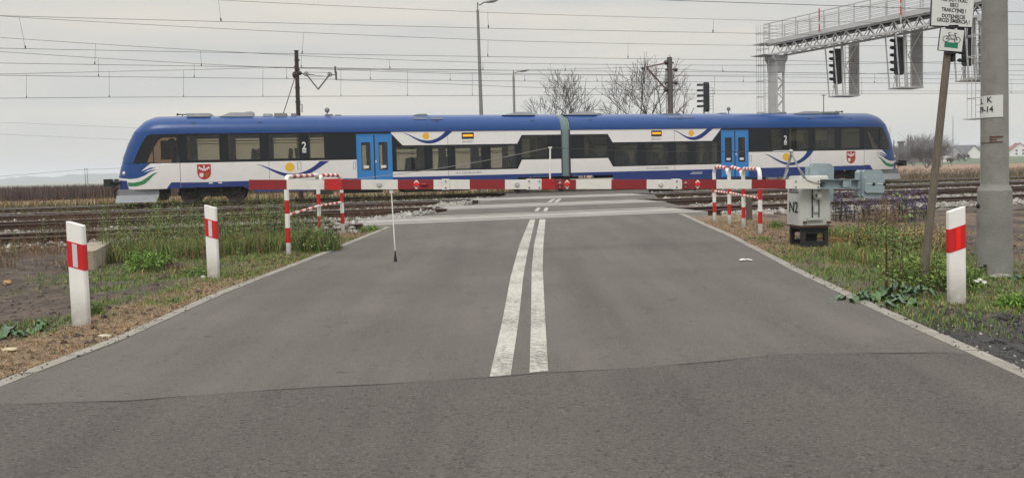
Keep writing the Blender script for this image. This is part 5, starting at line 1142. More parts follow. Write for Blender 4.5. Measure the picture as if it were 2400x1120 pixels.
mb = MB(); mb.bar(q2(1562, 148, -.1), q2(1515, 158, -.9), .08); mb.bar(q2(1562, 211, -.1), q2(1517, 160, -.9), .07); obj('bracket_arm', mb, M.setdefault('oxide', mat('red oxide steel', (.13, .055, .045), .8)), m2)
mb = MB()
for x, y, r in ((1561, 147, .16), (1506, 161, .10), (1561, 211, .15)): mb.ell(q2(x, y, -.1 if x > 1550 else -.9), (r, r, r * .9), 8, 6)
for y in (148, 164, 195, 212): mb.bar(q2(1560, y, -.15), q2(1578, y, .15), .10)
mb.bar(q2(1574, 164), q2(1583, 164), .07); mb.bar(q2(1574, 195), q2(1583, 195), .07); mb.ell(q2(1584, 164), (.14, .12, .12), 8, 6); mb.ell(q2(1584, 195), (.14, .12, .12), 8, 6); mb.bar(q2(1561, 165, -.2), q2(1561, 212, -.2), .05); mb.bar(q2(1510, 160, -.9), q2(1505, 162, -.9), .12); mb.bar(q2(1567, 129), q2(1570, 136), .02)
obj('insulator_fitting', mb, ins, m2)
def lamp(xb, yb, xt, yt, hx, hy, D_, r0, r1, lab):
    q = base_behind(xb, yb, D_); tp = pt(xt, yt, D_); hd = pt(hx, hy, D_ - .4); ln = thing('street_lamp', lab, 'street lamp', q)
    mb = MB().tube([q, tp], [r0, r1], 12); obj('lamp_pole', mb, 'lampg', ln, smooth=True)
    d = hd - tp; mb = MB().tube([tp, tp + UPV * .5, tp + UPV * (d[2] * .55) + d * [.12, .3, 0], tp + UPV * d[2] * .85 + d * [.35, .6, 0], tp + d * [.62, .9, .97]], r1 * .5, 8); obj('lamp_arm', mb, 'lampg', ln)
    ax_ = np.array([1, 0, .18]); ax_ /= np.linalg.norm(ax_); up = np.cross(ax_, [0, 1, 0]); up = up if up[2] > 0 else -up; s = r1 * 9
    c = tp + d * [.82, 1, 1]; mb = MB(); mb.ell(c, (abs(d[0]) * .42, .16 * s / .9, .13), 14, 8, ax=(ax_, (0, 1, 0), up)); h_ = obj('lamp_head', mb, 'galv', ln, smooth=True)
    mb = MB().ell(c - up * .05 + ax_ * .06, (abs(d[0]) * .28, .10 * s / .9, .10), 12, 6, ax=(ax_, (0, 1, 0), up)); obj('lamp_glass', mb, M.setdefault('lampgl2', mat('lamp glass', (.4, .42, .42), .15)), h_, smooth=True)
lamp(1129.5, 266, 1119.5, 24, 1160, 2, 49, .155, .085, 'tall grey street lamp behind the middle of the train')
lamp(1205, 262, 1203.5, 178, 1233, 166, 76, .15, .11, 'smaller street lamp just left of the bare trees')
D3 = 52; q = base_behind(1651, 262, D3); sg_ = thing('lineside_signal', 'black signal mast head with five visors standing between bare tree and gantry', 'railway signal', q)
q3 = lambda x, y, o_=0: pt(x, y, D3 + o_); mb = MB().tube([q, q3(1650, 262), q3(1650, 200)], .07, 8); obj('signal_post', mb, 'galv', sg_)
c = q3(1651, 228, -.15); Hh = 2.05; mb = MB(); mb.prism([(-.2, -Hh / 2 + .12), (-.1, -Hh / 2), (.1, -Hh / 2), (.2, -Hh / 2 + .12), (.2, Hh / 2 - .12), (.1, Hh / 2), (-.1, Hh / 2), (-.2, Hh / 2 - .12)], c, TN, UPV, TD * .28); hd = obj('signal_head', mb, 'sig', sg_)
for y in (201, 214, 226.5, 239, 251):
    p = q3(1648, y, -.15); mb = MB(); n = 8; vs = []
    for rr in (.13, .115):
        for i in range(n): an = math.radians(-10 + 200 * i / (n - 1)); qv = TN * math.cos(an) * rr + UPV * math.sin(an) * rr; vs += [p + qv, p + qv - TD * .42]
    fs = [(2 * i, 2 * i + 1, 2 * i + 3, 2 * i + 2) for i in range(n - 1)] + [(2 * n + 2 * i, 2 * n + 2 * i + 2, 2 * n + 2 * i + 3, 2 * n + 2 * i + 1) for i in range(n - 1)] + [(2 * i + 1, 2 * n + 2 * i + 1, 2 * n + 2 * i + 3, 2 * i + 3) for i in range(n - 1)]
    mb.add(vs, fs); obj('visor', mb, 'sig', hd)
mb = MB()
for x in (1661, 1671): mb.tube([q3(x, 206, .3), np.array([q3(x, 262, .3)[0], D3 + .3, -.3])], .022, 4)
for y in range(206, 262, 7): mb.tube([q3(1659, y, .3), q3(1673, y, .3)], .016, 4)
obj('signal_ladder', mb, 'galv', sg_)

# ------------------------------------------------------------------ overhead lines
def runon(A, m=45):                                        # the wires run on past what the photograph shows
    a = A[0] - A[2]; b = A[-1] - A[-3]; a /= np.linalg.norm(a); b /= np.linalg.norm(b); a[2] *= .3; b[2] *= .3; return [A[0] + a * m] + list(A) + [A[-1] + b * m]
def line(name, lab, Y0, mess, cont, drops, r1=.009, r2=.010, z_ok=True):
    """messenger and contact wire in the upright plane over a track; drops join them"""
    f = lambda P, x: float(np.interp(x, [q[0] for q in P], [q[1] for q in P]))
    def path(P):
        xs = [q[0] for q in P]; xx = np.arange(xs[0], xs[-1] + 1, 40.); co = np.polyfit(xs, [q[1] for q in P], min(3, len(P) - 1)); 
        yy = [.5 * np.polyval(co, x) + .5 * f(P, x) for x in xx]; A = [pt(x, y, Y0, KT) for x, y in zip(xx, yy)]
        return runon(A)
    c = pt(1200, 200, Y0, KT); root = thing(name, lab, 'overhead wire', c, 'overhead lines above the tracks'); A, B = path(mess), path(cont)
    k_ = Y0 / 37.
    obj('messenger_wire', MB().tube(A, r1 * k_, 5), 'wire', root); obj('contact_wire', MB().tube(B, r2 * k_, 5), 'wire', root)
    def at(A, t):
        X = [p_[0] for p_ in A]; return np.array([t, float(np.interp(t, X, [p_[1] for p_ in A])), float(np.interp(t, X, [p_[2] for p_ in A]))])
    for xa, xb in drops:
        pa = pt(xa, f(mess, xa), Y0, KT); pb = pt(xb, f(cont, xb), Y0, KT); a = at(A, pa[0]); b = at(B, pb[0])
        mb = MB().tube([a, b], .0065 * k_, 4); mb.tube([b, b + (a - b) / np.linalg.norm(a - b) * .1], .02, 5); obj('dropper', mb, 'wire', root)
    return root
L_ = [(0, -25), (510, 0), (850, 17), (1200, 33), (1800, 48.5), (2400, 58.5)]
line('overhead_line', 'topmost fully visible overhead wire pair crossing above the lamp head', 23.5, [(-300, -45)] + L_, [(-300, 29), (0, 37.5), (600, 53), (1200, 69), (1800, 79), (2400, 93.5)], [(512, 518), (1143, 1145), (1673, 1671), (2270, 2266)])
line('overhead_line', 'overhead wire pair with droppers above the left mast top', 29, [(-300, 15), (0, 38), (45, 42), (600, 71), (1200, 97), (1472, 103), (1800, 107.5), (2400, 107)], [(-300, 107), (0, 113.5), (600, 125), (1200, 134.5), (1800, 142), (2400, 152.5)], [(45, 60), (712, 708), (1144, 1143), (1472, 1472), (2000, 2000)])
line('overhead_line', 'overhead wire pair meeting the left mast at its upper fittings', 33, [(-300, 66), (0, 88.5), (224, 103), (470, 118), (720, 132), (912, 141), (1200, 149), (1800, 153), (2400, 140)], [(-300, 142), (0, 148.5), (600, 157), (1200, 166), (1800, 170), (2400, 177)], [(224, 222), (470, 472), (706, 706), (912, 914), (1132, 1132), (1324, 1325), (1692, 1695), (2010, 2008)])
line('overhead_line', 'close overhead wire pair just above the train roof at the left, below the pulleys', 37, [(-300, 100), (0, 121), (230, 136), (455, 149), (600, 157), (870, 167), (1055, 174), (1200, 176.5), (1800, 175), (2400, 166)], [(-300, 172), (0, 177), (600, 184), (1200, 191), (1800, 193), (2400, 197)], [(230, 231), (455, 455), (672, 672), (868, 868), (1055, 1055), (1230, 1230), (1398, 1400), (1742, 1742), (2050, 2050)])
line('overhead_line', 'lowest overhead wire with long droppers closest above the train roof', 44.5, [(-300, 172), (0, 178), (60, 177), (256, 171), (430, 165), (600, 156), (690, 154), (860, 160), (955, 168), (1200, 177), (1800, 182), (2400, 186)], [(-300, 233), (0, 231), (256, 228), (600, 227), (1200, 225), (1411, 222), (1800, 220), (2400, 219)], [(62, 62), (256, 256), (430, 430), (616, 616), (799, 799), (955, 955), (1107, 1107), (1411, 1411), (1675, 1675), (1830, 1830), (2020, 2020), (2370, 2370)])
def single(lab, Y0, P, r=.011, name='overhead_wire'):
    xs = np.arange(P[0][0], P[-1][0] + 1, 40.); A = [pt(x, float(np.interp(x, [q[0] for q in P], [q[1] for q in P])), Y0, KT) for x in xs]; A = runon(A) if Y0 < 100 and P[0][0] < 500 or len(P) == 4 and Y0 < 100 else A + [runon(A)[-1]]; o = obj(name, MB().tube(A, r, 5), 'wire'); tag(o, lab, 'overhead wire'); return o
single('single overhead wire cutting the top right corner above the gantry railing', 19, [(1400, -6), (1530, 0), (1800, 9), (2400, 29)], .008)
single('thin wire running right from the top of the grey tensioner yoke', 46.4, [(788, 163.5), (905, 164), (1200, 165.5), (1400, 161), (1500, 158), (1560, 162), (1700, 168), (1840, 171), (2400, 177)], .011)
single('thin wire running right from the bottom of the grey tensioner yoke', 46.4, [(788, 188), (905, 192), (1120, 200), (1200, 204), (1400, 209), (1720, 213), (2400, 214.5)], .011)

# ------------------------------------------------------------------ plants and stones
def rnd(n, a=0., b=1.): return rng.uniform(a, b, n)
def blades(P, h, wd, lean, col, cvar=.2, tipc=None):
    """one thin curved blade per point: P (n,3)"""
    n = len(P); a = rnd(n, 0, 2 * math.pi); h = h * rnd(n, .5, 1.2); d = np.stack([np.cos(a), np.sin(a), np.zeros(n)], -1); a2 = rnd(n, 0, 2 * math.pi)
    ld = np.stack([np.cos(a2), np.sin(a2), np.zeros(n)], -1); w_ = wd * rnd(n, .6, 1.3); ln = lean * rnd(n, .1, 1.2) * h; up = np.array([0, 0, 1.])
    b0 = P - d * w_[:, None] / 2; b1 = P + d * w_[:, None] / 2; m = P + ld * (ln * .35)[:, None] + up * (h * .6)[:, None]; m0 = m - d * w_[:, None] * .38; m1 = m + d * w_[:, None] * .38
    t = P + ld * ln[:, None] + up * (h * (1 - .25 * np.minimum(lean, 1)))[:, None]
    V = np.stack([b0, b1, m0, m1, t], 1).reshape(-1, 3); k = np.arange(n)[:, None] * 5
    F = np.concatenate([k + np.array([[0, 1, 3]]), k + np.array([[0, 3, 2]]), k + np.array([[2, 3, 4]])], 0)
    c = np.array(col) if np.ndim(col) == 1 else col; c = np.broadcast_to(c, (n, 3)) * (1 + cvar * rng.normal(size=(n, 1)).clip(-2, 2)) * (1 + .08 * rng.normal(size=(n, 3)).clip(-2, 2))
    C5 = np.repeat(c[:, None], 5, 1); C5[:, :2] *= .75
    if tipc is not None: C5[:, 4] = np.array(tipc)
    return V, F, C5.reshape(-1, 3).clip(.004, 1)
def merge(L__):
    V, F, C_ = [], [], []; b = 0
    for v, f, c in L__: V.append(v); F.append(f + b); C_.append(c); b += len(v)
    return np.concatenate(V), np.concatenate(F), np.concatenate(C_)
def scatter(n, x0, x1, y0, y1, prob):
    X = rnd(n, x0, x1); Y = y0 + (y1 - y0) * rnd(n) ** 1.35; k = rnd(n) < prob(X, Y); X, Y = X[k], Y[k]; return np.stack([X, Y, gz(X, Y) - .004], -1)
off = lambda X, Y: (np.maximum(xl(Y) - .12 - X, X - xr(Y) - .12) > 0)
NOTREE = lambda X, Y: (Y - KT * X < 16.5)
# green grass on both verges
P = scatter(300000, -7.5, 8.5, 3.2, 15.5, lambda X, Y: zones(X, Y)[0] ** 1.2 * off(X, Y) * NOTREE(X, Y))
gr1 = blades(P, .062, .0070, .9, np.where(rnd(len(P))[:, None] < .25, [.25, .22, .09], [.125, .20, .045]), .28)
o = npmesh('green_grass', *gr1[:2], M['blade'], gr1[2]); o['kind'] = 'stuff'
# flattened dry grass along the kerbs
P = scatter(430000, -7.5, 8.5, 3.2, 15.5, lambda X, Y: zones(X, Y)[1] ** 1.3 * off(X, Y) * NOTREE(X, Y))
gr2 = blades(P, .034, .0060, 2.4, np.where(rnd(len(P))[:, None] < .22, [.17, .105, .055], [.36, .25, .14]), .22)
o = npmesh('dry_grass', *gr2[:2], M['blade'], gr2[2]); o['kind'] = 'stuff'
def stones(P, r, col, cvar=.15, flatn=.7):
    n = len(P); base_ = np.array([[1, 0, 0], [-1, 0, 0], [0, 1, 0], [0, -1, 0], [0, 0, 1], [0, 0, -1.]])
    F8 = np.array([[0, 2, 4], [2, 1, 4], [1, 3, 4], [3, 0, 4], [2, 0, 5], [1, 2, 5], [3, 1, 5], [0, 3, 5]])
    q = base_[None] * (1 + rng.normal(size=(n, 6, 1)) * .22); q += rng.normal(size=(n, 6, 3)) * .18; a = rnd(n, 0, 6.28); ca, sa = np.cos(a), np.sin(a)
    x = q[..., 0] * ca[:, None] - q[..., 1] * sa[:, None]; y = q[..., 0] * sa[:, None] + q[..., 1] * ca[:, None]; q = np.stack([x, y, q[..., 2] * flatn], -1)
    s = r * np.exp(rng.normal(size=n) * .35); V = P[:, None] + q * s[:, None, None]; F = (np.arange(n)[:, None, None] * 6 + F8[None]).reshape(-1, 3)
    c = np.array(col) if np.ndim(col) == 1 else col; c = np.broadcast_to(c, (n, 3)) * (1 + cvar * rng.normal(size=(n, 1)).clip(-2, 2)) * (1 + .03 * rng.normal(size=(n, 3)))
    return V.reshape(-1, 3), F, np.repeat(c.clip(.01, .8), 6, 0)
def bandpts(n, s0, s1, t0, t1, prob=None, z=None):
    s = rnd(n, s0, s1); t = rnd(n, t0, t1); X = CA * t; Y = s + SA * t
    k = np.ones(n, bool) if prob is None else rnd(n) < prob(X, Y, s, t); X, Y = X[k], Y[k]; return np.stack([X, Y, gz(X, Y) if z is None else np.full(len(X), z)], -1)
def notroad(X, Y, s, t):
    lo = np.interp(s, [16.5, 17.2, 19.7, 22.9, 25.5, 29.2, 31.8, 37, 40], [-2.6, -3.75, -2.9, -2.35, -1.7, -1.65, -1.2, -.7, -.6]); hi = np.interp(s, [16.5, 17.2, 19.7, 22.9, 25.5, 29.2, 31.8, 37, 40], [5.0, 5.65, 5.2, 6.15, 5.7, 6.65, 6.6, 7.6, 7.6])
    return ((t < lo) | (t > hi)).astype(float)
SC = [(.27, .26, .235), (.20, .185, .16), (.35, .335, .30), (.13, .105, .085)]
def scol(n, p): return np.array(SC)[rng.choice(4, n, p=p)]
sets = []
near_cross = lambda X, Y, s, t: notroad(X, Y, s, t) * np.where(t > 0, .9, np.clip(1.15 + (t + 2.2) / 7, .10, 1))
# shoulder in front of the first track, then between and beside the others
for s0, s1, n, z in ((16.55, 17.62, 22000, None), (17.7, 19.1, 9000, None), (19.25, 23.3, 24000, None), (23.5, 24.9, 7000, None), (25.1, 29.6, 20000, None), (31.4, 37.4, 16000, None), (39.1, 40.4, 3000, None)):
    tt = 18 * s1 / 18; P = bandpts(int(n * 1.3), s0, s1, -s1 * .85, s1 * 1.15, near_cross); P[:, 2] += rnd(len(P), -.01, .025)
    pile = 1 if s0 < 17 else 0
    if pile: P[:, 2] += .05 * np.exp(-((P[:, 1] - KT * P[:, 0] - 17.2) / .4) ** 2)
    if pile: P[:, 2] += .05 * ss(P[:, 0], 4, 6)
    sets.append(stones(P, .030 + .0006 * s0, scol(len(P), (.36, .26, .26, .12)), .12))
v, f, c = merge(sets); o = npmesh('ballast_stones', v, f, M['stone'], c); o['kind'] = 'stuff'
# heaped stones beside the left end of the crossing
P = bandpts(5200, 17.0, 23.2, -6.6, -2.4, lambda X, Y, s, t: (np.abs(t - np.interp(s, [17, 19.9, 23.2], [-4.6, -3.1, -2.6])) < .75) * notroad(X, Y, s, t)); P[:, 2] = -.13 + rnd(len(P)) * .10
P2 = bandpts(2200, 24.9, 29.6, -4.2, -1.6, lambda X, Y, s, t: (np.abs(t - np.interp(s, [25, 29.6], [-2.4, -2.0])) < .7) * notroad(X, Y, s, t)); P2[:, 2] = -.13 + rnd(len(P2)) * .10
v, f, c = stones(np.concatenate([P, P2]), .045, scol(len(P) + len(P2), (.42, .16, .40, .02)), .12); o = npmesh('crossing_edge_stones', v, f, M['stone'], c); o['kind'] = 'stuff'
# dark gravel at the right, small clods and chips on the verges
P = scatter(60000, 2.6, 7.5, 3.2, 7.5, lambda X, Y: zones(X, Y)[2] * off(X, Y)); v, f, c = stones(P, .011, (.045, .042, .040), .35); k = rnd(len(P)) < .02; c.reshape(-1, 6, 3)[k] = (.3, .28, .25)
o = npmesh('dark_gravel', v, f, M['stone'], c); o['kind'] = 'stuff'
P = scatter(34000, -7.5, 8.5, 3.4, 15.5, lambda X, Y: off(X, Y) * .8 * (1 - zones(X, Y)[2])); P[:5000, 2] -= .004; v, f, c = merge([stones(P[5000:], .011, (.080, .058, .044), .4), stones(P[:5000], .024, (.052, .038, .030), .3)]); nq = len(c) // 6; k = rnd(nq) < .03; k[-5000:] = False; c.reshape(-1, 6, 3)[k] = (.38, .35, .30)
o = npmesh('soil_crumbs', v, f, M['stone'], c); o['kind'] = 'stuff'
Y = np.concatenate([rnd(420, 3.4, 9), rnd(420, 3.4, 9)]); X = np.where(np.arange(840) < 420, xl(Y) - .115 + rnd(840) ** 2 * .12, xr(Y) + .115 - rnd(840) ** 2 * .12)
v, f, c = stones(np.stack([X, Y, zroad(Y) + .010], -1)[::3], .0055, (.03, .028, .026), .4); o = npmesh('kerb_crumbs', v, f, M['stone'], c); o['kind'] = 'stuff'

def herb(P, H, nleaf, lsize, spread, col, stemc, cvar=.25, droop=.3, lw=.26, stemw=.006, head=None, branch=True, low=.08):
    """leafy stems: P (n,3) roots, each with nleaf small leaves around it"""
    n = len(P); H_ = H * rnd(n, .4, 1.2); a = rnd(n, 0, 6.28); lean = np.stack([np.cos(a), np.sin(a), np.zeros(n)], -1) * (rnd(n) * .28)[:, None] * H_[:, None]
    top = P + lean + np.array([0, 0, 1.]) * H_[:, None]; out = []
    sd_ = rng.normal(size=(n, 3)); sd_[:, 2] = 0; sd_ /= np.linalg.norm(sd_, axis=1)[:, None]; w_ = stemw
    V = np.stack([P - sd_ * w_, P + sd_ * w_, top - sd_ * w_ * .3, top + sd_ * w_ * .3], 1).reshape(-1, 3); k = np.arange(n)[:, None] * 4; F = np.concatenate([k + [[0, 1, 3]], k + [[0, 3, 2]]]); out.append((V, F, np.broadcast_to(np.array(stemc), (n * 4, 3)).copy()))
    N_ = n * nleaf; i = np.repeat(np.arange(n), nleaf); t = low + (1 - low) * rnd(N_) ** .8; C0 = P[i] + (top[i] - P[i]) * t[:, None]; az = rnd(N_, 0, 6.28); rad = spread * (1 - .65 * t) * np.sqrt(rnd(N_)) * H_[i]
    rd = np.stack([np.cos(az), np.sin(az), np.zeros(N_)], -1); C0 = C0 + rd * rad[:, None] + np.array([0, 0, 1.]) * (rad * .55)[:, None]
    az2 = az + rng.normal(size=N_) * .7; el = rng.normal(size=N_) * .5 + .25 - droop; ld = np.stack([np.cos(az2) * np.cos(el), np.sin(az2) * np.cos(el), np.sin(el)], -1); s = lsize * rnd(N_, .5, 1.3) * (1.15 - .5 * t); sd2 = np.cross(ld, np.array([0, 0, 1.]) + rng.normal(size=(N_, 3)) * .5); sd2 /= np.linalg.norm(sd2, axis=1)[:, None]
    V = np.stack([C0, C0 + ld * (s * .5)[:, None] + sd2 * (s * lw)[:, None], C0 + ld * s[:, None] - np.array([0, 0, 1.]) * (s * .12)[:, None], C0 + ld * (s * .5)[:, None] - sd2 * (s * lw)[:, None]], 1).reshape(-1, 3)
    k = np.arange(N_)[:, None] * 4; F = np.concatenate([k + [[0, 1, 2]], k + [[0, 2, 3]]]); c = (np.array(col) if np.ndim(col) == 1 else col[rng.integers(len(col), size=N_)]) * np.ones((N_, 3)); c = c * (1 + cvar * rng.normal(size=(N_, 1)).clip(-2, 2)); out.append((V, F, np.repeat(c.clip(.005, 1), 4, 0)))
    if head is not None:                                    # (colour, size, count)
        N2 = n * head[2]; i = np.repeat(np.arange(n), head[2]); C0 = top[i] + rng.normal(size=(N2, 3)) * np.array([.5, .5, .35]) * spread * H_[i][:, None] * .8; s = head[1]; q = rng.normal(size=(N2, 3, 3)) * s; V = (C0[:, None] + q).reshape(-1, 3); F = np.arange(N2 * 3).reshape(-1, 3)
        c = np.array(head[0]) * (1 + .2 * rng.normal(size=(N2, 1)).clip(-2, 2)); out.append((V, F, np.repeat(c.clip(0, 1), 3, 0)))
    return merge(out)
def disk(px, py, n, rx, ry):
    c = base(px, py); a = rnd(n, 0, 6.28); r = np.sqrt(rnd(n)); X = c[0] + rx * r * np.cos(a); Y = c[1] + ry * r * np.sin(a); return np.stack([X, Y, gz(X, Y)], -1)
G1 = np.array([(.18, .28, .08), (.145, .225, .075), (.22, .31, .10)]); G2 = np.array([(.15, .21, .09), (.12, .18, .08), (.19, .22, .095)])
BR = np.array([(.11, .065, .035), (.15, .10, .05), (.08, .05, .03)])
def weed(name, label, cat, px, py, n, rx, ry, *a, group=None, **k):
    P = disk(px, py, n, rx, ry); v, f, c = herb(P, *a, **k); o_ = np.array(base(px, py)); o = npmesh(name, v - o_, f, M['blade'], c); o.location = o_; tag(o, label, cat, group); return o
GM = np.concatenate([G1, G1, [(.26, .20, .10), (.22, .14, .07)]]); GM2 = np.concatenate([G2, G1, [(.24, .17, .09)]])
Gp = 'green weed clumps on the left verge'
weed('weed_clump', 'tall feathery green weed clump between the two left delineator posts', 'weeds', 345, 606, 72, .70, .50, .90, 110, .031, .14, GM, (.10, .11, .045), cvar=.16, group=Gp)
weed('weed_clump', 'bright low green weed at the foot of the tallest left weed clump', 'weeds', 352, 632, 26, .28, .2, .26, 60, .045, .5, np.array([(.17, .28, .06), (.14, .24, .05)]), (.06, .09, .03), group=Gp)
weed('weed_clump', 'dark green feathery weed clump just left of the farther left delineator post', 'weeds', 440, 592, 60, .8, .5, .76, 100, .029, .14, GM2, (.06, .065, .035), group=Gp)
weed('weed_clump', 'wide green weed clump between the farther left delineator post and the three-post railing', 'weeds', 580, 586, 112, .95, .6, .86, 100, .030, .13, GM, (.06, .065, .03), group=Gp)
weed('weed_clump', 'low bushy green weed at the foot of the middle post of the left railing', 'weeds', 738, 588, 44, .36, .3, .48, 60, .040, .26, GM2, (.05, .06, .03), group=Gp)
weed('weed_clump', 'feathery green weed standing behind the first post of the left railing', 'weeds', 655, 576, 50, .6, .4, .78, 90, .029, .13, GM2, (.06, .06, .03), group=Gp)
weed('weed_clump', 'thin dark seeding weed beside the third post of the left railing', 'weeds', 780, 583, 16, .16, .14, .42, 60, .028, .16, BR * .6, (.05, .035, .025), group=Gp)
weed('grass_tuft', 'green grass tuft by the left kerb near the end of the railing', 'grass tuft', 868, 543, 60, .22, .18, .13, 12, .06, .5, np.array([(.15, .25, .05), (.19, .25, .08)]), (.08, .12, .03), lw=.12)
weed('weed_clump', 'tall slender leafy weed in front of the leaning sign post', 'weeds', 2108, 690, 7, .13, .10, .92, 70, .050, .15, np.array([(.14, .22, .06), (.11, .17, .05), (.18, .25, .08)]), (.10, .05, .03), stemw=.007)
weed('weed_clump', 'bushy green and brown weed thicket behind the leaning sign post', 'weeds', 2080, 598, 70, .6, .5, .36, 46, .040, .3, np.array([(.14, .20, .055), (.22, .20, .09), (.11, .16, .05)]), (.09, .07, .04))
weed('weed_clump', 'low green undergrowth between the sign post and the right delineator post', 'weeds', 2185, 660, 90, .42, .5, .26, 40, .040, .4, np.array([(.13, .20, .05), (.17, .23, .06)]), (.07, .09, .03))
weed('grass_tuft', 'green grass tuft in front of the railing by the N2 cabinet', 'grass tuft', 1818, 532, 50, .16, .14, .11, 10, .055, .5, np.array([(.11, .20, .045), (.08, .15, .04)]), (.06, .10, .03), lw=.1)
weed('grass_tuft', 'bright green grass tuft at the right picture edge', 'grass tuft', 2398, 722, 70, .20, .16, .12, 12, .07, .5, np.array([(.16, .30, .05), (.13, .23, .05)]), (.08, .13, .03), lw=.10)
weed('grass_tuft', 'grass tuft at the foot of the farther left delineator post', 'grass tuft', 470, 648, 60, .25, .18, .11, 12, .06, .5, np.array([(.12, .21, .05), (.16, .22, .06)]), (.08, .12, .03), lw=.10)
weed('grass_tuft', 'small grass tuft beside the foot of the nearer left delineator post', 'grass tuft', 224, 734, 30, .07, .06, .09, 10, .05, .5, np.array([(.09, .16, .03)]), (.08, .12, .03), lw=.10)
Ga = 'purple flowering aster bushes'
weed('aster_bush', 'purple flowering bush by the track between cabinet and leaning sign post', 'flower bush', 2035, 522, 70, .75, .45, .55, 50, .035, .22, np.array([(.05, .055, .035), (.08, .06, .05)]), (.05, .035, .03), head=((.13, .108, .165), .016, 26), group=Ga)
weed('aster_bush', 'smaller purple flowering bush right beside the leaning sign post', 'flower bush', 2135, 520, 40, .45, .35, .52, 45, .035, .22, np.array([(.045, .05, .03), (.06, .05, .04)]), (.05, .035, .03), head=((.14, .112, .175), .016, 26), group=Ga)
weed('straw_clump', 'pale straw-coloured dead grass clump behind the sign post', 'dead grass', 2175, 585, 60, .4, .3, .32, 18, .14, .35, np.array([(.35, .29, .12), (.28, .22, .10)]), (.3, .25, .1), lw=.06)
weed('straw_clump', 'brown dead weed clump right of the purple bush', 'dead grass', 2075, 545, 60, .4, .3, .60, 50, .03, .22, np.array([(.24, .17, .10), (.17, .11, .07)]), (.2, .14, .08))
weed('straw_clump', 'yellow fallen stalks on the grass right of the cabinet stand', 'dead grass', 1985, 567, 26, .55, .12, .07, 10, .18, 1.4, np.array([(.42, .30, .06), (.36, .17, .05)]), (.4, .25, .05), lw=.05)
# soft tall grass between the weeds
GP = np.concatenate([disk(x, y, n, rx, ry) for x, y, n, rx, ry in ((345, 610, 2600, .8, .5), (440, 600, 2600, .9, .5), (580, 590, 4200, 1.1, .6), (665, 582, 2200, .7, .45), (740, 588, 900, .4, .3))])
tg = blades(GP, .34, .010, .55, np.where(rnd(len(GP))[:, None] < .35, [.27, .22, .10], [.15, .225, .065]), .25); o = npmesh('tall_grass', *tg[:2], M['blade'], tg[2]); o['kind'] = 'stuff'
GP = np.concatenate([disk(x, y, n, rx, ry) for x, y, n, rx, ry in ((2090, 610, 2600, .8, .6), (2180, 650, 1800, .5, .5), (2000, 560, 1500, .8, .5))])
tg = blades(GP, .20, .009, .7, np.where(rnd(len(GP))[:, None] < .4, [.30, .24, .11], [.15, .23, .06]), .25); o = npmesh('tall_grass', *tg[:2], M['blade'], tg[2]); o['kind'] = 'stuff'
# masses nobody could count
def mass(name, sets_): v, f, c = merge(sets_); o = npmesh(name, v, f, M['blade'], c); o['kind'] = 'stuff'; return o
def in_px(P, poly):                                        # keep points whose photo position falls in a polygon
    d = P - CAM; zc = d @ _f; x = 1200 + FPX * (d @ _R) / zc; y = 480 - FPX * (d @ _U) / zc; return np.array([poly_in((a, b), poly) for a, b in zip(x, y)])
L1 = scatter(3400, -11, -3.2, 9.2, 16, lambda X, Y: (Y - KT * X > 11.9 + .9 * fbm(X, Y * 0 + 2) + 1.7 * ss(X, -7.9, -7.2) * (1 - ss(X, -5.6, -5.0))) * (Y - KT * X < 16.9) * (X < xl(Y) - .9) * ss(fbm(X * .9 + 3, Y * .9), .38, .6))
mass('brown_weeds', [herb(L1[:900], .36, 22, .026, .15, BR * 1.7, (.17, .11, .065)), herb(L1[900:1150], .50, 44, .036, .2, G2, (.09, .09, .04)), blades(scatter(9000, -11, -3.2, 9.0, 15.5, lambda X, Y: (Y - KT * X > 10.8 + 1.7 * ss(X, -7.9, -7.2) * (1 - ss(X, -5.6, -5.0))) * (X < xl(Y) - 1.0) * ss(fbm(X * 1.2, Y * 1.2), .35, .6)), .16, .008, .8, [.26, .18, .10], .3)])
T12 = bandpts(1100, 19.6, 23.0, -18, -3.6, lambda X, Y, s, t: np.clip(.8 - .0 * t, 0, 1) * ss(fbm(X * .7, Y * .7), .35, .6)); T23 = bandpts(1200, 25.6, 29.0, -24, -3.0, lambda X, Y, s, t: ss(fbm(X * .6 + 8, Y), .35, .6)); T34 = bandpts(900, 31.9, 36.6, -30, -3, lambda X, Y, s, t: .8 + 0 * X)
R12 = bandpts(1100, 19.8, 23.0, 6.6, 26, lambda X, Y, s, t: ss(fbm(X * .5, Y * .6), .35, .6)); R23 = bandpts(1100, 25.6, 29.2, 7, 32, lambda X, Y, s, t: ss(fbm(X * .5 + 4, Y * .6), .35, .6)); R34 = bandpts(1300, 32, 36.8, 8, 42, lambda X, Y, s, t: .9 + 0 * X)
mass('trackside_weeds', [herb(T12, .55, 26, .03, .12, BR, (.10, .06, .04)), herb(T23, .38, 22, .035, .14, BR, (.10, .06, .04)), herb(T34, .30, 20, .05, .2, np.concatenate([BR, G2]), (.10, .07, .04)),
    herb(R12, .26, 20, .035, .2, BR * 1.2, (.12, .08, .05)), herb(R23, .25, 18, .04, .2, BR * 1.2, (.12, .08, .05)), herb(R34, .28, 18, .05, .2, np.concatenate([BR * 1.3, G2]), (.14, .10, .06))])
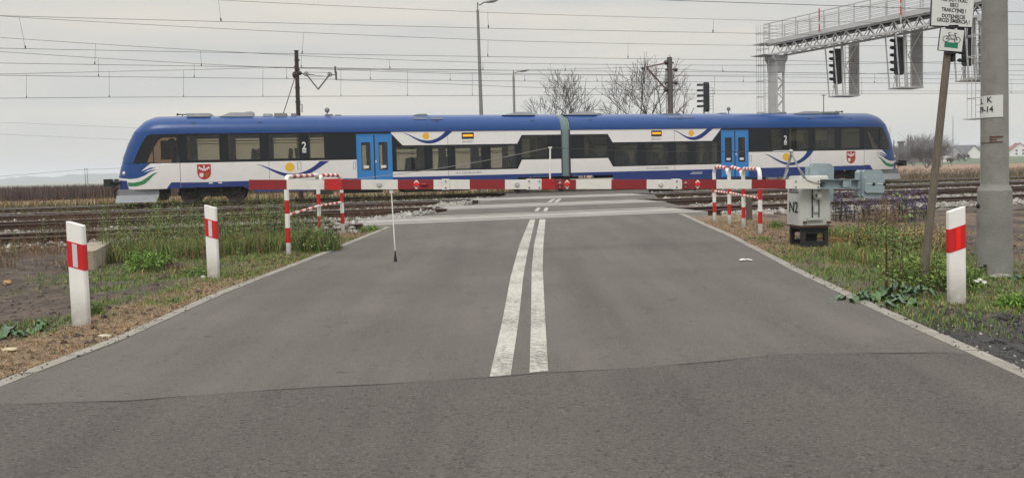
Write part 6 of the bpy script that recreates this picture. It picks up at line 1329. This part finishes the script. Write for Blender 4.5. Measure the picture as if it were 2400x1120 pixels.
# beyond the tracks: rough grass, then the brown standing field
def farpts(n, s0, s1, tl, tr, clear=0): s = s0 + (s1 - s0) * rnd(n) ** 1.2; t = rnd(n) * (tr - tl) + tl; k = s / s0; X = CA * t * k; Y = s + SA * t * k; return np.stack([X, Y, gz(X, Y) - .02], -1)
A1 = farpts(16000, 41.5, 50, -42, 62); A2 = farpts(16000, 46, 70, -46, 66); left_ = lambda P: P[P[:, 0] < .05 * P[:, 1]]; right_ = lambda P: P[P[:, 0] >= .05 * P[:, 1]]
mass('rough_grass', [blades(left_(A1), .42, .035, .5, [.085, .09, .032], .3), blades(left_(A2), .5, .04, .5, [.16, .105, .05], .3), blades(right_(A1), .40, .035, .5, [.15, .115, .06], .3), blades(right_(A2), .50, .04, .5, [.13, .10, .06], .35)])
A3 = farpts(26000, 72, 125, -75, -4); A4 = A3[(A3[:, 0] < -.15 * A3[:, 1])]
mass('standing_crop', [blades(A4, 1.25, .09, .25, [.095, .066, .058], .3), herb(A4[:1600], 1.15, 10, .16, .12, np.array([(.09, .06, .055), (.12, .085, .07)]), (.07, .05, .045), stemw=.02)])
A5 = farpts(2500, 55, 100, 20, 70); mass('field_edge_scrub', [herb(A5, .6, 16, .12, .3, np.array([(.15, .11, .07), (.10, .08, .05)]), (.1, .08, .06), stemw=.012)])

# broad-leaved plants
def rosette(px, py, n, size, label, spread=.5, cols=((.075, .14, .06), (.10, .18, .07), (.11, .17, .12))):
    c0 = base(px, py); root = thing('leafy_plant', label, 'plant', c0); 
    for i in range(n):
        mb = MB(); az = 2.4 * i + random.uniform(-.4, .4); ln = size * random.uniform(.6, 1.15); wd = ln * random.uniform(.38, .5); el = random.uniform(.35, 1.15); st = c0 + np.array([random.gauss(0, spread * .25), random.gauss(0, spread * .2), -.02]); d = np.array([math.cos(az), math.sin(az), 0]); sdv = np.array([-d[1], d[0], 0]); nu, nv = 9, 5; vs = []; ph = random.uniform(0, 6)
        for a in range(nu):
            t = a / (nu - 1); r = ln * t; z = ln * (math.sin(el) * t * 1.15 - .75 * t ** 2.2); w_ = wd * (math.sin(math.pi * min(1, max(0, (t - .18) / .82)) ** .75) ** .8 if t > .18 else .05) + .004
            w_ *= 1 + .22 * math.sin(t * 22 + ph)
            for b in range(nv):
                s = (b / (nv - 1) - .5) * 2; vs.append(st + d * r * math.cos(el * .6) + sdv * s * w_ / 2 + np.array([0, 0, z + abs(s) * w_ * .28 + .012 * math.sin(t * 17 + s * 3 + ph)]))
        mb.add(vs, [(a * nv + b, a * nv + b + 1, (a + 1) * nv + b + 1, (a + 1) * nv + b) for a in range(nu - 1) for b in range(nv - 1)]); k = random.choice(range(len(cols)))
        obj('leaf', mb, M.setdefault('leaf%d' % k, mat('broad leaf %d' % k, cols[k], .45, var=.25, vscale=18, spec=.4)), root, smooth=True)
    return root
rosette(2052, 706, 44, .21, 'broad-leaved green plant spreading over the right kerb', .6); rosette(2118, 682, 26, .20, 'broad-leaved plant at the foot of the tall slender weed', .4)
rosette(22, 790, 34, .20, 'blue-green broad-leaved plant at the left picture edge', .5, ((.06, .10, .07), (.08, .13, .10), (.10, .15, .12)))
rosette(2392, 655, 10, .16, 'small broad-leaved plant right of the concrete pole foot', .3); rosette(412, 706, 8, .10, 'tiny blue-green plant on the dry grass of the left verge', .15, ((.07, .10, .08), (.08, .12, .09)))
# small lying things
def rock(px, py, r, label, col, name='stone', sq=(1, 1, .7), group=None):
    c = base(px, py); mb = MB().ell((0, 0, 0), (r * sq[0], r * sq[1], r * sq[2]), 9, 6); mb.v = [tuple(np.array(v) * (1 + random.uniform(-.15, .15))) for v in mb.v]; o = obj(name, mb, M.setdefault('rk' + label[:8], mat('rock ' + label[:12], col, .9, var=.25, vscale=20, bump=.5))); o.location = (c[0], c[1], c[2] + r * sq[2] * .4); tag(o, label, 'stone' if name == 'stone' else 'litter', group); return o
rock(17, 665, .055, 'orange brown stone chunk at the left picture edge', (.42, .24, .10)); rock(245, 789, .045, 'flat pale stone by the left kerb below the nearer post', (.5, .46, .38), sq=(1.5, .8, .3)); rock(22, 821, .045, 'flat yellowish stone below the left broad-leaved plant', (.48, .40, .26), sq=(1.3, .9, .35))
rock(2348, 651, .09, 'flat broken concrete piece at the foot of the concrete pole', (.27, .26, .23), sq=(1.5, .9, .35)); rock(476, 650, .028, 'small pale stone left of the farther left post', (.5, .48, .44), sq=(1.3, 1, .7))
c = base(1747, 612); mb = MB(); P0 = gp(1747, 611); 
for i in range(5): a = i * 1.3; q = np.array([P0[0] + .035 * (i - 2) * .8, P0[1] + .02 * math.sin(a), float(zroad(P0[1])) + .012 + .006 * (i % 2)]); mb.ell(q, (.03, .022, .009), 7, 4)
o = obj('paper_scrap', mb, M.setdefault('paper', mat('crumpled paper', (.75, .73, .68), .8))); tag(o, 'crumpled white paper scrap lying on the right lane', 'litter')
# white daisies by the pole
for px, py, lab in ((2286, 664, 'white daisy pair blooming left of the concrete pole foot'), (2303, 668, 'single white daisy nearer the concrete pole foot')):
    c = base(px, py + 22); root = thing('daisy', lab, 'flower', c); mb = MB().tube([c, c + np.array([.01, 0, .13])], .003, 4); obj('stem', mb, M.setdefault('stemg', mat('green stem', (.08, .13, .04), .7)), root)
    for k in range(2 if 'pair' in lab else 1):
        h = c + np.array([.01 + .03 * k, 0, .13 + .015 * k]); mb = MB()
        for i in range(9): a = i * .7; mb.flat([h, h + np.array([math.cos(a) * .022, math.sin(a) * .012 - .008, math.sin(a) * .010]), h + np.array([math.cos(a + .4) * .026, math.sin(a + .4) * .014 - .008, math.sin(a + .4) * .012])])
        obj('flower_head', mb, M.setdefault('petal', mat('white petals', (.8, .8, .74), .6)), root)
# dark earth mound
mb = MB().ell((0, 0, 0), (.24, .18, .09), 16, 8); mb.v = [tuple(np.array(v) * (1 + random.uniform(-.1, .1))) for v in mb.v]; o = obj('earth_mound', mb, M.setdefault('earth', mat('dark brown earth', (.055, .035, .025), .95, var=.3, vscale=30, bump=.8, bscale=60))); c = base(395, 628); o.location = tuple(c); tag(o, 'dark brown molehill beside the green weeds on the left verge', 'molehill')
# mossy concrete block by the left track and short stakes
c = base(216, 628); c9 = base(258, 602); e1 = c9 - c; e1[2] = 0; Lb_ = float(np.linalg.norm(e1)); e1 /= Lb_; e2 = np.array([-e1[1], e1[0], 0]); mb = MB(); mb.cbox(c + e1 * Lb_ / 2 + e2 * .12 + UPV * .10, (Lb_, .34, .36), .03, (e1, e2, UPV)); n_ = MB()
o = obj('concrete_block', mb, 'mossy'); tag(o, 'low mossy concrete block behind the nearer left delineator post', 'concrete block')
c = base(730, 570); tag(obj('stake', MB().bar(c - UPV * .1, c + UPV * .36 + np.array([-.02, 0, 0]), .07), 'concd'), 'short weathered stake behind the left railing', 'stake')
c = base(1767, 519); c[1] += .3; tag(obj('stake', MB().bar(c - UPV * .1, c + UPV * .50, .10), M.setdefault('stk', mat('rusty stake', (.10, .075, .06), .9))), 'short rusty stake standing behind the railing by the N2 cabinet', 'stake')
# light concrete cable-duct edge in front of the first track on the right
mb = MB()
for i in range(16): a = 5.2 + i * 1.02; q = tpt(16.35, a + .5, -.17); mb.box((q[0], q[1], float(gz(q[0], q[1])) - .035), (1.0, .40, .10), (TD, TN, UPV))
o = obj('cable_duct_cover', mb, 'kerb'); o['kind'] = 'structure'

# ------------------------------------------------------------------ bare trees
def bare_tree(name, label, P0, H, W_, seed, stems=3, depth=7, r0=.16, group=None, mname='bark', up=.55, sides=4, twig=.012, lean=0.0, nsub=(2, 3), fine=1.0, k_env=None):
    R = random.Random(seed); segs = [[], []]
    env = k_env
    def inside(q): return env is None or ((q[0] - P0[0]) / env[0]) ** 2 + ((q[1] - P0[1]) / env[0]) ** 2 + ((q[2] - P0[2] - env[1]) / env[2]) ** 2 < 1 or q[2] - P0[2] < env[1] * .6
    def grow(p, d, ln, r, k):
        n = 3 if k < 3 else 2; path = [p]; q = p
        for i in range(n):
            d = d + np.array([R.gauss(0, .12), R.gauss(0, .12), R.gauss(0, .06) + .05 * up]); d /= np.linalg.norm(d); q = q + d * ln / n; path.append(q)
        r1 = max(r * .66, twig); segs[0 if k < 2 else 1].append((path, np.linspace(r, r1, n + 1)))
        if k >= depth or not inside(q): return
        m = R.randint(*nsub) + (1 if k == 1 else 0)
        for i in range(m):
            a = R.uniform(0, 6.28); sp = R.uniform(.28, .72); e1 = np.cross(d, [0, 0, 1.]) if abs(d[2]) < .95 else np.array([1., 0, 0]); e1 /= np.linalg.norm(e1); e2 = np.cross(d, e1)
            nd = d * math.cos(sp) + (e1 * math.cos(a) + e2 * math.sin(a)) * math.sin(sp); nd[2] += .10 * up; nd /= np.linalg.norm(nd)
            grow(path[-1] if i < 2 else path[-2], nd, ln * R.uniform(.66, .86), r1 * R.uniform(.6, .85), k + 1)
        if k > 1 and R.random() < .7 * fine: grow(path[1], (d + np.array([R.gauss(0, .6), R.gauss(0, .6), .2])) / 1.3, ln * .5, r1 * .5, min(k + 2, depth))
    tot = sum(.76 ** i for i in range(depth + 1)); l0 = H / tot * 1.2
    for i in range(stems):
        a = 6.28 * i / stems + R.uniform(-.4, .4); s_ = .0 if stems == 1 else R.uniform(.12, .62) * W_; d = np.array([math.sin(s_) * math.cos(a) + lean, math.sin(s_) * math.sin(a), math.cos(s_)]); grow(P0 + np.array([math.cos(a), math.sin(a), 0]) * (.0 if stems == 1 else .18), d, l0 * R.uniform(.85, 1.1), r0 * R.uniform(.8, 1.1), 0)
    root = thing(name, label, 'tree', P0, group)
    for nm, S in (('trunk', segs[0]), ('crown', segs[1])):
        if not S: continue
        mb = MB()
        for path, rr in S: mb.tube(path, rr, sides if nm == 'trunk' else 3, cap=False)
        obj(nm, mb, mname, root)
    return root
def gpos(x, y, D_): P = pt(x, y, D_); return np.array([P[0], P[1], float(gz(P[0], P[1])) - .05])
Gt = 'bare trees behind the train'
bare_tree('bare_tree', 'bare many-stemmed tree between the small lamp post and the grey bellows of the train', gpos(1308, 262, 76), 11.4, 1.0, 11, stems=6, depth=6, r0=.17, group=Gt, twig=.017, nsub=(2, 3), k_env=(3.3, 7.2, 4.6))
bare_tree('bare_tree', 'largest bare tree, behind the concrete catenary mast', gpos(1518, 262, 82), 13.6, 1.1, 23, stems=8, depth=6, r0=.19, group=Gt, twig=.017, nsub=(2, 3), k_env=(5.2, 7.6, 5.6))
bare_tree('bare_tree', 'low bare tree at the right foot of the tree by the small lamp', gpos(1372, 262, 80), 6.6, .8, 8, stems=3, depth=5, r0=.08, group=Gt, twig=.012)
bare_tree('bare_tree', 'low bare tree left of the foot of the largest bare tree', gpos(1436, 262, 84), 6.4, .9, 5, stems=4, depth=5, r0=.08, group=Gt, twig=.012)
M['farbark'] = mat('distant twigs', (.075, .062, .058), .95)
def far_tree(x, D_, H, W_, seed, label, **k):
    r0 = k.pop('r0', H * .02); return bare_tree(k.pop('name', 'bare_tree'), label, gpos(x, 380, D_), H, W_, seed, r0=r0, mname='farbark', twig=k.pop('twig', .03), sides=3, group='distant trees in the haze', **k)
far_tree(2172, 175, 4.8, 1.0, 41, 'bushy grey bare tree left of the leaning sign post, nearest of the distant trees', stems=6, depth=6, twig=.028)
far_tree(2205, 190, 5.2, 1.1, 42, 'rounded bare tree just right of the leaning sign post, before the far houses', stems=3, depth=6, twig=.028)
far_tree(2226, 185, 2.6, 1.0, 43, 'small bare tree between the far shed and the concrete pole', stems=2, depth=5)
far_tree(2105, 210, 4.0, 1.2, 44, 'low bare bush tree just right of the railcar buffer', stems=5, depth=5)
far_tree(2140, 230, 4.2, 1.3, 45, 'low bare bush tree below the far poplars', stems=5, depth=5)
far_tree(2264, 300, 3.0, 1.4, 48, 'dark low tree in front of the big dark roofed far house', stems=4, depth=5, twig=.05)
far_tree(2248, 305, 2.8, 1.3, 49, 'dark low bush tree at the left end of the big dark roofed far house', stems=4, depth=5, twig=.05)
for i, (x, H, lab) in enumerate(((2128, 11.5, 'tallest far poplar, left one of the pair beyond the bush trees'), (2134, 11.0, 'second far poplar, right one of the pair beyond the bush trees'), (2095, 9.5, 'slender far poplar nearest the railcar nose'), (2138.5, 9.3, 'shorter far poplar at the right side of the pair'))):
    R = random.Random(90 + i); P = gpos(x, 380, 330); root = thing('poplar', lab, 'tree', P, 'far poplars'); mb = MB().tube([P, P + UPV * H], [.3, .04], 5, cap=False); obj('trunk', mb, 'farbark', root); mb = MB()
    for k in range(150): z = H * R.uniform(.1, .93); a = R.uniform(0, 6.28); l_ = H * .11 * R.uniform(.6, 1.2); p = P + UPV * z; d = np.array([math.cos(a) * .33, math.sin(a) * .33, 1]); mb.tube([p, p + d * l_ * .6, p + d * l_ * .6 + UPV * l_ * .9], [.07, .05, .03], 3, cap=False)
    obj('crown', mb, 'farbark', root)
# far wood masses
def far_wood(name, xa, xb, D_, hts, n, seed):
    R = random.Random(seed); mb = MB()
    for i in range(n):
        x = xa + (xb - xa) * R.random(); P = gpos(x, 380, D_ + R.uniform(-25, 25)); h = float(np.interp(x, [q[0] for q in hts], [q[1] for q in hts])) * R.uniform(.75, 1.08)
        d = np.array([R.gauss(0, .25), R.gauss(0, .2), 1]); q1 = P + d * h * .45; mb.tube([P, q1, q1 + (d + np.array([R.gauss(0, .5), 0, .2])) * h * .45], [.22, .14, .05], 3, cap=False)
        for k in range(5): e = np.array([R.gauss(0, .8), R.gauss(0, .5), R.uniform(.3, 1)]); s_ = P + d * h * R.uniform(.25, .7); mb.tube([s_, s_ + e * h * .28], [.10, .04], 3, cap=False)
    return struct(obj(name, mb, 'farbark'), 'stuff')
far_wood('distant_wood', 2082, 2200, 420, [(2082, 9), (2110, 8), (2130, 12), (2150, 15), (2185, 13), (2200, 9)], 420, 3); far_wood('distant_wood', 2195, 2290, 620, [(2195, 20), (2215, 18), (2232, 9), (2290, 10)], 240, 4); far_wood('distant_wood', 2290, 2480, 640, [(2290, 11), (2370, 9), (2480, 10)], 300, 5)
# far houses
def house(label, x, D_, Wd, Dp, Hw, Hr, yaw, wallc, roofc, win=0, chim=0):
    c = gpos(x, 380, D_); root = thing('house', label, 'house', c, 'far village houses'); e1 = np.array([math.cos(yaw), math.sin(yaw), 0]); e2 = np.array([-e1[1], e1[0], 0])   # e1 along the gable front, e2 along the ridge
    mb = MB(); pr = [(-Wd / 2, -1.5), (Wd / 2, -1.5), (Wd / 2, Hw), (0, Hw + Hr), (-Wd / 2, Hw)]; mb.prism(pr, c - e2 * Dp / 2, e1, UPV, e2 * Dp); obj('wall', mb, M.setdefault(wallc[0], mat(wallc[0], wallc[1], .8)), root)
    mb = MB(); ov = .5
    for s_ in (-1, 1):
        a = c + e1 * s_ * (Wd / 2 + ov) + UPV * (Hw - ov * Hr / (Wd / 2) + .08); b = c + UPV * (Hw + Hr + .10); q = [a - e2 * (Dp / 2 + ov), a + e2 * (Dp / 2 + ov), b + e2 * (Dp / 2 + ov), b - e2 * (Dp / 2 + ov)]; mb.add(q + [v + UPV * .22 for v in q], [(0, 1, 2, 3), (7, 6, 5, 4), (0, 4, 5, 1), (1, 5, 6, 2), (2, 6, 7, 3), (3, 7, 4, 0)])
    ro = obj('roof', mb, M.setdefault(roofc[0], mat(roofc[0], roofc[1], .8)), root)
    for k in range(chim): obj('chimney', MB().box(c + e1 * (-1 + 2.6 * k) + UPV * (Hw + Hr * .9), (.7, .7, 1.8), (e1, e2, UPV)), M.setdefault('chim', mat('chimney brick', (.2, .12, .1), .9)), ro)
    for k in range(win): wx = (-1 if k % 2 == 0 else 1) * Wd * .17; wz = Hw * .45 if k < 2 else Hw * 1.05; obj('window', MB().box(c - e2 * (Dp / 2 + .02) + e1 * wx + UPV * wz, (1.1, .08, 1.2), (e1, e2, UPV)), M.setdefault('farwin', mat('far window', (.05, .06, .07), .2)), root)
    return root
wt = ('white render', (.7, .69, .66)); gy = ('grey render', (.40, .40, .40)); rr_ = ('red tile roof', (.25, .08, .07)); dr = ('dark slate roof', (.10, .10, .115))
house('white gabled far house with red roof at the right picture edge', 2384, 470, 10.5, 11, 3.4, 4.6, math.radians(-20), wt, rr_, 4, 2)
house('big far house with broad dark roof left of the concrete pole', 2262, 430, 9, 17, 2.8, 4.6, math.radians(-68), gy, dr); house('pale gabled far house right beside the big dark roof', 2277, 424, 8, 9, 2.8, 4.2, math.radians(-15), wt, dr)
house('low grey far house just left of the big dark roof', 2228, 435, 9, 14, 2.4, 3.2, math.radians(-70), gy, dr); house('low far house directly left of the white red-roofed one', 2361, 500, 9, 12, 2.5, 3.3, math.radians(-60), gy, dr); house('tiny white shed in front of the far houses', 2214, 300, 3.6, 3, 1.5, .5, 0, wt, wt)
c = gpos(2136, 380, 300); mb = MB().box(c + UPV * 1.3, (17, 6, 3.6)); o = obj('warehouse', mb, M.setdefault('warehouse', mat('grey warehouse wall', (.13, .135, .14), .8))); tag(o, 'long low grey flat-roofed warehouse before the distant trees', 'warehouse'); rf = MB().box(c + UPV * 3.2, (17.6, 6.6, .25)); obj('roof', rf, 'galv', o)
c = gpos(2112, 380, 340); mb = MB().cbox(c + UPV * 4.2, (1.9, 1.9, 10.5), .2, (np.array((1, 0, 0)), np.array((0, 1, 0)), UPV)); mb.box(c + UPV * 9.2, (2.5, 2.5, .8)); tag(obj('tower', mb, M['farbark']), 'dark square tower among the far poplars', 'tower')
def fmast(label, x, ytop, D_, r, arms=(), name='distant_mast', legs=0):
    c = gpos(x, 380, D_); tp = pt(x, ytop, D_); mb = MB(); o_ = [(-legs, 0), (legs, 0)] if legs else [(0, 0)]
    for a, b in o_: mb.tube([c + np.array([a, 0, 0]), np.array([tp[0] + a, tp[1], tp[2]])], [r, r * .6], 5)
    for y, w_ in arms: z = pt(x, y, D_)[2]; mb.box((tp[0], tp[1], z), (w_, .15, .15))
    o = obj(name, mb, M.setdefault('fmast', mat('distant steel', (.08, .08, .085), .8))); tag(o, label, 'mast')
fmast('thin distant mast with crossarm above the big dark roofed far house', 2233.5, 272, 330, .16, ((346, 3.0),)); fmast('thin distant mast just right of the leaning sign post', 2203.5, 318, 330, .13); fmast('thin distant mast above the railcar nose at the right', 2086, 297, 330, .10)
fmast('distant pole rising above the train roof right of the gantry column', 1930.5, 222, 150, .14, ((224, .9),)); fmast('distant square portal frame beside the railcar nose', 2094, 347, 260, .14, ((347, 2.2),), legs=.95)
fmast('distant twin-legged power pole in the field at the left', 201, 395, 300, .13, ((396, 1.6),), legs=.45)
single('faint power line reaching the twin-legged pole from the left', 300, [(-100, 421), (60, 409), (199, 397)], .05, 'power_line'); 
c1 = pt(0, 287, 150); c2 = pt(340, 301, 150); o = obj('power_line', MB().tube([c1 - (c2 - c1), c1, c2, c2 + (c2 - c1)], .018, 4), 'wire'); tag(o, 'upper faint power line left of the railcar roof', 'overhead wire')
c1 = pt(0, 315, 150); c2 = pt(305, 328, 150); o = obj('power_line', MB().tube([c1 - (c2 - c1), c1, c2, c2 + (c2 - c1) * 1.2], .018, 4), 'wire'); tag(o, 'lower faint power line left of the railcar cab', 'overhead wire')
# far hills at the left and behind the village
def hills(pts_, D_, dpt, m):
    mb = MB(); A = []
    for x, y in pts_: P = pt(x, y, D_); A.append(P)
    n = len(A); vs = []
    for P in A: vs += [(P[0] * .93, P[1] - dpt, -.5), (P[0] * .965, P[1] - dpt * .45, P[2] * .62), tuple(P), (P[0] * 1.06, P[1] + dpt, -.5)]
    mb.add(vs, [(4 * i + k, 4 * i + 4 + k, 4 * i + 5 + k, 4 * i + 1 + k) for i in range(n - 1) for k in range(3)]); return struct(obj('hills', mb, m, smooth=True))
M['hill'] = mat('wooded far hills', (.06, .075, .06), .95, var=.3, vscale=.01)
hx = []; R = random.Random(2)
for x in range(-500, 760, 12): hx.append((x, 430.5 - .024 * x - (float(np.interp(x, [-500, 0, 60, 130, 160, 260, 330, 600, 760], [7, 10, 16, 11, 17, 18, 14, 9, 6])) + R.uniform(-1.2, 1.2))))
hills(hx, 2300, 160, 'hill'); hx = []
for x in range(2000, 2900, 14): hx.append((x, 432 - .0242 * x - (float(np.interp(x, [2000, 2150, 2300, 2400, 2600, 2900], [8, 12, 20, 38, 44, 30])) + R.uniform(-.8, .8))))
hills(hx, 2300, 200, 'hill')

# ------------------------------------------------------------------ haze: one box of thin air round everything
m = bpy.data.materials.new('haze'); m.use_nodes = True; t = m.node_tree; t.nodes.clear(); o_ = t.nodes.new('ShaderNodeOutputMaterial'); pv = t.nodes.new('ShaderNodeVolumePrincipled')
pv.inputs['Density'].default_value = .0004; pv.inputs['Color'].default_value = (.90, .94, 1.0, 1); pv.inputs['Anisotropy'].default_value = 0.0; t.links.new(pv.outputs[0], o_.inputs['Volume'])
mb = MB().box((0, 300, 24), (6200, 6800, 58)); hz = obj('haze', mb, m); struct(hz, 'stuff')
